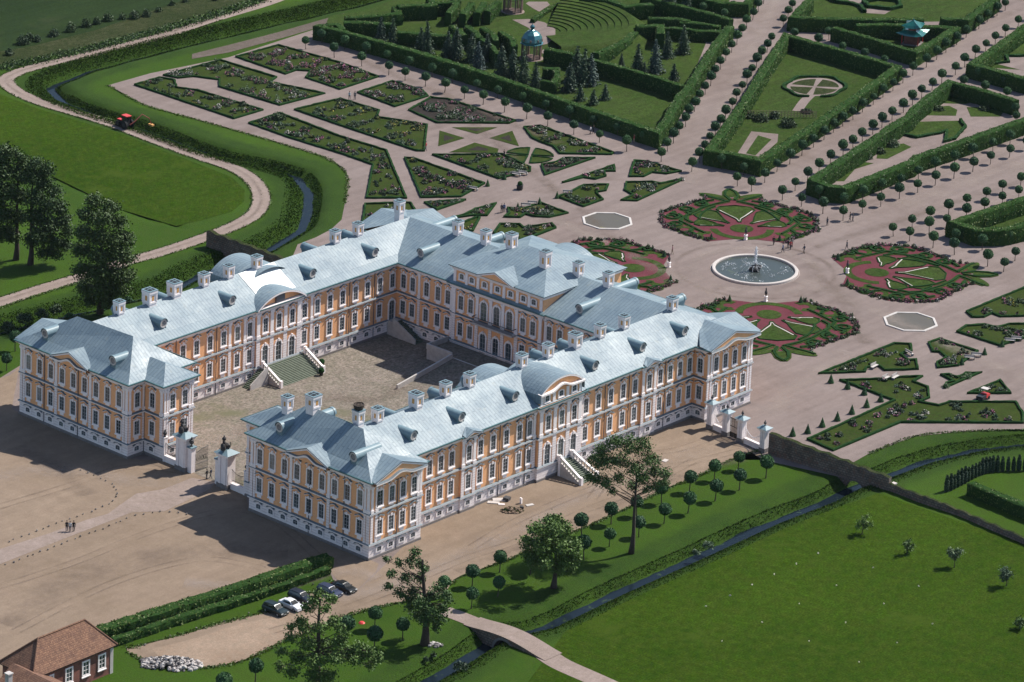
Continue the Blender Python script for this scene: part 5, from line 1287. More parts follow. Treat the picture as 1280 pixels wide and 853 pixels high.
hedge('hedge', 'long tall hedge round the play garden between the middle and main avenues', th(3, [(1250,372),(1130,335),(1003,302),(935,350),(870,402),(855,425),(760,485),(672,545),(580,605),(492,665),(560,690),(608,695),(700,660),(860,598),(880,580),(1000,540),(1140,490),(1278,442),(1400,400)]), 1.9, HH, group=gh)
hedge('hedge', 'tall hedge bending round the top right garden room', th(3, [(1330,60),(1278,98),(1180,170),(1085,236),(1180,262),(1300,296)]), 1.9, HH, group=gh)
hedge('hedge', 'lowest tall hedge at the right edge of the garden', th(3, [(1400,690),(1278,735),(1140,780),(1015,822),(1100,850),(1200,850),(1290,828)]), 1.9, HH, group=gh)
hedge('hedge', 'tall hedge at the top, left of the slanting avenue head', th(3, [(-140,-15),(0,20),(120,50),(190,72)]), 1.7, HH, group=gh)
hedge('hedge', 'short hedge pieces behind the slanting avenue head', th(3, [(0,72),(80,78),(150,88)]), 1.5, 2.6, group=gh)
hedge('hedge', 'lower hedge block behind the slanting avenue head', th(3, [(40,98),(100,102),(155,105)]), 1.5, 2.4, group=gh)
hedge('hedge', 'tall hedge at the very top by the slanting avenue', th(3, [(-40,-40),(60,-12),(160,10),(245,10),(275,-25)]), 1.7, HH, group=gh)
# rooms behind the longest hedge
hedge('hedge', 'tall hedge with a step at the far canal end of the wooded garden', th(2, [(15,78),(120,82),(205,86)]), 1.8, 3.0, group=gh)
hedge('hedge', 'low flat hedge behind the stepped hedge, by the canal', th(2, [(20,55),(130,50),(220,40),(205,15)]), 1.6, 2.6, group=gh)
hedge('hedge', 'straight tall hedge in the wooded garden, near the top left', th(2, [(215,22),(345,18),(335,-10)]), 1.8, 3.2, group=gh)
for k, (nm, p) in enumerate((('first', [(352,8),(430,3),(425,-30)]), ('second', [(402,45),(425,22),(435,-5)]), ('third', [(455,50),(480,22),(490,8)]), ('fourth', [(508,45),(530,18),(535,5)]), ('fifth', [(545,40),(570,12),(590,3)]))):
    hedge('hedge', '%s of the short slanting hedges near the top, counted from the canal' % nm, th(2, p), 1.5, 3.0, group=gh)
for nm, p in (('first', [(415,92),(445,115),(465,130)]), ('second', [(470,92),(505,118),(520,140)]), ('third', [(530,100),(570,125),(580,150)]), ('fourth', [(595,115),(640,142),(648,172)]), ('fifth', [(530,142),(560,165),(590,200)])):
    hedge('hedge', '%s of the slanting hedges left of the near domed pavilion' % nm, th(2, p), 1.5, 3.0, group=gh)
hedge('hedge', 'straight tall hedge among the spruces of the wooded garden', th(2, [(215,112),(300,118),(415,128)]), 1.7, 2.8, group=gh)
hedge('hedge', 'curved hedge right of the near domed pavilion', th(2, [(755,238),(805,238),(808,270),(790,290),(750,282)]), 1.3, 2.2, group=gh)
hedge('hedge', 'tall hedge along the near side of the grass theatre', th(2, [(765,178),(850,195),(950,222),(1080,255),(1180,285),(1275,318)]), 1.8, 3.0, group=gh)
hedge('hedge', 'dark hedge behind the grass theatre, along its right', th(2, [(950,190),(1010,165),(1060,140),(1095,108)]), 1.6, 2.6, group=gh)
hedge('hedge', 'square hedge block right of the grass theatre', th(2, [(1100,100),(1190,98),(1190,130)]), 1.8, 3.4, group=gh)
hedge('hedge', 'tall curved hedge above the grass theatre', th(2, [(900,-12),(1000,0),(1060,22),(1160,15)]), 1.8, 3.2, group=gh)
hedge('hedge', 'low hedge climbing the left edge of the grass theatre', th(2, [(715,72),(760,38),(835,2),(870,-12)], .9), .9, .9, group=gh)
hedge('hedge', 'tall hedge at the top right of the wooded garden', th(2, [(1145,62),(1230,62),(1300,72)]), 1.7, 2.8, group=gh)
hedge('hedge', 'second tall hedge at the top right of the wooded garden', th(2, [(1160,92),(1240,95),(1300,100)]), 1.7, 2.6, group=gh)
# near-side hedges
hedge('hedge', 'leafy double hedge along the forecourt, taller half', Gs([(122,786),(200,762),(300,730),(366,708),(412,694)], 1.9), 1.9, 1.9, dens=11, leaf=.34, rough=.18, group='double hedge of the forecourt')
hedge('hedge', 'leafy double hedge along the forecourt, lower half beside the parked cars', Gs([(140,800),(210,776),(300,748),(366,726),(410,710)], .95), 1.2, 1.15, dens=11, leaf=.30, rough=.2, group='double hedge of the forecourt')
hedge('hedge', 'straight dark hedge on the meadow at the right edge', TGs(9, [(1080,110),(1150,140),(1278,192),(1400,240)], 2), 1.6, 2.0)
# low clipped ornaments inside the garden rooms
hedge('low_hedge', 'low hedge ring round the quartered oval bed', [TG(3, 500+112*math.cos(a)*(1+.06*math.cos(6*a)), 325+38*math.sin(a)*(1+.06*math.cos(6*a))) for a in np.linspace(.2+PI/2, 2*PI-.2+PI/2, 40)], .6, .5, leaf=.2, core='box_hedge', lmat='leaf_ball')
hedge('low_hedge', 'low zigzag hedge beside the top lawn path', TGs(3, [(530,-8),(580,12),(640,20),(670,30),(685,50)]), .8, .8, leaf=.2, core='box_hedge', lmat='leaf_ball')
hedge('low_hedge', 'low hedge ring at the top centre garden', TGs(3, [(680,12),(740,2),(810,10),(820,30),(780,40),(700,30)]), .8, .8, closed=True, leaf=.2, core='box_hedge', lmat='leaf_ball')
hedge('low_hedge', 'low scalloped hedge round the play garden lawn', TGs(3, [(810,500),(880,515),(960,500),(990,492),(985,530),(1020,520),(1060,475),(1040,450)]), .6, .6, leaf=.2, core='box_hedge', lmat='leaf_ball')
hedge('low_hedge', 'low bent hedge in the top right garden room', TGs(3, [(1170,240),(1220,235),(1210,212),(1300,212)]), .6, .6, leaf=.2, core='box_hedge', lmat='leaf_ball')
# lawns of the rooms
def room(name, t, pts, mat, z): sheet(name, TGs(t, pts), z, mat)
room('room_lawn', 3, [(395,158),(600,215),(790,275),(650,385),(480,495),(295,615),(125,580),(250,400),(325,270)], 'room_grass', .06)
room('room_path', 3, [(265,490),(365,500),(362,530),(300,585),(215,570)], 'gravel', .08)
room('room_lawn', 3, [(290,505),(340,520),(280,580),(245,572)], 'room_grass', .10)
mbq = [TG(3, 500+104*math.cos(a), 325+34*math.sin(a)) for a in np.linspace(0, 2*PI, 28, False)]
sheet('oval_gravel', mbq, .09, 'gravel')
cq = np.array(TG(3, 500, 325))
for k in range(4):
    q = [TG(3, 500+8*math.cos(a0), 325+3*math.sin(a0)) for a0 in (k*PI/2+PI/4+.2,)]+[TG(3, 500+90*math.cos(a), 325+29*math.sin(a)) for a in np.linspace(k*PI/2+.14+.2, (k+1)*PI/2-.14+.2, 9)]
    sheet('oval_quarter', q, .11, 'weeds')
strip('room_path', TGs(3, [(490,350),(460,380),(435,415)]), 2.0, .085, 'gravel')
room('room_lawn', 3, [(440,70),(490,5),(540,-20),(1180,-20),(1060,80),(700,85)], 'room_grass', .06)
room('room_path', 3, [(690,35),(800,32),(760,55),(690,50)], 'gravel', .08); room('room_path', 3, [(600,-10),(700,-10),(680,25),(640,10)], 'gravel', .082)
room('room_lawn', 3, [(650,110),(1000,118),(880,200),(600,125)], 'room_grass', .06)
room('room_lawn', 3, [(1003,325),(1250,395),(1278,460),(880,605),(700,575),(860,440)], 'gravel', .05)
room('room_lawn', 3, [(815,498),(850,455),(1040,450),(1055,475),(1015,522),(985,528),(990,495),(960,500),(880,512)], 'room_grass', .08)
room('room_lawn', 3, [(905,430),(925,400),(1000,395),(1030,410),(1025,432)], 'room_grass', .08); room('room_lawn', 3, [(1065,400),(1160,400),(1200,420),(1190,435),(1080,435)], 'room_grass', .08)
room('room_lawn', 3, [(960,385),(1000,362),(1120,375),(1060,388)], 'room_grass', .08)
room('room_lawn', 3, [(560,675),(660,600),(720,608),(650,630),(610,675)], 'room_grass', .06); room('room_lawn', 3, [(610,675),(650,632),(740,615),(860,610),(690,680)], 'gravel', .055)
room('room_lawn', 3, [(740,545),(830,535),(860,548),(770,592),(730,590)], 'room_grass', .08)
room('room_lawn', 3, [(1100,250),(1278,125),(1400,140),(1400,270)], 'room_grass', .05); room('room_path', 3, [(1180,240),(1222,232),(1212,212),(1300,210),(1300,270)], 'gravel', .07)
room('room_lawn', 3, [(1030,835),(1278,760),(1400,740),(1400,820),(1200,860)], 'room_grass', .06)
# wooded garden floor behind the longest hedge
room('wood_lawn', 2, [(-60,110),(-40,60),(100,40),(200,0),(500,-60),(1500,-60),(1400,60),(1330,235),(1262,372),(1185,505),(600,310),(0,125)], 'room_grass', .05)
room('wood_path', 2, [(640,75),(700,72),(760,85),(800,110),(800,140),(770,165),(745,170),(735,140),(700,105)], 'gravel', .08)
room('wood_path', 2, [(690,15),(700,8),(770,8),(780,20),(740,45),(720,35)], 'gravel', .08); room('wood_path', 2, [(755,185),(850,232),(845,240),(800,235),(745,195)], 'gravel', .08)
# grass theatre: terraces rising away from the gravel stage
c0 = np.array(TG(2, 755, 118)); mbt = MB(); mbr = MB()
def rim(px, py): q = np.array(TG(2, px, py))-c0; return math.atan2(q[1], q[0])
aL, aR = rim(850, -5), rim(800, 190)
if aR > aL: aR -= 2*PI
nst = 11
for k in range(nst):
    r0, r1 = 3.6+k*1.42, 3.6+(k+1)*1.42; z1 = .22+.24*k; z0 = max(.05, z1-.24)
    for j in range(28):
        a, b = aL+(aR-aL)*j/28, aL+(aR-aL)*(j+1)/28
        q = lambda r, t, z: (c0[0]+r*math.cos(t), c0[1]+r*math.sin(t), z)
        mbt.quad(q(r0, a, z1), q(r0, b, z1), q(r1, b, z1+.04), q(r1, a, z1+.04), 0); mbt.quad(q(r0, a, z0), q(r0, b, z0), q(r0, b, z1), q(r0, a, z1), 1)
rl = 3.6+nst*1.42
for j in range(28):
    a, b = aL+(aR-aL)*j/28, aL+(aR-aL)*(j+1)/28
    mbt.quad(q(rl, a, z1+.04), q(rl, b, z1+.04), q(rl+4, b, 0), q(rl+4, a, 0), 0)
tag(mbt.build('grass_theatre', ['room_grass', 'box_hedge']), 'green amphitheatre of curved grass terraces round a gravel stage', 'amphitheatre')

# ================================================================== CONIFERS, CONES, THUJAS
sp = [make_conifer(7.2, 2.15, 'conifer'), make_conifer(6.2, 1.9, 'conifer'), make_conifer(7.0, 2.15, 'blue_conifer')]; su = {}
CF = [((150,172),1,'tall dark spruce at the canal end of the wooded garden'),((195,168),1,'smaller dark spruce beside the canal-end spruce'),((322,205),0,'broad dark spruce standing alone in the wooded garden'),((300,195),1,'dark spruce half behind the lone broad spruce'),
      ((432,222),0,'dark spruce between the lone spruce and the blue spruce'),((400,215),1,'shorter dark spruce left of the middle spruce'),((512,262),2,'pale blue spruce left of the near domed pavilion'),((488,230),1,'dark spruce behind the pale blue spruce'),((545,225),1,'dark spruce to the right of the pale blue spruce'),
      ((598,292),0,'dark spruce before the near domed pavilion'),((640,300),0,'dense dark spruce in front of the pavilion lawn'),((680,318),0,'broad dark spruce nearest the long hedge'),((725,330),1,'small dark spruce right of the broad one by the long hedge'),
      ((878,300),0,'dark spruce in the clump before the grass theatre'),((930,315),2,'bluish spruce in the clump before the grass theatre'),((852,340),1,'small bluish spruce on the lawn before the clump'),((905,318),0,'darkest spruce in the clump before the grass theatre'),
      ((1105,272),1,'dark spruce on the striped lawn side, left of three'),((1170,272),2,'blue spruce on the striped lawn side, middle of three'),((1215,215),1,'dark spruce on the striped lawn side, right of three'),((1130,282),1,'low dark spruce under the three lawn-side spruces'),((1045,250),1,'tiny spruce on the lawn edge by the theatre'),
      ((1275,200),0,'tall dark spruce at the right end of the wooded garden'),((1225,55),0,'dark spruce at the top right of the wooded garden'),((1285,60),0,'second dark spruce at the top right of the wooded garden')]
for k, ((x, y), v, lab) in enumerate(CF):
    o = place(sp[v], su, TG(2, x, y), random.uniform(0, 6), (random.uniform(.9, 1.1),)*2+(random.uniform(.88, 1.1),) if 'tiny' not in lab and 'low' not in lab else .5, lab, 'spruces of the wooded garden')
    o['category'] = 'tree'
pn = [make_conifer(3.6, 1.5, 'conifer', 'pine_tree')]; pu = {}
for (x, y), lab in (((985,372), 'loose green pine on the striped lawn'), ((893,375), 'thin young pine at the left of the striped lawn'), ((940,390), 'low young pine on the striped lawn'), ((1240,300), 'pale young pine at the right end of the theatre hedge')):
    o = place(pn[0], pu, TG(2, x, y), random.uniform(0, 6), random.uniform(.7, 1.1), lab, 'young pines on the striped lawn'); o['category'] = 'tree'
def make_cone(H, R):
    t = thing('cone_topiary', 'clipped cone', 'topiary'); n = 420
    u = rng.random(n)**.6; a = rng.uniform(0, 2*PI, n); r = R*u*(1+rng.uniform(-.1, .08, n))
    P = np.stack([r*np.cos(a), r*np.sin(a), .12+(H-.12)*(1-u)], 1); N = np.stack([np.cos(a), np.sin(a), .4+0*a], 1)
    core = MB(); core.cyl((0, 0, .1), R*.92, .03, H*.95, 12)
    link('crown', quads_mesh('crown', P, .16, ['leaf_ball'], nrm=N, jitter=1.0, extra=core), t)
    mb = MB(); mb.tube([(0, 0, 0), (0, 0, .3)], .05, 5); mb.build('trunk', 'bark', t); return t
cone = make_cone(1.6, .52); cu = {}
for k, (x, y) in enumerate([(745,652),(693,673),(638,698),(584,723),(528,746),(474,770),(418,780)]):
    place(cone, cu, TG(6, x, y), 0, 1, '%s clipped cone from the bed corner, in the row towards the old wall' % ORD[k], 'clipped cones along the corner bed')
for k, (x, y) in enumerate([(684,627),(622,605),(560,583)]):
    place(cone, cu, TG(6, x, y), 0, 1, '%s clipped cone from the bed corner, in the row towards the parterre' % ORD[k], 'clipped cones along the corner bed')
for t_, x, y, lab in ((2,548,693,'small clipped cone at the point of the wedge-shaped bed'),(2,806,738,'small clipped cone at the left end of the broad notched bed'),(2,741,760,'small clipped cone by the bench row, upper one'),(2,660,780,'small clipped cone by the bench row, lower one'),(2,610,668,'small clipped cone at the near point of the circle bed'),
                      (6,1131,478,'small clipped cone right of the pond-side bench, upper one'),(6,1046,515,'small clipped cone left of the pond-side bench, lower one'),(6,1196,448,'small clipped cone on the right-edge bed')):
    place(cone, cu, TG(t_, x, y), 0, .85, lab, 'small clipped cones at the bed corners')
for kk, (ang, nm) in enumerate(((PI/4,'far'),(3*PI/4,'left'),(-PI/4,'right'),(-3*PI/4,'near'))):
    d = np.array([math.cos(ang), math.sin(ang)]); t_ = np.array([-d[1], d[0]])
    for s in (1, -1):
        place(cone, cu, tuple(FC+d*15.6+t_*s*6.2), 0, .8, 'dark clipped cone flanking the statue of the %s parterre, %s side of it' % (nm, 'clockwise' if s < 0 else 'anticlockwise'), 'clipped cones of the parterres')
def make_thuja(H, R):
    t = thing('columnar_thuja', 'thuja', 'tree'); n = 500
    u = rng.random(n); a = rng.uniform(0, 2*PI, n); r = R*np.where(u < .15, .7+2*u, 1-.85*np.clip(u-.35, 0, 1)**1.6*1.4)
    P = np.stack([r*np.cos(a), r*np.sin(a), .05+H*u], 1)
    core = MB(); core.lathe([(R*.5, 0), (R*.85, H*.2), (R*.8, H*.55), (R*.3, H*.9), (.02, H)], n=9)
    link('crown', quads_mesh('crown', P, .2, ['conifer'], nrm=np.stack([np.cos(a), np.sin(a), .3+0*a], 1), jitter=1, extra=core), t); return t
tj = make_thuja(2.5, .36); tu = {}
for k, (x, y) in enumerate([(990,145),(1005,140),(1018,134),(1031,127),(1044,120),(1058,113),(1071,106),(1084,99),(1097,92),(1110,86),(1122,81),(1135,77),(1148,74),(1161,72),(1178,70),(1197,69),(1218,68),(1238,68),(1258,68),(1280,68)]):
    o = place(tj, tu, TG(9, x, y), 0, (random.uniform(.9, 1.1),)*3, '%s slim dark thuja from the boundary wall, in the row by the hedge' % ORD[k], 'slim thujas on the meadow'); o['category'] = 'tree'

# ================================================================== FREE-GROWING TREES
def pxh(base, top):
    b = G(*base); a = 0.0
    k = None
    for z in np.arange(1, 40, .1):
        d = np.array([b[0], b[1], z])-CAM; w = d@_f; y = 426.5+SY-FPX*(d@_U)/w
        if y <= top: return float(z)
    return 10.0
def at_px(base, px, py, dd=0.0):
    """point of a crown that appears at (px,py), in the plane through the trunk base facing the camera; dd = metres nearer"""
    b = np.array([*G(*base), 0.0]); n = np.array([math.cos(YAW), math.sin(YAW), 0]); d = ray(px, py)
    t = ((b-CAM)@n-dd)/(d@n); p = CAM+t*d; return p-b
def crown_from(base, blobs):
    """blobs (px, py, depth offset, radius m): foliage masses set round the trunk at their own depth"""
    return [(*at_px(base, x, y, dd), r) for x, y, dd, r in blobs]
rA = np.random.default_rng(11)
def spread(bl, n=2, s=.6):
    out = []
    for x, y, dd, r in bl:
        out.append((x, y, dd, r))
        for k in range(n): out.append((x+rA.normal()*r*s*6, y+rA.normal()*r*s*5.5, dd+rA.normal()*r*1.1, r*rA.uniform(.5, .85)))
    return out
b1 = (789, 692)
tz = [(787,555,0,1.2),(770,553,.5,1.1),(802,560,-.4,1.1),(812,575,.3,1.0),(752,565,.8,1.0),(745,578,-.6,.9),(760,580,1.2,1.0),(778,575,-1.4,1.1),(795,585,1.4,1.0),(742,597,.6,.8),(756,602,1.0,.9),(775,598,-.8,.8),(803,598,.8,.9),(818,590,-.5,.8),(829,590,.5,.8),(832,602,-.2,.6),(736,598,-.8,.6),(765,614,.6,.6),(790,607,-1.5,.7),(812,610,.8,.7),(822,604,.2,.5)]
grow_tree('deciduous_tree', 'tall bare-trunked tree with an open crown on the moat lawn before the outer stairs', 'tree', G(*b1), pxh(b1, 543), .34, None, crown_from(b1, spread(tz, 1, .7)), per=125, leaf_size=.28, lean=(.3, -.2), trunk_top=.72, fat=2.0)
b2 = (692, 735)
tz = [(690,655,0,1.5),(672,662,.5,1.3),(705,662,-.6,1.3),(660,678,.2,1.2),(678,680,1.6,1.5),(700,682,1.4,1.4),(716,680,-.4,1.2),(690,672,-1.6,1.5),(664,695,.8,1.1),(682,700,1.8,1.2),(705,700,1.2,1.2),(717,698,-.8,1.0),(700,710,.6,.9),(712,712,-.6,.8),(668,705,-.5,.9),(690,650,.2,1.0),(718,690,.4,.9)]
grow_tree('deciduous_tree', 'dense round-crowned tree on the moat lawn, casting a broad shadow', 'tree', G(*b2), pxh(b2, 648), .38, None, crown_from(b2, spread(tz, 2, .4)), per=120, leaf_size=.33, trunk_top=.7)
b3 = (531, 806)
tz = [(520,690,0,.8),(512,702,.4,.8),(525,705,-.4,.8),(497,703,.6,.6),(484,700,.3,.5),(490,718,-.3,.7),(508,722,.8,.9),(525,722,-.8,.8),(485,732,.3,.6),(500,740,.9,.8),(518,738,-.5,.8),(532,712,.5,.6),(512,748,.5,1.0),(525,755,1.4,1.2),(540,745,-.6,1.0),(548,735,.4,.9),(556,745,1.0,.9),(540,765,1.2,1.1),(555,760,-.8,.9),(520,768,-.9,1.0),(550,775,.6,.9),(532,775,1.6,1.0),(545,785,.4,.7),(562,752,-.3,.6),(510,760,.3,.7)]
grow_tree('deciduous_tree', 'gnarled half-bare tree with a thick trunk beside the stone bridge', 'tree', G(*b3), pxh(b3, 680), .50, None, crown_from(b3, spread(tz, 1, .4)), per=115, leaf_size=.30, lean=(-.9, .6), trunk_top=.85)
b4 = (395, 872)
tz = [(400,742,0,.8),(392,750,.5,.9),(412,748,-.5,.8),(385,760,.2,.7),(405,760,1.0,.8),(375,775,.4,.8),(362,785,.6,.7),(382,785,-.6,1.0),(400,785,1.2,.9),(418,778,-.4,.9),(428,788,.6,1.0),(365,798,.9,.9),(385,805,1.5,1.1),(405,805,-1.2,1.1),(425,802,1.0,1.1),(352,815,.3,.8),(372,822,1.2,1.1),(395,825,2,1.2),(418,822,1.6,1.2),(435,815,-.5,1.0),(448,808,.3,.9),(460,815,.6,.9),(472,822,.2,.8),(445,825,1.2,1.0),(350,832,-.4,.8),(365,840,.8,1.0),(390,845,1.6,1.2),(412,845,1.4,1.1),(462,830,-.3,.7)]
grow_tree('deciduous_tree', 'big leafy tree with a twisted top at the bottom edge, beside the parked cars', 'tree', G(*b4), pxh(b4, 733), .48, None, crown_from(b4, spread(tz, 1, .4)), per=115, leaf_size=.32, lean=(.2, .2), trunk_top=.88)
# dark trees by the left track
b5 = (125, 392)
tz = [(118,252,0,1.3),(138,258,.3,1.2),(110,268,.4,1.3),(128,272,1.2,1.6),(148,278,-.4,1.3),(105,290,.5,1.4),(125,295,1.6,1.7),(145,298,.8,1.5),(158,300,-.5,1.2),(102,312,.3,1.4),(122,318,1.8,1.8),(145,320,1.2,1.7),(160,322,-.2,1.2),(104,338,.8,1.5),(126,342,1.8,1.8),(148,342,.9,1.6),(160,345,0,1.1),(108,360,.6,1.5),(130,362,1.6,1.7),(150,360,.6,1.4),(112,375,.4,1.1),(135,375,1,1.2)]
grow_tree('deciduous_tree', 'dense dark tree in two tall lobes beside the track, close behind the left palace wing', 'tree', G(*b5), pxh(b5, 247), .45, None, crown_from(b5, spread(tz, 1, .35)), leaf='leaf_dark', per=125, leaf_size=.36, fat=1.8, trunk_top=.85)
b6 = (20, 325)
tz = [(12,192,0,1.4),(0,200,.5,1.4),(28,200,-.4,1.2),(8,215,1.2,1.7),(-12,225,.3,1.6),(25,218,.6,1.4),(10,240,1.6,1.8),(-10,250,.8,1.7),(26,245,-.4,1.5),(5,268,1.2,1.8),(-15,275,.3,1.6),(22,272,.8,1.5),(5,290,.6,1.5),(-8,298,0,1.3),(18,295,.3,1.2)]
grow_tree('deciduous_tree', 'dark tree cut by the left picture edge, with a slim trunk', 'tree', G(*b6), pxh(b6, 186), .40, None, crown_from(b6, spread(tz, 1, .35)), leaf='leaf_dark', per=125, leaf_size=.36, fat=1.8, trunk_top=.85, group='dark trees on the left meadow')
b7 = (38, 331)
tz = [(45,205,0,1.3),(58,212,.3,1.2),(38,222,.8,1.5),(56,230,-.4,1.4),(68,240,.2,1.2),(45,245,1.4,1.7),(62,258,.6,1.5),(75,258,-.3,1.1),(42,268,1.2,1.7),(60,280,1.0,1.6),(78,275,.2,1.2),(84,290,-.2,1.0),(50,295,.9,1.6),(70,302,.6,1.4),(82,306,0,1.0),(40,300,.2,1.2),(56,315,.5,1.2),(70,318,.3,1.0)]
grow_tree('deciduous_tree', 'broad yellow-green tipped tree overlapping the dark tree at the left edge', 'tree', G(*b7), pxh(b7, 198), .42, None, crown_from(b7, spread(tz, 1, .35)), leaf='leaf_dark', per=125, leaf_size=.36, fat=1.8, trunk_top=.85, group='dark trees on the left meadow')
# saplings on the park lawn
for k, ((x, y), top, rr, lab) in enumerate((((676,303), 240, .75, 'leafiest young tree on the park lawn, nearest the boundary wall'), ((842,378), 322, .62, 'small sparse young tree second from the boundary wall'), ((1018,428), 352, .95, 'widest young tree in the middle of the park lawn row'),
                                           ((1212,495), 435, .8, 'pale sparse young tree near the right edge of the park lawn'), ((1262,655), 610, .6, 'young tree at the right picture edge, with its dark shadow beside it'))):
    px = lambda a, b: (850+a/TS, 566+b/TS)
    base = px(x, y); c = px(x+2, top+22)
    bl = [(c[0]+rA.normal()*rr*5, c[1]+rA.normal()*3.2, rA.normal()*.4, rr*rA.uniform(.45, .7)) for _ in range(11)]
    grow_tree('young_tree', lab, 'tree', G(*base), pxh(base, 566+top/TS), .07, None, crown_from(base, bl), leaf='willow' if k in (2, 3) else 'leaf', per=110, leaf_size=.26, trunk_top=.55, group='young trees on the park lawn')
# leafy shrubs
def shrub(p, label, r=1.0, h=1.2, mat='shrub', group=None):
    t = thing('shrub', label, 'bush', (p[0], p[1], 0), 0, group); n = int(240*r*r+60)
    d = rng.normal(size=(n, 3)); d /= np.linalg.norm(d, axis=1)[:, None]; d[:, 2] = np.abs(d[:, 2])
    P = d*rng.uniform(.5, 1, (n, 1))*np.array([r, r, h])*(1+.2*noise3(d, 3, int(p[0]))[:, None])
    link('foliage', quads_mesh('foliage', P, .3, [mat], nrm=d, jitter=1.4), t)
    mb = MB()
    for k in range(4): mb.tube([(0, 0, 0), (rng.normal()*r*.4, rng.normal()*r*.4, h*.7)], [.05, .02], 4)
    mb.build('stems', 'bark', t); return t
shb = [((85,165),'dark bush among the field-edge trees, first from the left corner',1.5,2.2),((110,150),'dark bush among the field-edge trees, second from the left corner',1.1,1.8),((35,205),'low bush at the left end of the field edge',1.0,1.6),((140,155),'small bush beside the second field-edge bush',.9,1.4),
       ((200,135),'bush in the field-edge line before the wide gap',1.2,1.8),((265,118),'tall bush in the middle of the field-edge line',1.2,2.2),((320,100),'bush right of the tallest field-edge bush',1.2,2.0),((360,90),'low bush at the foot of the field-edge slope',1.0,1.6),((400,78),'round bush before the last field-edge group',1.2,2.0),((500,70),'dark bush in the last field-edge group',1.2,2.0),((545,62),'last dark bush of the field edge before the top',1.1,1.8),((640,20),'small bush near the top of the weedy verge',.8,1.2),((690,8),'small round bush at the top of the weedy verge',.8,1.2),((800,2),'lone small bush at the top edge beside the track',.7,1.1),((455,72),'low bush between the last two field-edge groups',.9,1.3),((590,44),'small bush on the weedy verge',.8,1.2)]
for (x, y), lab, r, h in shb: shrub(TG(1, x, y), lab, r, h, group='bushes along the field edge')
for (x, y), lab, r, h in (((30,402),'dark shrub on the moat bank at the far left',1.5,1.6),((52,396),'second dark shrub on the moat bank by the left wing',1.3,1.6),((70,390),'third dark shrub on the moat bank by the left wing',1.2,1.4),((10,412),'dark shrub at the left edge of the moat bank',1.4,1.5)):
    shrub(G(x, y), lab, r, h, group='dark shrubs on the moat bank')
for (x, y), lab, r in (((127,386),'round clipped shrub behind the left wing chimneys',1.0),((160,376),'low round shrub right of the dark tree',.9),((86,396),'small round shrub behind the left pavilion roof',.8)):
    shrub(G(x, y), lab, r, r*.9, 'leaf_ball', 'round shrubs behind the left wing')
for t_, x, y, lab, r, h, m in ((8,320,772,'small bush on the grass under the gnarled tree, left one',.45,.6,'shrub'),(8,347,758,'small bush on the grass under the gnarled tree, right one',.5,.7,'shrub'),(8,450,800,'reedy bush by the water near the bridge',1.2,.8,'shrub'),
   (9,105,350,'pale reed clump on the moat edge',1.0,.8,'willow'),(9,60,375,'small pale reed clump on the moat edge',.7,.6,'willow')):
    shrub(TG(t_, x, y), lab, r, h, m)
fl = [(3,790,545,'white-flowering shrub in the play garden',1.4,1.6,'willow'),(3,740,570,'leafy shrub beside the white-flowering one',1.3,1.5,'shrub'),(3,700,590,'shrub at the gate of the play garden',1.0,1.3,'shrub'),(3,300,450,'dark bush by the lattice in the wedge hedge room, left one',1.6,1.8,'shrub'),(3,350,440,'dark bush by the lattice in the wedge hedge room, middle one',1.2,1.6,'shrub'),(3,400,470,'broad bush by the lattice in the wedge hedge room, right one',1.9,1.8,'shrub'),(3,260,440,'small bush at the left of the wedge hedge room',1.1,1.5,'shrub'),(3,470,420,'low hedge-like bush at the oval bed path',1.3,.9,'shrub'),
      (3,1015,355,'bush against the play garden back hedge, left one',1.2,2.0,'shrub'),(3,1070,355,'bush against the play garden back hedge, middle one',1.1,1.8,'shrub'),(3,1130,375,'bush against the play garden back hedge, right one',1.3,2.0,'shrub'),(3,960,410,'low bush left in the play garden',1.3,.9,'shrub'),(3,1130,410,'low bush right in the play garden',1.3,.9,'shrub'),
      (1,1035,445,'large dark shrub in the L-shaped bed',1.6,1.5,'shrub'),(1,900,395,'dark shrub at the point of the canal corner bed',.9,1.0,'shrub')]
for t_, x, y, lab, r, h, m in fl: shrub(TG(t_, x, y), lab, r, h, m)
# reeds and tall grass on the moat banks (a mass, nobody could count it)
def reeds(name, line, n, off, size, mats, hmin, hmax):
    L = np.array(smooth_line(line, 6)); sg = np.diff(L, axis=0); ln = np.hypot(*sg.T); cum = np.concatenate([[0], np.cumsum(ln)])
    t = rng.uniform(0, cum[-1], n); i = np.clip(np.searchsorted(cum, t)-1, 0, len(sg)-1); f = (t-cum[i])/ln[i]
    p = L[i]+sg[i]*f[:, None]; nn = np.stack([sg[i][:, 1], -sg[i][:, 0]], 1)/ln[i][:, None]
    o = rng.choice(off, n)+rng.normal(size=n)*.75; p = p+nn*np.clip(o, -2.3, 4.6)[:, None]; z = ground_z(p[:, 0], p[:, 1])
    keep = z > WL-.1; p, z = p[keep], z[keep]
    C = np.stack([p[:, 0], p[:, 1], z+rng.uniform(hmin, hmax, len(z))], 1)
    me = quads_mesh(name, C, size, mats, mat_idx=rng.integers(0, len(mats), len(C)), nrm=np.tile([-.5, -.5, .6], (len(C), 1)), jitter=1.2)
    o = link(name, me); o['kind'] = 'stuff'; o['label'] = 'tall rough grass and reeds on the moat banks'; return o
reeds('reeds', moat_south[1:], 42000, [1.3, 2.0, 2.8, 3.5, -1.4, -2.0], .20, ['rough_grass', 'park_grass', 'rough_grass', 'bed_grass'], .02, .28)
reeds('reeds', moat_north[1:14], 60000, [3.8, 3.0, 2.4, 1.6, -1.3, -1.9], .24, ['rough_grass', 'park_grass', 'rough_grass', 'bed_grass'], .03, .42)
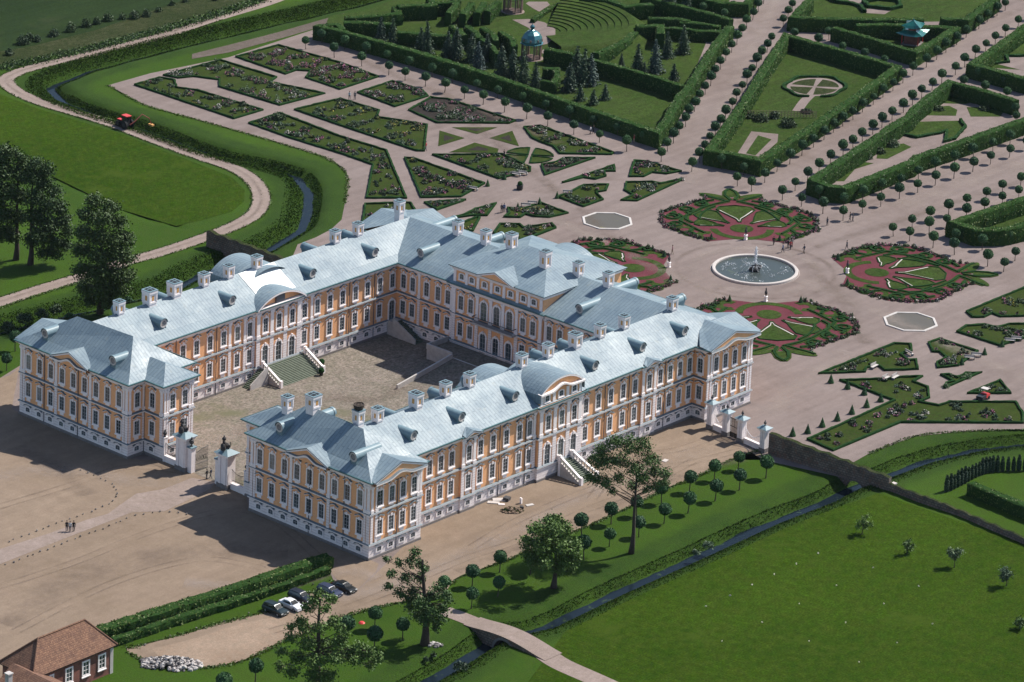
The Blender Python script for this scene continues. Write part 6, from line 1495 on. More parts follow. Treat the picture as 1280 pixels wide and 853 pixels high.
reeds('reeds', moat_north[13:], 24000, [1.4, 2.4, 3.2, -1.4, -2.4], .24, ['rough_grass', 'park_grass', 'rough_grass'], .03, .4)
reeds('reeds', Gs([(0,86),(60,74),(140,55),(230,31),(300,10),(345,-8)]), 9000, [0, .6], .34, ['rough_grass', 'leaf', 'shrub'], .05, .8)

# worn routes and wheel lines on the gravel: thin translucent films of looser or damper stone
_wz = [.098]
def worn(name, line, width, mat):
    l = smooth_line(line, 6); mb = MB(); z = _wz[0]; _wz[0] += .0025
    mb.sweep(l, [(width/2, z), (-width/2, z)], False, 0, False); n_ = len(l)
    me = bpy.data.meshes.new(name); me.from_pydata(mb.v, [], mb.f); me.materials.append(M[mat]); uvl = me.uv_layers.new(name='UVMap')
    for p in me.polygons:
        for li in p.loop_indices: uvl.data[li].uv = (me.loops[li].vertex_index % 2, me.loops[li].vertex_index//2)
    structure(link(name, me))
def car_lines(name, line, gap=1.5):
    for o in (-gap/2, gap/2): worn(name, offset_line(smooth_line(line, 4), o), .55, 'tyre_line')
ringp = lambda r, a0, a1: [tuple(FC+r*np.array([math.cos(a), math.sin(a)])) for a in np.linspace(a0, a1, 26)]
worn('worn_ring', ringp(11.2, 0, 6.2), 3.4, 'worn_pale'); worn('worn_ring', ringp(14.0, 1, 7), 1.6, 'worn_dark')
for a_, b_, w_, m_ in (((1280,205),(1000,300),8,'worn_pale'),((860,230),(975,-10),6,'worn_pale'),((960,270),(1270,35),6,'worn_pale'),((905,375),(640,250),5,'worn_pale'),((1000,350),(1290,480),6,'worn_pale'),((835,355),(560,130),4,'worn_dark'),((1010,330),(1080,430),5,'worn_dark'),((1060,440),(960,520),6,'worn_pale'),((700,180),(450,75),4,'worn_dark'),((1280,225),(1020,310),3,'worn_dark')):
    A_, B_ = np.array(G(*a_)), np.array(G(*b_)); md = (A_+B_)/2+rng.normal(size=2)*1.5
    worn('worn_route', [tuple(A_), tuple(md), tuple(B_)], w_, m_)
worn('worn_route', Gs([(880,560),(800,590),(720,625),(640,665),(560,705),(480,735),(420,748)]), 6, 'worn_pale'); worn('worn_route', Gs([(930,575),(840,600),(740,645),(640,690),(570,715)]), 3, 'worn_dark')
car_lines('wheel_line', Gs([(870,575),(800,612),(730,640),(650,676),(580,700),(500,735),(420,765),(340,790)])); car_lines('wheel_line', Gs([(940,560),(860,580),(800,590),(740,612),(690,632),(640,655),(590,685)])); car_lines('wheel_line', Gs([(900,545),(850,562),(800,572),(760,600),(740,625)]))
car_lines('wheel_line', Gs([(-20,640),(80,610),(160,585),(235,592)])); car_lines('wheel_line', Gs([(-20,740),(90,705),(190,665),(280,640),(340,650),(400,700)])); car_lines('wheel_line', Gs([(20,790),(140,730),(250,700),(330,712)]))
worn('worn_route', Gs([(-30,600),(60,590),(150,600),(225,603)]), 7, 'worn_pale'); worn('worn_route', Gs([(0,780),(120,715),(240,690),(360,690)]), 9, 'worn_dark'); worn('worn_route', Gs([(20,560),(80,590),(110,620)]), 6, 'worn_dark'); worn('worn_route', Gs([(230,730),(330,735),(430,715),(470,725)]), 5, 'worn_pale')
worn('worn_route', Gs([(250,560),(330,530),(450,480),(560,450)]), 6, 'worn_pale'); worn('worn_route', Gs([(300,545),(380,500),(470,500),(520,470)]), 5, 'worn_dark')
# grass creeping over the gravel edges
def fringe(line, n, wid=.35, mats=('park_grass', 'leaf', 'bed_grass')):
    L_ = np.array(smooth_line(line, 4)); sg = np.diff(L_, axis=0); ln = np.hypot(*sg.T); cum = np.concatenate([[0], np.cumsum(ln)])
    t_ = rng.uniform(0, cum[-1], n); i = np.clip(np.searchsorted(cum, t_)-1, 0, len(sg)-1); f_ = (t_-cum[i])/ln[i]
    p = L_[i]+sg[i]*f_[:, None]+rng.normal(size=(n, 2))*wid*(.5+.5*noise3(np.stack([t_, t_, t_], 1), .5))[:, None]
    C_ = np.stack([p[:, 0], p[:, 1], .07+rng.uniform(0, .07, n)], 1)
    o = link('grass_fringe', quads_mesh('grass_fringe', C_, .26, list(mats), mat_idx=rng.integers(0, len(mats), n), nrm=np.tile([0, 0, 1.], (n, 1)), jitter=.8)); o['kind'] = 'stuff'
fringe(Gs([(949,563),(915,575),(872,596),(830,613),(790,633),(740,656),(690,677),(640,698),(600,713),(575,722),(563,731)]), 3200)
fringe(Gs([(545,746),(500,754),(463,762),(425,773),(390,789),(357,801),(330,815),(303,827),(275,833),(242,836),(205,832),(178,825),(160,816)]), 2600, .5); fringe(Gs([(158,811),(180,806),(225,794),(269,781),(336,764),(380,745),(417,727)]), 1800, .5)
fringe(Gs([(135,107),(182,132),(250,151),(303,166),(355,181),(400,195),(420,205),(432,216),(434,232),(431,255)]), 2600, .4); fringe(Gs([(8,100),(18,113),(50,128),(100,143),(145,157),(200,178),(250,196),(295,212),(318,228),(327,248),(318,268),(290,284),(240,303),(200,316),(150,330),(100,347),(50,362),(0,378)]), 10, .2)
_tr = Gs([(270,23),(200,46),(120,66),(60,80),(25,90),(8,100),(18,113),(50,128),(100,143),(145,157),(200,178),(250,196),(295,212),(318,228),(327,248),(318,268),(290,284),(240,303),(200,316),(150,330),(100,347),(50,362),(0,378)])
for o_ in (-1.7, 1.7): fringe(offset_line(smooth_line(_tr, 4), o_), 3600, .22)
worn('worn_route', _tr, 1.2, 'worn_dark')
fringe(Gs([(0,386),(50,369),(100,353),(150,336)]), 700, .4); fringe(Gs([(1300,537),(1200,540),(1143,546),(1085,568)]), 900, .4)
# ================================================================== FOUNTAIN AND PONDS
f = thing('fountain', 'large round fountain pool with pale rim, rock figure and a white water jet', 'fountain', (FC[0], FC[1], 0))
R = 7.65
mb = MB(); mb.lathe([(R-.6, .0), (R-.6, .34), (R-.52, .42), (R-.1, .44), (R, .36), (R, .0), (R+.25, .05)], n=72); mb.build('rim', 'pale_stone', f)
mb = MB(); mb.cyl((0, 0, .05), R-.59, R-.59, .03, 64); mb.build('pool_water', 'pool_water', f)
mb = MB()
for k in range(26): mb.sphere((rng.normal()*.5, rng.normal()*.5, .1+abs(rng.normal())*.35), rng.uniform(.22, .5), 7, 5)
mb.tube([(0, 0, .3), (.1, 0, 1.0), (0, 0, 1.5)], [.35, .28, .12], 7); mb.build('rock_figure', 'bronze', f)
mb = MB(); mb.tube([(0, 0, 1.2), (0, 0, 2.6), (.05, 0, 4.0), (0, 0, 4.6)], [.13, .17, .15, .03], 7)
C = np.stack([rng.normal(size=520)*.16, rng.normal(size=520)*.16, rng.uniform(.9, 4.3, 520)], 1)
for k in range(14):
    a = 2*PI*k/14; u = np.linspace(0, 1, 34); r_ = .5+u*2.2; C = np.concatenate([C, np.stack([r_*np.cos(a), r_*np.sin(a), .8+1.9*u-2.5*u*u], 1)+rng.normal(size=(34, 3))*.05])
for k in range(26):
    a = rng.uniform(0, 2*PI); r_ = rng.uniform(3.0, 6.2); m = 22; C = np.concatenate([C, np.stack([r_*math.cos(a)+rng.normal(size=m)*.38, r_*math.sin(a)+rng.normal(size=m)*.3, np.full(m, .10)+rng.uniform(0, .10, m)], 1)])
link('water_jet', quads_mesh('water_jet', C, .13, ['spray'], extra=mb), f)
def pond(c, label):
    t = thing('pond', label, 'pond', (c[0], c[1], 0), PI/8, 'octagonal ponds'); n = 8; Rr = 4.85
    mb = MB(); mb.lathe([(Rr-.5, .0), (Rr-.5, .14), (Rr-.45, .2), (Rr-.05, .2), (Rr, .14), (Rr, 0)], n=8); mb.build('rim', 'dirty_white', t)
    mb = MB(); mb.cyl((0, 0, .05), Rr-.49, Rr-.49, .03, 8); mb.build('pond_water', 'pond_water', t)
pond(G(759, 277), 'octagonal pond with a white rim on the left of the round fountain'); pond(G(1138, 403), 'octagonal pond with a white rim on the right of the round fountain')

# ================================================================== STATUES
def skin_body(name, verts, edges, radii, mats, parent=None, zones=None, sub=1):
    """one continuous surface grown over a skeleton"""
    me = bpy.data.meshes.new(name+'_cage'); me.from_pydata([tuple(v) for v in verts], edges, []); o = bpy.data.objects.new(name+'_cage', me); COL.objects.link(o)
    o.modifiers.new('s', 'SKIN')
    for i, r in enumerate(radii):
        s = me.skin_vertices[0].data[i]; s.radius = (r, r) if isinstance(r, (int, float)) else r; s.use_root = (i == 0)
    m = o.modifiers.new('d', 'SUBSURF'); m.levels = sub; m.render_levels = sub
    dg = bpy.context.evaluated_depsgraph_get(); dg.update(); nm = bpy.data.meshes.new_from_object(o.evaluated_get(dg)); nm.name = name
    bpy.data.objects.remove(o); bpy.data.meshes.remove(me)
    nm.materials.clear()
    for k in mats: nm.materials.append(M[k])
    if zones: nm.polygons.foreach_set('material_index', [int(zones(p.center)) for p in nm.polygons])
    nm.polygons.foreach_set('use_smooth', [True]*len(nm.polygons)); nm.update()
    return link(name, nm, parent)
def make_lion():
    v = [(0,0,.55),(0,-.32,.62),(0,.30,.42),(.14,.30,.30),(.17,-.02,.10),(.16,.18,.04),(-.14,.30,.30),(-.17,-.02,.10),(-.16,.18,.04),
         (.14,-.40,.5),(.15,-.44,.2),(.15,-.52,.04),(-.14,-.40,.5),(-.15,-.44,.2),(-.15,-.52,.04),(0,-.42,.86),(0,-.50,1.06),(0,-.68,1.02),(0,.48,.2),(0,.6,.5),(0,.5,.75)]
    e = [(0,1),(0,2),(2,3),(3,4),(4,5),(2,6),(6,7),(7,8),(1,9),(9,10),(10,11),(1,12),(12,13),(13,14),(1,15),(15,16),(16,17),(2,18),(18,19),(19,20)]
    r = [.22,.24,.22,.16,.12,.09,.16,.12,.09,.12,.09,.09,.12,.09,.09,.26,.22,.13,.05,.04,.06]
    t = thing('lion_statue', 'lion', 'statue'); skin_body('lion_body', v, e, r, ['bronze'], t)
    s = MB(); s.lathe([(0, .0), (.30, .0), (.30, .5), (.22, .72), (0, .86)], (.0, -.62, .1), 10); s.build('shield', 'bronze', t)
    c = MB(); c.lathe([(.16, 1.22), (.22, 1.28), (.26, 1.5), (.2, 1.46), (.1, 1.62), (.05, 1.8), (0, 1.84)], (0, -.48, 0), 9); c.build('crown', 'bronze', t)
    return t
def make_urn(name='urn'):
    t = thing(name, 'urn', 'urn'); mb = MB(); mb.lathe([(.0,0),(.24,0),(.24,.1),(.10,.2),(.12,.32),(.34,.55),(.40,.8),(.30,.95),(.34,1.02),(.16,1.1),(.1,1.3),(.14,1.42),(0,1.6)], n=12); mb.build('bowl', 'bronze', t); return t
def make_pedestal_statue():
    t = thing('garden_statue', 'statue', 'statue'); mb = MB(); mb.box(-.30, .30, -.30, .30, 0, .16); mb.box(-.22, .22, -.22, .22, .16, .82); mb.box(-.29, .29, -.29, .29, .82, .96); mb.build('pedestal', 'white_trim', t)
    mb = MB(); mb.lathe([(0,.96),(.16,.96),(.10,1.1),(.12,1.2),(.24,1.42),(.26,1.7),(.18,1.9),(.1,2.1),(.14,2.3),(.06,2.5),(0,2.55)], n=10); mb.build('vase', 'bronze', t); return t
gs = make_pedestal_statue(); gu = {}
for px, nm in (((932,300),'far'),((957,377),'near'),((1059,342),'right'),((836,334.5),'left')):
    place(gs, gu, G(*px), .3, 1, 'dark statue on a white pedestal at the fountain side of the %s parterre' % nm, 'parterre statues')

# ================================================================== WEST GATE
def gate_pier(c, h, w, d, cap_h, label, mat='white'):
    t = thing('gate_pier', label, 'gate pier', (c[0], c[1], 0)); mb = MB()
    mb.box(-d/2-.12, d/2+.12, -w/2-.12, w/2+.12, -.1, .75, 1); mb.box(-d/2, d/2, -w/2, w/2, .75, h)
    for sx in (-1, 1):
        for sy in (-1, 1): mb.box(sx*d/2-.14 if sx > 0 else -d/2-.12, sx*d/2+.12 if sx > 0 else -d/2+.14, sy*w*.28-.22, sy*w*.28+.22, .75, h-.3)
    mb.build('shaft', ['white', 'stone_grey'], t)
    mb = MB(); mb.box(-d/2-.22, d/2+.22, -w/2-.22, w/2+.22, h-.32, h-.05); mb.box(-d/2-.4, d/2+.4, -w/2-.4, w/2+.4, h-.048, h+.16); mb.build('cornice', 'white_trim', t)
    mb = MB(); e = .5
    b = [(-d/2-e, -w/2-e, h+.163), (d/2+e, -w/2-e, h+.163), (d/2+e, w/2+e, h+.163), (-d/2-e, w/2+e, h+.163)]; tp = [(x*.28, y*.28, h+.163+cap_h) for x, y, _ in b]
    for k in range(4): mb.quad(b[k], b[(k+1) % 4], tp[(k+1) % 4], tp[k])
    mb.poly(tp); mb.poly(b[::-1]); mb.build('cap_roof', 'zinc', t); return t
lion = make_lion(); lu = {}; urn = make_urn(); uu = {}
for s, nm in ((1, 'left'), (-1, 'right')):
    x, y = 4.4, s*4.6
    gate_pier((x, y), 5.5, 2.1, 1.7, .55, 'massive white gate pier with a blue cap, on the %s of the open forecourt gate' % nm)
    o = place(lion, lu, (x, y, 6.12), -PI/2, 1.35, 'dark crowned lion statue on the %s pier of the forecourt gate' % nm, 'lions of the forecourt gate'); o['category'] = 'statue'
    w = thing('gate_wing', 'lower white side pier with a carved top next to the %s forecourt gate pier' % nm, 'gate pier', (x, s*3.05, 0)); mb = MB(); mb.box(-.45, .45, -.45, .45, -.1, 3.9); mb.box(-.55, .55, -.55, .55, 3.9, 4.1); mb.build('shaft', 'white', w)
    mb = MB(); mb.box(-.62, .62, -.62, .62, 4.103, 4.25); mb.build('cap_roof', 'zinc', w)
    o = place(urn, uu, (x, s*3.05, 4.25), 0, 1.0, 'dark carved ornament on the side pier by the %s lion' % nm, 'ornaments of the forecourt gate')
    # low wall with iron grille between pier and palace
    g = thing('grille_wall', 'low wall with an iron grille between the %s gate pier and the palace' % nm, 'fence', (0, 0, 0)); ya, yb = s*5.75, s*9.1; y0, y1 = min(ya, yb), max(ya, yb)
    mb = MB(); mb.box(x-.25, x+.25, y0, y1, -.1, .95); mb.box(x-.32, x+.32, y0, y1, .95, 1.08); mb.build('wall_base', 'white', g)
    mb = MB()
    for k in range(13):
        yy = y0+.12+(y1-y0-.24)*k/12; sag = .55*math.sin(PI*k/12); mb.tube([(x, yy, 1.08), (x, yy, 3.3-sag)], .028, 4)
    mb.tube([(x, y0+(y1-y0)*k/12, 3.2-.55*math.sin(PI*k/12)) for k in range(13)], .04, 4); mb.tube([(x, y0, 1.5), (x, y1, 1.5)], .035, 4); mb.build('iron_grille', 'iron', g)
    o = place(urn, uu, (x, s*8.95, 4.0), 0, .8, 'small dark ornament beside the palace corner, %s of the gate' % nm, 'ornaments of the forecourt gate')
    mb = MB(); mb.box(x-.35, x+.35, s*8.95-.22, s*8.95+.22, -.1, 3.9); mb.box(x-.42, x+.42, s*8.95-.28, s*8.95+.28, 3.9, 4.0); w2 = thing('gate_wing', 'slim white pier against the palace corner, %s of the gate' % nm, 'gate pier', (0, 0, 0)); mb.build('shaft', 'white', w2)
    # open gate leaf
    lf = thing('gate_leaf', 'open wrought iron gate leaf hinged on the %s side' % nm, 'gate', (x+.5, s*2.55, 0), 0)
    mb = MB()
    for k in range(12): u = .08+.22*k; mb.tube([(u, 0, .12), (u, 0, 3.2+.5*math.sin(PI*k/22))], .028, 4)
    mb.tube([(.05, 0, .2), (2.6, 0, .2)], .045, 4); mb.tube([(.05, 0, 1.3), (2.6, 0, 1.3)], .04, 4); mb.tube([(.05, 0, 3.2), (1.3, 0, 3.6), (2.6, 0, 3.7)], .045, 4); mb.build('bars', 'iron', lf)
    mb = MB()
    for k in range(5):
        c = (.35+.5*k, 2.1); pts = [(c[0]+.2*math.cos(a), 0, c[1]+.4*math.sin(a)) for a in np.linspace(0, 2*PI, 11)]; mb.tube(pts, .03, 4)
    mb.build('scrollwork', 'iron', lf)

# ================================================================== EAST GATE AND OLD WALLS
gp = [np.array(G(884, 529)), np.array(G(909, 537)), np.array(G(930, 546)), np.array(G(953, 556))]
A = np.array([77.6, -38.2]); Bq = np.array(G(957, 566))
posts = [(.16, 4.3, 'against the far palace pavilion'), (.40, 3.9, 'on the left of the dark garden gate'), (.63, 3.9, 'on the right of the dark garden gate'), (.97, 3.9, 'at the end of the old boundary wall')]
pp = []
for f_, h, nm in posts:
    c = A+(Bq-A)*f_; pp.append(c)
    gate_pier(tuple(c), h, .95, .9, .35, 'white gate pier with a blue cap '+nm)
    o = place(urn, uu, (c[0], c[1], h+.5), 0, .6, 'small dark ornament on the white pier '+nm, 'ornaments of the garden gate')
for i, nm in ((0, 'beside the palace'), (2, 'beside the old boundary wall')):
    a, b = pp[i], pp[i+1]; d = (b-a)/np.hypot(*(b-a)); a2, b2 = a+d*.72, b-d*.72; Ln = np.hypot(*(b2-a2))
    g = thing('grille_wall', 'white framed grille panel with a sagging rail %s' % nm, 'fence', (a2[0], a2[1], 0), math.atan2(d[1], d[0])); mb = MB(); mb.box(0, Ln, -.22, .22, -.1, .9); mb.box(0, Ln, -.28, .28, .9, 1.0); mb.build('wall_base', 'white', g)
    mb = MB()
    for k in range(12): u = Ln*(k+.5)/12; mb.tube([(u, 0, 1.0), (u, 0, 2.7-1.1*math.sin(PI*(k+.5)/12))], .035, 4)
    mb.tube([(Ln*k/12, 0, 2.7-1.1*math.sin(PI*k/12)) for k in range(13)], .07, 5); mb.build('grille', 'white_trim', g)
a, b = pp[1], pp[2]; d = (b-a)/np.hypot(*(b-a)); a2, b2 = a+d*.72, b-d*.72; Ln = np.hypot(*(b2-a2))
g = thing('garden_gate', 'closed dark garden gate between two white piers', 'gate', (a2[0], a2[1], 0), math.atan2(d[1], d[0]))
for k, (u0, u1) in enumerate(((.04, Ln/2-.03), (Ln/2+.03, Ln-.04))):
    mb = MB(); mb.box(u0, u1, -.05, .05, .1, .95)
    n = 7
    for q in range(n+1): u = u0+(u1-u0)*q/n; mb.tube([(u, 0, .9), (u, 0, 3.3)], .035, 4)
    mb.box(u0, u1, -.05, .05, 1.9, 2.0); mb.box(u0, u1, -.05, .05, 3.25, 3.36); mb.build('gate_leaf', 'bark', g)
def old_wall(label, line, heights, thick, top_mat='weeds', arch_at=None, arch=(2.2, 1.9)):
    t = thing('boundary_wall', label, 'wall', (0, 0, 0)); mb = MB()
    P = [np.array(p) for p in line]; cum = [0]
    for a, b in zip(P[:-1], P[1:]): cum.append(cum[-1]+np.hypot(*(b-a)))
    n = int(cum[-1]/.7); us = np.linspace(0, cum[-1], n+1)
    at = lambda u: (np.array([np.interp(u, cum, [p[0] for p in P]), np.interp(u, cum, [p[1] for p in P])]))
    d0 = (P[-1]-P[0])/np.hypot(*(P[-1]-P[0])); nrm = np.array([-d0[1], d0[0]])*thick/2
    hs = [np.interp(u, cum, heights)+.10*math.sin(u*1.9)+rng.normal()*.06 for u in us]
    zb = [float(ground_z(np.array([at(u)[0]]), np.array([at(u)[1]]))[0])-.3 for u in us]
    ao_ = [arch[1]*math.sqrt(max(0, 1-((u-arch_at)/arch[0])**2)) if arch_at is not None and abs(u-arch_at) < arch[0] else 0 for u in us]
    for i in range(n):
        p, q = at(us[i]), at(us[i+1]); za = zb[i] if not ao_[i] else WL-.3+ao_[i]; zc = zb[i+1] if not ao_[i+1] else WL-.3+ao_[i+1]
        for s in (1, -1):
            mb.quad((*(p+nrm*s), za), (*(q+nrm*s), zc), (*(q+nrm*s), hs[i+1]), (*(p+nrm*s), hs[i]), 0)
        mb.quad((*(p-nrm), hs[i]), (*(q-nrm), hs[i+1]), (*(q+nrm), hs[i+1]), (*(p+nrm), hs[i]), 1)
        if ao_[i] or ao_[i+1]: mb.quad((*(p-nrm), za), (*(q-nrm), zc), (*(q+nrm), zc), (*(p+nrm), za), 0)
    for u, h, z in ((0, hs[0], zb[0]), (cum[-1], hs[-1], zb[-1])):
        p = at(u); mb.quad((*(p-nrm), z), (*(p+nrm), z), (*(p+nrm), h), (*(p-nrm), h), 0)
    mb.build('wall_body', ['old_wall', top_mat], t, uv=True); return t, P, cum
we = np.array(G(1112, 613)); ws = Bq+(we-Bq)*.03
arch_c = np.array(G(1066, 607, -.6)); dd = (we-ws)/np.hypot(*(we-ws)); ua = float((arch_c-ws)@dd)
old_wall('old boulder wall running from the garden gate across the moat on an arch', [tuple(ws), tuple(we)], [3.6, 2.2], .8, arch_at=ua, arch=(1.7, 1.7))
old_wall('low old brick wall continuing across the meadow to the right edge', [tuple(we+dd*.05)]+Gs([(1150,628),(1200,645),(1280,680),(1400,728)]), [1.1, 1.3, 1.0, 1.0, 1.0], .5)
wl0, wl1 = np.array(G(259, 306)), np.array(G(362, 345)); wl1 = np.array([76.2, 54.2])
old_wall('dark boulder wall behind the left palace wing, crossing the moat', [tuple(np.array([76.6, 73.8])), tuple(wl1-np.array([0, 15]))], [3.0, 3.0], .8, arch_at=16.5, arch=(1.8, 1.8))
t = thing('wall_post', 'small pale stone post at the end of the boulder wall by the moat', 'post', tuple(we+dd*.5+np.array([.6, .2]))); mb = MB(); mb.box(-.3, .3, -.3, .3, -.2, 1.0); mb.box(-.36, .36, -.36, .36, 1.0, 1.12); mb.build('stone', 'pale_stone', t)

# ================================================================== STONE BRIDGE
ba, bb = np.array(G(590, 777)), np.array(G(692, 822)); d = (bb-ba)/np.hypot(*(bb-ba)); L = float(np.hypot(*(bb-ba)))
br = thing('stone_bridge', 'small arched stone bridge carrying the footpath over the moat', 'bridge', (ba[0], ba[1], 0), math.atan2(d[1], d[0]))
w2 = 1.75; n = 26; mb = MB(); mc = MB(); dk = lambda u: .10+.75*math.sin(PI*u/L)**1.4
cb = float((np.array(moat_south[4])-ba)@d); ah = lambda u: (WL+1.75*math.sqrt(max(0, 1-((u-cb)/1.9)**2))) if abs(u-cb) < 1.9 else WL-.6
cb = L*.5
for i in range(n):
    u0, u1 = L*i/n, L*(i+1)/n
    for s in (-1, 1): mb.quad((u0, s*w2, ah(u0)), (u1, s*w2, ah(u1)), (u1, s*w2, dk(u1)-.04), (u0, s*w2, dk(u0)-.04))
    if abs((u0+u1)/2-cb) < 2.2: mb.quad((u0, -w2, ah(u0)), (u1, -w2, ah(u1)), (u1, w2, ah(u1)), (u0, w2, ah(u0)))
    mc.quad((u0, -w2-.05, dk(u0)), (u1, -w2-.05, dk(u1)), (u1, w2+.05, dk(u1)), (u0, w2+.05, dk(u0)))
mb.build('masonry', 'old_wall', br, uv=True); mc.build('deck', 'track', br)
mb = MB()
for k in range(9):
    a0, a1 = PI*k/9, PI*(k+1)/9
    for s in (-1, 1):
        q = lambda a, r, o: (cb-r*math.cos(a), s*(w2+o), WL+r*.92*math.sin(a)); mb.quad(q(a0, 1.9, .04), q(a1, 1.9, .04), q(a1, 2.3, .04), q(a0, 2.3, .04))
mb.build('arch_ring', 'stone_grey', br)

# ================================================================== RED ROOFED HOUSE
def wpt(px, py, z): return np.array([*G(px, py, z), z])
EZ = 4.2
ec = wpt(147, 806, EZ)[:2]; ux = np.array([1.0, 0]); 
e2 = wpt(62, 845, EZ)[:2]
hx1 = ec[0]; hy0 = ec[1]
hx0 = wpt(52, 850, EZ)[0]; hy1 = wpt(88, 780, EZ+3.0)[1]
ridge = [wpt(90, 781.5, 7.6), wpt(51, 796, 7.6)]
ax = ridge[0][:2]; bx = ridge[1][:2]
house = thing('brick_house', 'red brick house with a brown clay tile roof at the bottom left corner', 'house', (0, 0, 0))
# footprint from the visible eave corner: long side runs towards -x
Wd = 2*abs(ax[1]-hy0); x1 = hx1; x0 = x1-15.5; y0 = hy0; y1 = hy0+Wd
o_ = .45
mb = MB(); mb.prism([(x0+o_, y0+o_), (x1-o_, y0+o_), (x1-o_, y1-o_), (x0+o_, y1-o_)], -.1, EZ-.02); mb.build('wall', 'house_brick', house, uv=True)
rx1 = x1-Wd*.42; rx0 = bx[0]; yr = (y0+y1)/2; zr = 7.6
mb = MB(); mb.quad((x0, y0, EZ), (x1, y0, EZ), (rx1, yr, zr), (x0+4, yr, zr)); mb.poly([(x1, y0, EZ), (x1, y1, EZ), (rx1, yr, zr)]); mb.quad((x1, y1, EZ), (x0, y1, EZ), (x0+4, yr, zr), (rx1, yr, zr)); mb.poly([(x0, y1, EZ), (x0, y0, EZ), (x0+4, yr, zr)])
fixup(mb); hr = mb.build('roof', 'tiles', house, uv=True)
mb = MB(); mb.box(x0+.1, x1-.1, y0+.1, y1-.1, EZ-.22, EZ-.03); mb.build('eave_board', 'bark', house)
mb = MB(); mb.tube([(x1, y0, EZ+.05), (rx1, yr, zr+.05), (x1, y1, EZ+.05)], .14, 6); mb.tube([(rx1, yr, zr+.05), (x0+4, yr, zr+.05), (x0, y0, EZ+.05)], .14, 6); mb.tube([(x0+4, yr, zr+.05), (x0, y1, EZ+.05)], .14, 6); mb.build('ridge_tiles', 'tiles', hr, uv=True)
mb = MB(); mb.box(x1-o_-.5, x1-o_+.06, y0+o_-.06, y0+o_+.5, -.1, EZ-.25); mb.build('quoin', 'dirty_white', house)
fw = None
for px in (137-10, 107, 86, 62):
    lo, hi = x0, x1
    for _ in range(40):
        m_ = (lo+hi)/2; q = np.array([m_, y0+o_, 2.2])-CAM; xx = 640+SX+FPX*(q@_R)/(q@_f)
        if xx < px: lo = m_
        else: hi = m_
    mb = MB(); mb.ring_y([(-.72, -.25), (.72, -.25), (.72, 2.05), (-.72, 2.05)], [(-.5, 0), (.5, 0), (.5, 1.85), (-.5, 1.85)], 0, .12); mb.box(-.8, .8, 0, .2, -.38, -.25)
    wn = mb.build('window', 'white_trim', house, (lo, y0+o_, 1.45), PI)
    mb = MB(); mb.box(-.5, .5, -.05, .03, 0, 1.85); mb.build('pane', 'glass', wn); mb = MB(); mb.box(-.03, .03, .032, .08, 0, 1.85); mb.box(-.5, .5, .035, .07, 1.2, 1.26); mb.box(-.5, .5, .035, .07, .6, .65); mb.build('frame', 'white_trim', wn)
# lower wing towards the camera with its own hip roof, and a chimney
lw = MB(); lx1 = wpt(78, 850, 3.6)[0]; lx0 = lx1-8; ly1 = y0+o_+.2; ly0 = ly1-9
lw.prism([(lx0+.4, ly0+.4), (lx1-.4, ly0+.4), (lx1-.4, ly1), (lx0+.4, ly1)], -.1, 3.3); lw.build('wall', 'house_brick', house, uv=True)
mb = MB(); xm = (lx0+lx1)/2; mb.poly([(lx1, ly0, 3.3), (lx1, ly1+2.5, 3.3), (xm, ly1+3, 5.4), (xm, ly0+3.5, 5.4)]); mb.poly([(lx0, ly1+2.5, 3.3), (lx0, ly0, 3.3), (xm, ly0+3.5, 5.4), (xm, ly1+3, 5.4)]); mb.poly([(lx0, ly0, 3.3), (lx1, ly0, 3.3), (xm, ly0+3.5, 5.4)]); fixup(mb).build('roof', 'tiles', house, uv=True)
cpt = wpt(11, 846, 5.2); mb = MB(); mb.box(cpt[0]-.35, cpt[0]+.35, cpt[1]-.35, cpt[1]+.35, 3.5, 5.6); mb.box(cpt[0]-.45, cpt[0]+.45, cpt[1]-.45, cpt[1]+.45, 5.6, 5.75); mb.build('chimney', 'dirty_white', house)

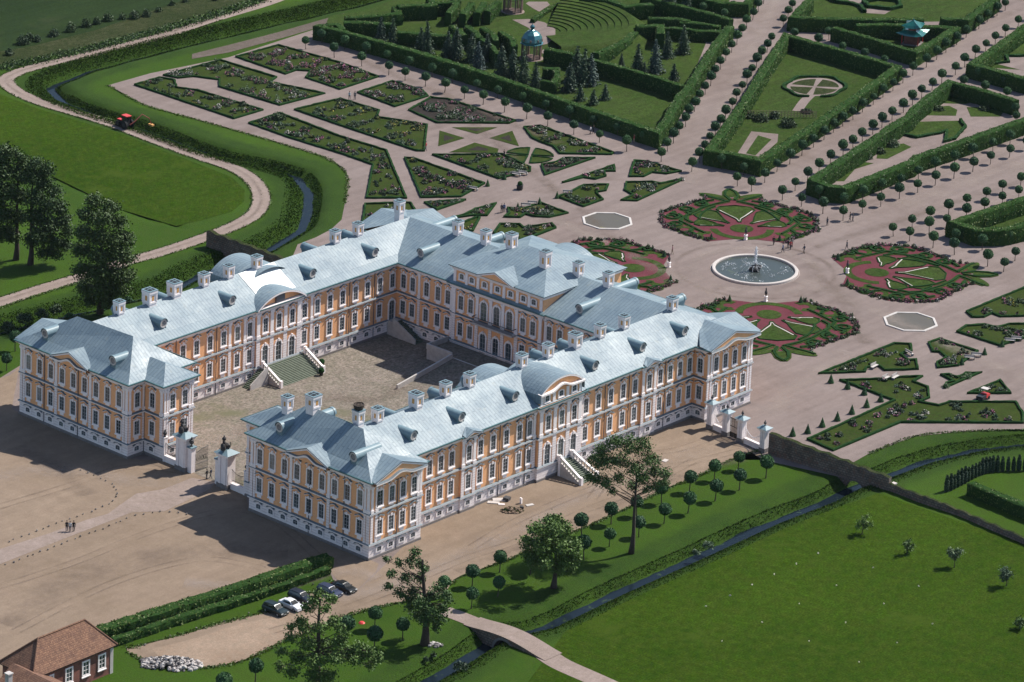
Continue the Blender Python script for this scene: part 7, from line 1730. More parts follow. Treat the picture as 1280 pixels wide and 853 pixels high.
# ================================================================== CARS
M['tyre'] = plain('tyre_rubber', (.012, .012, .012), .9, .2, 5); M['rim'] = plain('wheel_rim', (.35, .36, .38), .35, .1, 5, .6); M['car_glass'] = plain('car_glass', (.012, .018, .02), .08, .2, 1, spec=.8)
M['lamp_red'] = plain('red_lamp', (.35, .02, .02), .3, .1); M['lamp_white'] = plain('clear_lamp', (.6, .6, .58), .2, .1); M['plate'] = plain('plate_white', (.6, .6, .58), .5, .05)
def make_car(label, col, prof, glass, Lc, Wc, Hc, wr, loc, rotz):
    t = thing('parked_car', label, 'car', loc, rotz, 'cars parked along the hedge'); key = 'paint_'+label[:18]; M[key] = plain('car_paint', col, .28, .05, 1, .1, .7)
    W2 = Wc/2; mb = MB(); n = len(prof); sec = []
    for x, z0, z1, f_ in prof: sec.append([(x, -W2*f_, z0), (x, -W2, z0+.18), (x, -W2, z0+(z1-z0)*.55 if z1 < .95 else .80), (x, -W2*(.93 if z1 < .95 else .90), min(z1, .93)), (x, -W2*(.90 if z1 < .95 else .70), z1), (x, 0, z1+.03), (x, W2*(.90 if z1 < .95 else .70), z1), (x, W2*(.93 if z1 < .95 else .90), min(z1, .93)), (x, W2, z0+(z1-z0)*.55 if z1 < .95 else .80), (x, W2, z0+.18), (x, W2*f_, z0)])
    k = len(sec[0])
    for s in sec: mb.v += s
    for i in range(n-1):
        for j in range(k-1): mb.f.append((i*k+j, i*k+j+1, (i+1)*k+j+1, (i+1)*k+j)); mb.m.append(0)
    mb.poly(sec[0]); mb.poly(sec[-1][::-1])
    body = mb.build('body', key, t, smooth=False)
    for nm, pts in glass:
        g = MB(); g.poly(pts); g.build(nm, 'car_glass', body)
        if all(abs(p[1]) > .3 for p in pts): g = MB(); g.poly([(p[0], -p[1], p[2]) for p in pts][::-1]); g.build(nm, 'car_glass', body)
    for x in (-Lc*.30, Lc*.31):
        for s in (-1, 1):
            wm = MB(); wm.v = []; nn = 14
            for (r_, yy) in ((wr*.6, .10), (wr, .09), (wr, -.11), (wr*.6, -.11)):
                wm.v += [(x+r_*math.cos(2*PI*q/nn), s*(W2-.06)+s*yy, wr+r_*math.sin(2*PI*q/nn)) for q in range(nn)]
            for a in range(3): wm.f += [(a*nn+q, a*nn+(q+1) % nn, (a+1)*nn+(q+1) % nn, (a+1)*nn+q) for q in range(nn)]
            wm.m = [0]*len(wm.f); wh = wm.build('wheel', 'tyre', t)
            rm = MB(); rm.v = [(x+wr*.6*math.cos(2*PI*q/nn), s*(W2+.035), wr+wr*.6*math.sin(2*PI*q/nn)) for q in range(nn)]; rm.f = [tuple(range(nn))]; rm.m = [0]; rm.build('rim', 'rim', wh)
    xe = Lc/2
    for s in (-1, 1):
        b = MB(); b.box(xe-.10, xe+.012, s*W2*.72-.2, s*W2*.72+.2, .58, .74); b.build('headlight', 'lamp_white', t)
        b = MB(); b.box(-xe-.012, -xe+.08, s*W2*.74-.17, s*W2*.74+.17, .62, .84); b.build('tail_light', 'lamp_red', t)
        b = MB(); b.box(Lc*.16, Lc*.16+.16, s*(W2+.09)-.09, s*(W2+.09)+.09, .86, .98); b.build('mirror', key, t)
    b = MB(); b.box(-xe-.02, -xe+.02, -.26, .26, .42, .54); b.box(xe-.02, xe+.02, -.26, .26, .34, .45); b.build('number_plate', 'plate', t)
    b = MB(); b.box(-xe-.03, -xe+.10, -W2*.9, W2*.9, .28, .44); b.box(xe-.10, xe+.03, -W2*.9, W2*.9, .26, .42); b.build('bumper', key, t)
    t.scale = (.88, .88, .88); return t
def sedan(label, col, loc, rot):
    p = [(-2.2,.36,.78,.85),(-2.1,.25,.90,.9),(-1.55,.22,.96,.9),(-1.05,.2,1.36,.9),(-.4,.2,1.44,.9),(.25,.2,1.40,.9),(.98,.2,.97,.9),(1.7,.22,.86,.9),(2.1,.26,.74,.88),(2.2,.36,.62,.82)]
    g = [('rear_window', [(-1.56,-.62,.985),(-1.56,.62,.985),(-1.1,.52,1.35),(-1.1,-.52,1.35)]), ('windscreen', [(.99,.66,1.0),(.99,-.66,1.0),(.3,-.54,1.41),(.3,.54,1.41)]), ('side_window', [(-1.25,-.805,.97),(.70,-.805,.97),(.22,-.655,1.34),(-.95,-.655,1.32)])]
    return make_car(label, col, p, g, 4.4, 1.74, 1.44, .31, loc, rot)
def wagon(label, col, loc, rot, H=1.62):
    k = H/1.62; p = [(-2.25,.38,.80,.85),(-2.18,.28,1.0*k,.9),(-1.95,.25,1.48*k,.9),(-1.2,.24,1.60*k,.9),(-.2,.24,H,.9),(.35,.24,1.56*k,.9),(1.0,.24,1.06,.9),(1.75,.26,.96,.9),(2.15,.3,.84,.88),(2.25,.4,.7,.82)]
    g = [('rear_window', [(-2.19,-.6,1.03*k),(-2.19,.6,1.03*k),(-1.99,.52,1.42*k),(-1.99,-.52,1.42*k)]), ('windscreen', [(1.0,.68,1.09),(1.0,-.68,1.09),(.42,-.56,1.55*k),(.42,.56,1.55*k)]), ('side_window', [(-1.85,-.83,1.0),(.72,-.83,1.0),(.32,-.68,1.48*k),(-1.7,-.68,1.44*k)])]
    return make_car(label, col, p, g, 4.5, 1.82, H, .34, loc, rot)
def dir_rot(p0, p1): a = np.array(G(*p1))-np.array(G(*p0)); return math.atan2(a[1], a[0])
r0 = dir_rot((352,752), (375,762))
wagon('black estate car parked at the left end, next to the white saloon', (.012, .022, .022), G(344, 766), r0)
sedan('white saloon car parked between dark cars beside the hedge', (.62, .62, .63), G(364, 760), r0)
wagon('dark navy car half hidden behind the white saloon and the tree', (.014, .018, .028), G(376, 750), r0, 1.5)
wagon('dark blue hatchback partly covered by the twisted tree top', (.03, .04, .075), G(412, 743), r0, 1.5)
sedan('shiny black car at the right end of the parked row', (.008, .010, .010), G(430, 738), r0)

# ================================================================== TRACTOR WITH MOWER ARM
M['rust'] = plain('dull_red', (.20, .05, .04), .6, .2, 3); M['red_paint'] = plain('red_paint', (.50, .045, .04), .4, .1, 2); M['black_paint'] = plain('black_paint', (.02, .022, .026), .5, .2, 2); M['blue_cloth'] = plain('blue_cloth', (.03, .10, .30), .8, .1, 3)
tp = G(157, 160); tdir = dir_rot((145, 157), (175, 168)); tr = thing('tractor', 'red roofed tractor cutting the moat bank with a side mower arm', 'tractor', tp, tdir+PI)
mb = MB(); mb.box(-.9, .7, -.55, .55, .6, 1.25); mb.box(.7, 2.1, -.36, .36, .65, 1.35); mb.box(2.1, 2.2, -.3, .3, .7, 1.25); mb.build('chassis', 'black_paint', tr)
mb = MB(); mb.box(.72, 2.08, -.38, .38, 1.353, 1.45); mb.build('bonnet', 'red_paint', tr)
mb = MB()
for x in (-.95, .55):
    for y in (-.6, .6): mb.tube([(x, y, 1.25), (x*.9, y*.92, 2.45)], .05, 5)
mb.build('cab_frame', 'black_paint', tr)
mb = MB(); mb.box(-.85, .45, -.56, .56, 1.3, 2.4); mb.build('cab_glass', 'car_glass', tr)
mb = MB(); mb.prism([(-1.15, -.75), (.75, -.75), (.85, 0), (.75, .75), (-1.15, .75), (-1.25, 0)], 2.45, 2.60); mb.v = [(x*.82-.03, y*.82, z) for x, y, z in mb.v]; mb.build('cab_roof', 'red_paint', tr)
for x, r_, wd in ((-.55, .85, .42), (1.55, .58, .30)):
    for s in (-1, 1):
        wm = MB(); nn = 16; y0_ = s*(.62 if r_ > .7 else .45)
        for rr, yy in ((r_*.5, 0), (r_, 0), (r_, wd), (r_*.5, wd)): wm.v += [(x+rr*math.cos(2*PI*q/nn), y0_+s*yy, r_+rr*math.sin(2*PI*q/nn)) for q in range(nn)]
        for a in range(3): wm.f += [(a*nn+q, a*nn+(q+1) % nn, (a+1)*nn+(q+1) % nn, (a+1)*nn+q) for q in range(nn)]
        wm.m = [0]*len(wm.f); wh = wm.build('wheel', 'tyre', tr); rm = MB(); rm.v = [(x+r_*.5*math.cos(2*PI*q/nn), y0_+s*wd, r_+r_*.5*math.sin(2*PI*q/nn)) for q in range(nn)]; rm.f = [tuple(range(nn))]; rm.m = [0]; rm.build('rim', 'black_paint', wh)
la = np.array(G(189, 158))-np.array(tp); c_, s_ = math.cos(-(tdir+PI)), math.sin(-(tdir+PI)); lx, ly = c_*la[0]-s_*la[1], s_*la[0]+c_*la[1]
mb = MB(); mb.tube([(-1.2, 0, .9), (-1.5, ly*.2, 1.4), (lx*.55-.4, ly*.6, 2.6), (lx*.9, ly*.92, 1.6), (lx, ly, .45)], .11, 6); mb.build('mower_arm', 'rust', tr)
mb = MB(); mb.box(lx-.55, lx+.55, ly-.3, ly+.3, .12, .45); mb.build('mower_head', 'ochre_panel', tr)

# ================================================================== PAVILIONS
def domed_pavilion(c, label):
    t = thing('domed_pavilion', label, 'pavilion', (c[0], c[1], 0), .2, 'lattice pavilions with blue domes'); n = 8; R0 = 2.05
    mb = MB(); mb.cyl((0, 0, 0), 2.5, 2.5, .16, 24); mb.build('paved_ring', 'track', t); mb = MB(); mb.cyl((0, 0, .16), 2.2, 2.2, .12, 8); mb.build('floor', 'lattice', t)
    mb = MB()
    for k in range(n): a = 2*PI*k/n; mb.box(R0*math.cos(a)-.11, R0*math.cos(a)+.11, R0*math.sin(a)-.11, R0*math.sin(a)+.11, .28, 3.3)
    mb.build('posts', 'lattice', t)
    la_ = MB()
    for k in range(n):
        if k in (0,): continue
        a, b = 2*PI*k/n, 2*PI*(k+1)/n; p, q = np.array([math.cos(a), math.sin(a)])*R0, np.array([math.cos(b), math.sin(b)])*R0
        for j in range(1, 7): u = p+(q-p)*j/7; la_.tube([(*u, .3), (*u, 1.45 if k % 2 else 3.1)], .03, 4)
        for z in (.4, .7, 1.0, 1.3): la_.tube([(*p, z), (*q, z)], .03, 4)
        for z in (2.9,): la_.tube([(*p, z), (*q, z)], .06, 4)
        if k % 2:
            for z in (1.7, 2.0, 2.3, 2.6): la_.tube([(*p, z), (*q, z)], .03, 4)
    la_.build('lattice', 'lattice', t)
    mb = MB(); mb.lathe([(2.45, 3.3), (2.45, 3.42), (2.25, 3.5), (2.28, 3.9), (2.12, 4.6), (1.7, 5.3), (1.05, 5.85), (.5, 6.1), (.36, 6.2)], n=8); mb.build('dome', 'teal_roof', t)
    mb = MB(); mb.lathe([(.3, 6.15), (.3, 6.5), (.48, 6.6), (.5, 6.9), (.3, 7.15), (.08, 7.3), (.05, 7.6), (0, 7.65)], n=10); mb.build('finial', 'teal_roof', t)
    mb = MB()
    for k in range(n): a = 2*PI*(k+.5)/n; mb.sphere((2.05*math.cos(a), 2.05*math.sin(a), 4.15), .34, 8, 6, 0, (.55, .55, 1))
    mb.build('lucarnes', 'lattice', t)
M['teal_roof'] = plain('teal_sheet_roof', (.035, .135, .155), .22, .15, 1.5, .3, .8)
M['pagoda_green'] = plain('glazed_green_tile', (.012, .115, .095), .16, .15, 1.5, .2, .8)
domed_pavilion(G(664, 73.5), 'near lattice pavilion with a teal dome before the grass theatre'); domed_pavilion(G(641, 15), 'far lattice pavilion at the top edge, its dome out of the picture')
pg = thing('pagoda', 'small red pagoda with two upturned green glazed roofs in a hedge court', 'pavilion', (*G(1140, 55), 0), .35)
mb = MB(); mb.box(-1.9, 1.9, -1.9, 1.9, 0, .25); mb.build('base', 'stone_grey', pg)
mb = MB(); mb.box(-1.4, 1.4, -1.4, 1.4, .25, 2.3); mb.box(-.8, .8, -.8, .8, 3.0, 3.9); mb.build('wall', 'house_brick', pg, uv=True)
mb = MB()
for sx in (-1, 1):
    for sy in (-1, 1): mb.tube([(sx*1.75, sy*1.75, .25), (sx*1.75, sy*1.75, 2.3)], .09, 6)
mb.build('posts', 'red_paint', pg)
def pag_roof(R_, z, h, up):
    mb = MB(); m_ = 6; ringo = []; 
    for lvl in range(5):
        f_ = lvl/4; rr = R_*(1-f_)**1.25+.12; zz = z+h*f_**.8; ring = []
        for k in range(4):
            a = np.array([[1, 1], [-1, 1], [-1, -1], [1, -1]][k])*rr/1.0; b = np.array([[1, 1], [-1, 1], [-1, -1], [1, -1]][(k+1) % 4])*rr
            for j in range(m_): 
                u = j/m_; p = a+(b-a)*u; c_ = abs(2*u-1)**3; ring.append((*(p*(1-.12*(1-c_)*(1-f_))), zz+up*c_*(1-f_)**2))
        ringo.append(ring)
    n_ = len(ringo[0]); 
    for r_ in ringo: mb.v += r_
    for i in range(4):
        for k in range(n_): mb.f.append((i*n_+k, i*n_+(k+1) % n_, (i+1)*n_+(k+1) % n_, (i+1)*n_+k)); mb.m.append(0)
    return mb
pag_roof(2.75, 2.25, 1.15, .55).build('roof', 'pagoda_green', pg); pag_roof(1.9, 3.75, 1.5, .55).build('roof', 'pagoda_green', pg)
mb = MB(); mb.lathe([(.12, 5.15), (.18, 5.3), (.06, 5.5), (.04, 5.9), (0, 5.95)], n=8); mb.build('finial', 'pagoda_green', pg)

# ================================================================== PEOPLE
M['skin'] = plain('skin', (.42, .25, .18), .6, .08); M['hair'] = plain('dark_hair', (.03, .022, .018), .8, .2)
CL = dict(navy=(.02, .025, .045), black=(.015, .015, .018), grey=(.10, .10, .11), white=(.5, .5, .5), blue=(.06, .12, .25), red=(.32, .05, .05), beige=(.3, .24, .17), green=(.05, .10, .06), pink=(.4, .2, .22))
for k, v in CL.items(): M['cloth_'+k] = plain('cloth_'+k, v, .85, .15, 4)
def person(p, top, legs, label, rot, stride=.22, h=1.75, sit=False, arm=.1):
    t = thing('person', label, 'person', (p[0], p[1], .0), rot)
    s = stride; v = [(0,0,.93),(0,0,1.12),(0,.01,1.34),(0,.0,1.46),(0,.02,1.53),(0,.04,1.66),(0,.03,1.74),
         (.10,.0,.88),(.11,s*.45,.50),(.11,s*.75,.09),(.11,s*.75+.14,.05),(-.10,0,.88),(-.11,-s*.25+.05,.50),(-.11,-s*.9,.10),(-.11,-s*.9+.13,.05),
         (.19,0,1.40),(.25,-arm,1.14),(.24,-arm+.10,.90),(.24,-arm+.13,.82),(-.19,0,1.40),(-.25,arm,1.14),(-.24,arm+.14,.90),(-.24,arm+.17,.82)]
    e = [(0,1),(1,2),(2,3),(3,4),(4,5),(5,6),(0,7),(7,8),(8,9),(9,10),(0,11),(11,12),(12,13),(13,14),(2,15),(15,16),(16,17),(17,18),(2,19),(19,20),(20,21),(21,22)]
    r = [(.15,.11),(.14,.10),(.17,.11),(.07,.07),(.055,.06),(.085,.10),(.07,.08),.095,.07,.05,.045,.095,.07,.05,.045,.065,.05,.04,.035,.065,.05,.04,.035]
    f_ = h/1.75; v = [(a*f_, b*f_, c*f_) for a, b, c in v]
    def zone(c):
        z = c.z/f_
        if z < .10: return 3
        if z > 1.50 or z < .875 and abs(c.x) > .195*f_ and z > .74: return 0
        return 1 if z > .93 else 2
    skin_body('body', v, e, r, ['skin', 'cloth_'+top, 'cloth_'+legs, 'hair'], t, zone)
    mb = MB(); mb.sphere((0, .015*f_, 1.715*f_), .112*f_, 9, 6, 0, (.88, 1, .85)); mb.v = [(a, b, c) if c > 1.66*f_ or b < 0 else (a*.86, b*.7, c) for a, b, c in mb.v]; mb.build('hair', 'hair', t)
    return t
PE = [((83.5,664.5),'black','navy','person in dark clothes on the left of the group of three crossing the forecourt',2.4),((87.5,665),'white','navy','person in a pale top in the middle of the group of three on the forecourt',2.4),((92,665),'black','black','person in black on the right of the group of three on the forecourt',2.6),
      ((258.5,599.5),'black','navy','person in dark clothes walking through the open forecourt gate',.3),((263.5,598.5),'navy','grey','person beside the right leaf of the open forecourt gate',.5),
      ((978.5,316),'blue','navy','person in a blue top standing on the path behind the round fountain',.9),((985,311),'black','grey','person in black walking left of the group behind the fountain',1.9),((988,312.5),'red','navy','person in a dark red top in the group behind the fountain',2.8),((990,309),'grey','black','person in grey at the back of the group behind the fountain',3.3),((1005,317),'navy','black','person in navy alone to the right of the group behind the fountain',.2),
      ((967,306.5),'black','black','person standing by the dark cone of the far parterre',2.5),((1058.5,312),'grey','navy','person in grey at the left point of the right parterre',1.2),((1034,282.5),'grey','black','person alone on the avenue behind the far parterre',1.6),((1062.5,277),'black','navy','person in black walking on the main avenue, left of a pair',.6),((1066,277.5),'grey','navy','person in grey walking on the main avenue, right of a pair',.8),
      ((627,266.5),'navy','black','person in dark blue on the path before the bench beds, left of a couple',2.2),((630,265.5),'blue','navy','person in blue on the path before the bench beds, right of a couple',2.2),((436.8,125),'white','navy','person in a white top on the path among the rose beds, left of a pair',2.0),((443.5,125),'grey','navy','person in grey on the path among the rose beds, right of a pair',2.0),
      ((738,168),'white','black','person in a pale top in the shade under the ball trees',.4),((742,167.5),'black','black','person in black in the shade under the ball trees',.7),((630,198.5),'black','black','dark clothed person on the gravel by the quartered lawn circle',1.4),((792.5,179),'red','beige','person in red under the last ball tree of the long hedge',.9),
      ((532.5,188.5),'red','grey','gardener in red bending over the yellow-flowered bed corner',.5),((840.5,318),'pink','beige','person in pink near the left parterre',.9)]
for q, a_, b_, lab, r_ in PE: person(G(*q), a_, b_, lab, r_, random.uniform(.1, .3), random.uniform(1.66, 1.82))

# ================================================================== BENCHES, BINS, CART
def make_bench():
    t = thing('bench', 'bench', 'bench'); mb = MB(); mb.box(-.9, .9, -.25, .25, .42, .48); mb.build('seat', 'dirty_white', t); mb = MB(); mb.box(-.9, .9, .22, .28, .55, .92); mb.build('backrest', 'dirty_white', t)
    for s in (-.8, .8): mb = MB(); mb.box(s-.05, s+.05, -.23, .27, 0, .42); mb.box(s-.05, s+.05, .22, .28, .42, .9); mb.build('leg', 'iron_grey', t)
    return t
bn = make_bench(); bu = {}
for (t_, x, y), r_, lab in (((2,690,770),2.2,'bench by the small cone, nearest the left pond crossing'),((2,715,762),2.2,'second bench before the left pond'),((2,655,655),1.9,'bench at the point of the circle bed'),((2,680,650),1.9,'bench right of the one at the circle bed'),((2,495,708),1.9,'bench at the end of the wedge-shaped bed'),((2,845,722),2.3,'bench before the broad notched bed'),
     ((6,1075,495),2.2,'bench at the bed before the right pond, left one'),((6,1100,485),2.2,'bench at the bed before the right pond, right one'),((6,1225,432),2.2,'bench at the right edge bed, left one'),((6,1250,425),2.2,'bench at the right edge bed, right one'),((6,722,528),.1,'bench in the notch of the triangular rose bed'),((6,852,478),1.3,'bench in the right notch of the triangular rose bed'),((6,765,572),.1,'left bench on the near side of the corner bed'),((6,800,568),.1,'right bench on the near side of the corner bed'),((2,775,285),.2,'bench in the curved hedge niche by the domed pavilion')):
    o = place(bn, bu, TG(t_, x, y), r_, 1, lab, 'garden benches'); o['category'] = 'bench'
kx = TG(2, 668, 705); t = thing('planter_box', 'dark planter box standing alone at the path crossing', 'planter', (*kx, 0), .5); mb = MB(); mb.box(-.5, .5, -.5, .5, 0, .8); mb.box(-.56, .56, -.56, .56, .8, .9); mb.build('tub', 'iron', t); mb = MB(); mb.sphere((0, 0, 1.15), .5, 9, 6); mb.build('clipped_plant', 'box_hedge', t)
ct = thing('utility_cart', 'small red and black garden cart parked by the triangular bed', 'cart', (*TG(6, 1125, 645), 0), .12); mb = MB(); mb.box(-1.3, .1, -.6, .6, .45, .95); mb.build('cargo_bed', 'black_paint', ct); mb = MB(); mb.box(.12, 1.3, -.6, .6, .4, .9); mb.box(.15, .6, -.58, .58, .9, 1.1); mb.build('body', 'red_paint', ct); mb = MB()
for sx in (.2, 1.0):
    for sy in (-.55, .55): mb.tube([(sx, sy, .9), (sx, sy, 1.8)], .035, 4)
mb.build('frame', 'iron', ct); mb = MB(); mb.box(.1, 1.1, -.62, .62, 1.8, 1.88); mb.build('canopy', 'dirty_white', ct)
for sx in (-.85, .85):
    for sy in (-1, 1): mb = MB(); mb.tube([(sx, sy*.55, .3), (sx, sy*.72, .3)], .3, 10); mb.build('wheel', 'tyre', ct)

fa, fb = np.array(TG(3, 238, 438)), np.array(TG(3, 505, 440)); lf_ = thing('lattice_fence', 'low dark lattice fence across the wedge-shaped hedge room', 'fence', (0, 0, 0)); mb = MB()
for k in range(24): q = fa+(fb-fa)*k/23; mb.tube([(*q, 0), (*q, 1.5)], .05, 4)
mb.build('posts', 'lattice', lf_); mb = MB()
for z in (.4, .75, 1.1, 1.45): mb.tube([(*fa, z), (*fb, z)], .03, 4)
mb.build('rails', 'lattice', lf_)

# ================================================================== STONES, RUBBLE, CLUTTER
def rock_mesh(r, seed, flat=.7):
    mb = MB(); mb.sphere((0, 0, 0), r, 7, 5, 0, (1, .8, flat)); V = np.array(mb.v); V += rng.normal(size=V.shape)*r*.16; mb.v = V.tolist(); return mb
RK = [rock_mesh(.26, k).build('kerb_stone', 'bronze' if k == 0 else 'stone_grey', None) for k in range(3)]; ru = {}
MK = [rock_mesh(.26, k).build('marker_stone', 'pale_stone', None) for k in range(2)]; mu = {}
def marker(p, lab, grp, s=1.0):
    k = random.randrange(2); o = MK[k] if k not in mu else copy_tree(MK[k]); mu[k] = 1
    o.location = (p[0], p[1], .15*s); o.rotation_euler = (0, 0, random.uniform(0, 6)); o.scale = (s*.7,)*3; tag(o, lab, 'stone', grp)
def stone(p, lab, grp, s=1.0):
    k = random.randrange(3); o = RK[k] if k not in ru else copy_tree(RK[k]); ru[k] = 1
    o.location = (p[0], p[1], .20*s); o.rotation_euler = (0, 0, random.uniform(0, 6)); o.scale = (s*.58,)*3; tag(o, lab, 'stone', grp)
def stones_along(line, step, desc, grp, start, s=1.0):
    L = [np.array(p) for p in line]; cum = [0]
    for a, b in zip(L[:-1], L[1:]): cum.append(cum[-1]+np.hypot(*(b-a)))
    n = int(cum[-1]/step)
    for k in range(min(n, 39)):
        u = step*(k+.5); x = np.interp(u, cum, [p[0] for p in L]); y = np.interp(u, cum, [p[1] for p in L])
        stone((x+rng.normal()*.12, y+rng.normal()*.12), '%s kerb stone from %s, %s' % (ORD[k], start, desc), grp, s*random.uniform(.75, 1.15))
z1 = lambda l: Gs([(x/5.333, 540+y/5.333) for x, y in l])
stones_along(z1([(530,252),(600,285),(680,318),(760,355),(785,400),(775,440),(740,480),(660,512),(560,552),(480,580),(380,615),(270,655),(180,690),(80,730),(0,762)]), 1.35, 'upper edge of the forecourt path', 'kerb stones along the upper path edge', 'the left pavilion shadow')
stones_along(z1([(1270,558),(1160,540),(1050,538),(960,548),(880,572),(800,600),(700,640),(600,680),(480,725),(350,778),(230,820),(100,870),(0,905)]), 1.35, 'lower edge of the forecourt path', 'kerb stones along the lower path edge', 'the right pavilion shadow')
stones_along(Gs([(405,727),(380,735),(340,752),(322,763),(300,772),(270,780),(240,789),(215,794),(190,805),(155,814)]), 4.5, 'along the grass strip by the parked cars', 'stones by the car park strip', 'the parked cars', .9)
for k, (x, y) in enumerate([(513,376),(432,415),(350,454),(268,493),(186,533),(96,573)]): marker(TG(9, x, y), '%s white marker stone from the boundary wall, in the row nearest the moat' % ORD[k], 'marker stones on the park lawn', .8)
for k, (x, y) in enumerate([(717,429),(581,495),(443,563),(305,632),(156,702)]): marker(TG(9, x, y), '%s white marker stone from the boundary wall, in the middle lawn row' % ORD[k], 'marker stones on the park lawn', .7)
for k, (x, y) in enumerate([(887,498),(757,563),(615,633),(479,702)]): marker(TG(9, x, y), '%s marker stone from the right, in the third lawn row' % ORD[k], 'marker stones on the park lawn', .7)
for k, (x, y) in enumerate([(938,638),(806,708),(665,780)]): marker(TG(9, x, y), '%s marker stone from the right, in the lowest lawn row' % ORD[k], 'marker stones on the park lawn', .7)
def heap(name, label, c, rx, ry, h, n, mats, rs, cat):
    mb = MB()
    for k in range(n):
        a = rng.uniform(0, 2*PI); q = rng.random()**.6; x, y = rx*q*math.cos(a), ry*q*math.sin(a); z = h*(1-q)**.8*rng.uniform(.5, 1)
        m0 = rock_mesh(rng.uniform(*rs), k); V = np.array(m0.v)+np.array([x, y, z+rs[0]*.5]); mb.add(V.tolist(), m0.f, k % len(mats))
    o = mb.build(name, mats, None, (c[0], c[1], 0), YAW-PI/2); return tag(o, label, cat)
heap('rubble_heap', 'heap of pale boulders and rubble on the grass by the dirt patch', TG(7, 635, 788), 4.4, 2.1, 1.0, 340, ['stone_grey', 'dirty_white', 'bronze', 'pale_stone'], (.16, .38), 'rubble heap')
heap('soil_heap', 'brown heap of earth in front of the right wing wall', TG(8, 638, 218), 1.7, 1.2, .75, 150, ['dirt', 'weeds', 'dirt'], (.10, .24), 'earth heap')
heap('stone_heap', 'scatter of stones round the foot of the gnarled tree', TG(8, 345, 716), 1.2, .8, .2, 26, ['stone_grey', 'dirty_white'], (.18, .34), 'stones')
def slab(p, l, w_, h, rot, mat, name, lab, grp=None): 
    mb = MB(); mb.add([(-l/2,-w_/2,0),(l/2,-w_/2*.9,0),(l/2*.95,w_/2,0),(-l/2*.92,w_/2,0),(-l/2,-w_/2,h),(l/2,-w_/2*.9,h*.9),(l/2*.95,w_/2,h),(-l/2*.92,w_/2,h*1.1)], [(0,3,2,1),(4,5,6,7),(0,1,5,4),(1,2,6,5),(2,3,7,6),(3,0,4,7)])
    return tag(mb.build(name, mat, None, (p[0], p[1], .06), rot), lab, 'slab' if 'slab' in name else 'building rubble', grp)
slab(TG(8, 570, 188), 1.9, .8, .12, -.9, 'pale_stone', 'stone_slab', 'long pale stone slab lying before the small wall door', 'stone slabs by the wall door'); slab(TG(8, 590, 178), 2.0, 1.1, .14, -.7, 'pale_stone', 'stone_slab', 'wide pale stone slab just right of the long slab', 'stone slabs by the wall door'); slab(TG(8, 600, 195), 1.0, .35, .12, -.8, 'white_trim', 'stone_slab', 'short narrow pale slab in front of the two big slabs', 'stone slabs by the wall door')
slab(TG(8, 620, 178), 1.1, .9, .5, .3, 'bronze', 'rubble_block', 'dark lump of rubble beside the pale slabs'); slab(TG(8, 672, 190), .35, .3, .9, .3, 'white_trim', 'rubble_block', 'small upright white block behind the earth heap'); slab(TG(8, 675, 208), .7, .5, .35, .9, 'bronze', 'rubble_block', 'dark block right of the earth heap')
slab(TG(8, 705, 197), 1.3, .6, .10, -.3, 'dirty_white', 'rubble_block', 'flat pale patch of spilled mortar right of the earth heap'); slab(TG(5, 1130+78, 873), 1.1, .7, .1, .2, 'pale_stone', 'rubble_block', 'flat pale well cover on the gravel before the right wing')
# flower tubs by the courtyard stairs
for px, lab in (((401.5, 470), 'clipped ball in a dark tub at the right foot of the courtyard stairs'), ((402, 459), 'small potted plant above the right foot of the courtyard stairs')):
    t = thing('potted_plant', lab, 'potted plant', (*G(*px), 0)); mb = MB(); mb.cyl((0, 0, .07), .28, .34, .5, 10); mb.build('tub', 'iron', t); mb = MB(); mb.sphere((0, 0, .95), .48, 9, 6); V = np.array(mb.v); mb.v = (V+rng.normal(size=V.shape)*.04).tolist(); mb.build('plant', 'box_hedge', t)
mk = thing('red_marker', 'small red cover lying on the lawn near the gnarled tree', 'cover', (*TG(8, 81, 633), 0)); mb = MB(); mb.lathe([(0, .25), (.3, .2), (.5, .02)], n=10); mb.build('lid', 'red_paint', mk)

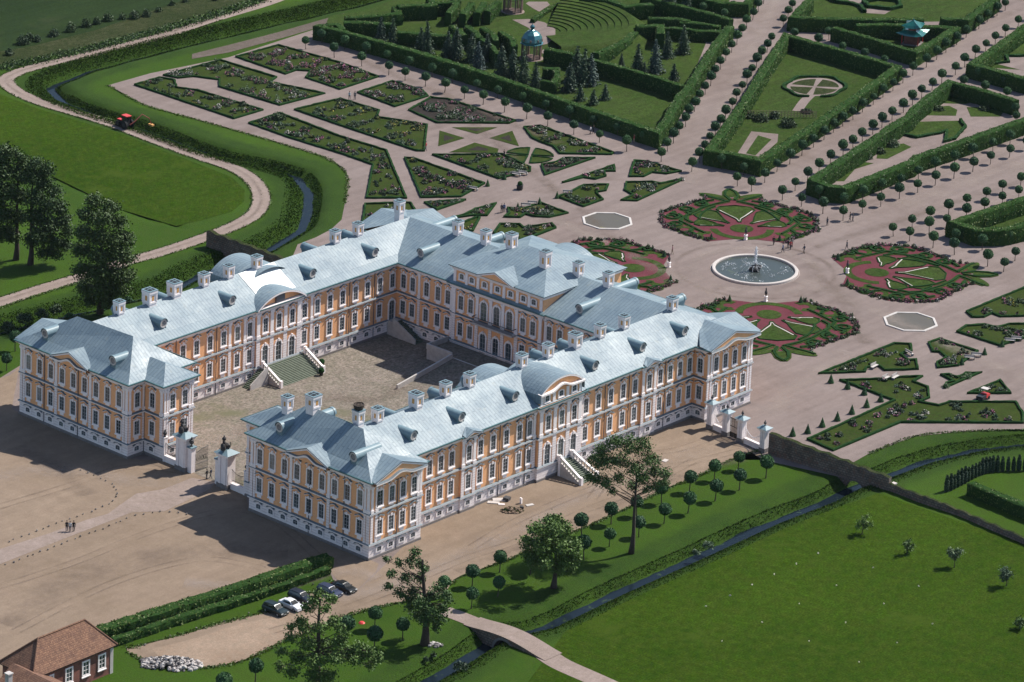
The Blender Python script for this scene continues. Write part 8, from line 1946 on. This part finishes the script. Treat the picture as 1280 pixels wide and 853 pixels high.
# ================================================================== LIGHT, SKY, CAMERA
SUN_AZ, SUN_EL = math.radians(-17.3), math.radians(49.0)
sv = Vector((math.cos(SUN_AZ)*math.cos(SUN_EL), math.sin(SUN_AZ)*math.cos(SUN_EL), math.sin(SUN_EL)))
sl = bpy.data.lights.new('sun', 'SUN'); sl.energy = 5.0; sl.angle = math.radians(.55); sl.color = (1.0, .95, .87)
so = bpy.data.objects.new('sun', sl); COL.objects.link(so); so.rotation_euler = (-sv).to_track_quat('-Z', 'Y').to_euler(); so.location = (200, -60, 300)
wd = bpy.data.worlds.new('World'); SC.world = wd; wd.use_nodes = True; n = wd.node_tree.nodes; l = wd.node_tree.links
sk = n.new('ShaderNodeTexSky'); sk.sky_type = 'NISHITA'; sk.sun_disc = False; sk.sun_elevation = SUN_EL; sk.sun_rotation = PI/2-SUN_AZ; sk.air_density = 1.0; sk.dust_density = .6; sk.ozone_density = 1.2
bg = n['Background']; bg.inputs['Strength'].default_value = .105; l.new(sk.outputs['Color'], bg.inputs['Color'])
cd = bpy.data.cameras.new('camera'); co = bpy.data.objects.new('camera', cd); COL.objects.link(co); SC.camera = co
cd.sensor_fit = 'HORIZONTAL'; cd.sensor_width = 36; cd.lens = FPX*36/1280; cd.shift_x = -SX/1280; cd.shift_y = SY/1280; cd.clip_start = 5; cd.clip_end = 9000
mw = Matrix(((_R[0], _U[0], -_f[0], CAM[0]), (_R[1], _U[1], -_f[1], CAM[1]), (_R[2], _U[2], -_f[2], CAM[2]), (0, 0, 0, 1))); co.matrix_world = mw
vs = SC.view_settings; vs.view_transform = 'Standard'; vs.look = 'None'; vs.exposure = .58; vs.gamma = 1; vs.use_curve_mapping = False
SC.render.resolution_x, SC.render.resolution_y = 1024, 682
SC.cycles.max_bounces = 6; SC.cycles.diffuse_bounces = 3; SC.cycles.glossy_bounces = 3; SC.cycles.transmission_bounces = 2
# thin summer air over the whole place
hz = MB(); hz.box(-900, 900, -900, 900, -4, 275); ho = hz.build('haze', 'white'); ho.data.materials.clear()
hm = bpy.data.materials.new('haze_air'); hm.use_nodes = True; hn = hm.node_tree.nodes; hl = hm.node_tree.links
hn.remove(hn['Principled BSDF']); pv = hn.new('ShaderNodeVolumePrincipled'); pv.inputs['Color'].default_value = (.72, .82, 1.0, 1); pv.inputs['Density'].default_value = .000010; pv.inputs['Anisotropy'].default_value = .2
hl.new(pv.outputs['Volume'], [q for q in hn if q.type == 'OUTPUT_MATERIAL'][0].inputs['Volume']); ho.data.materials.append(hm); ho['kind'] = 'stuff'
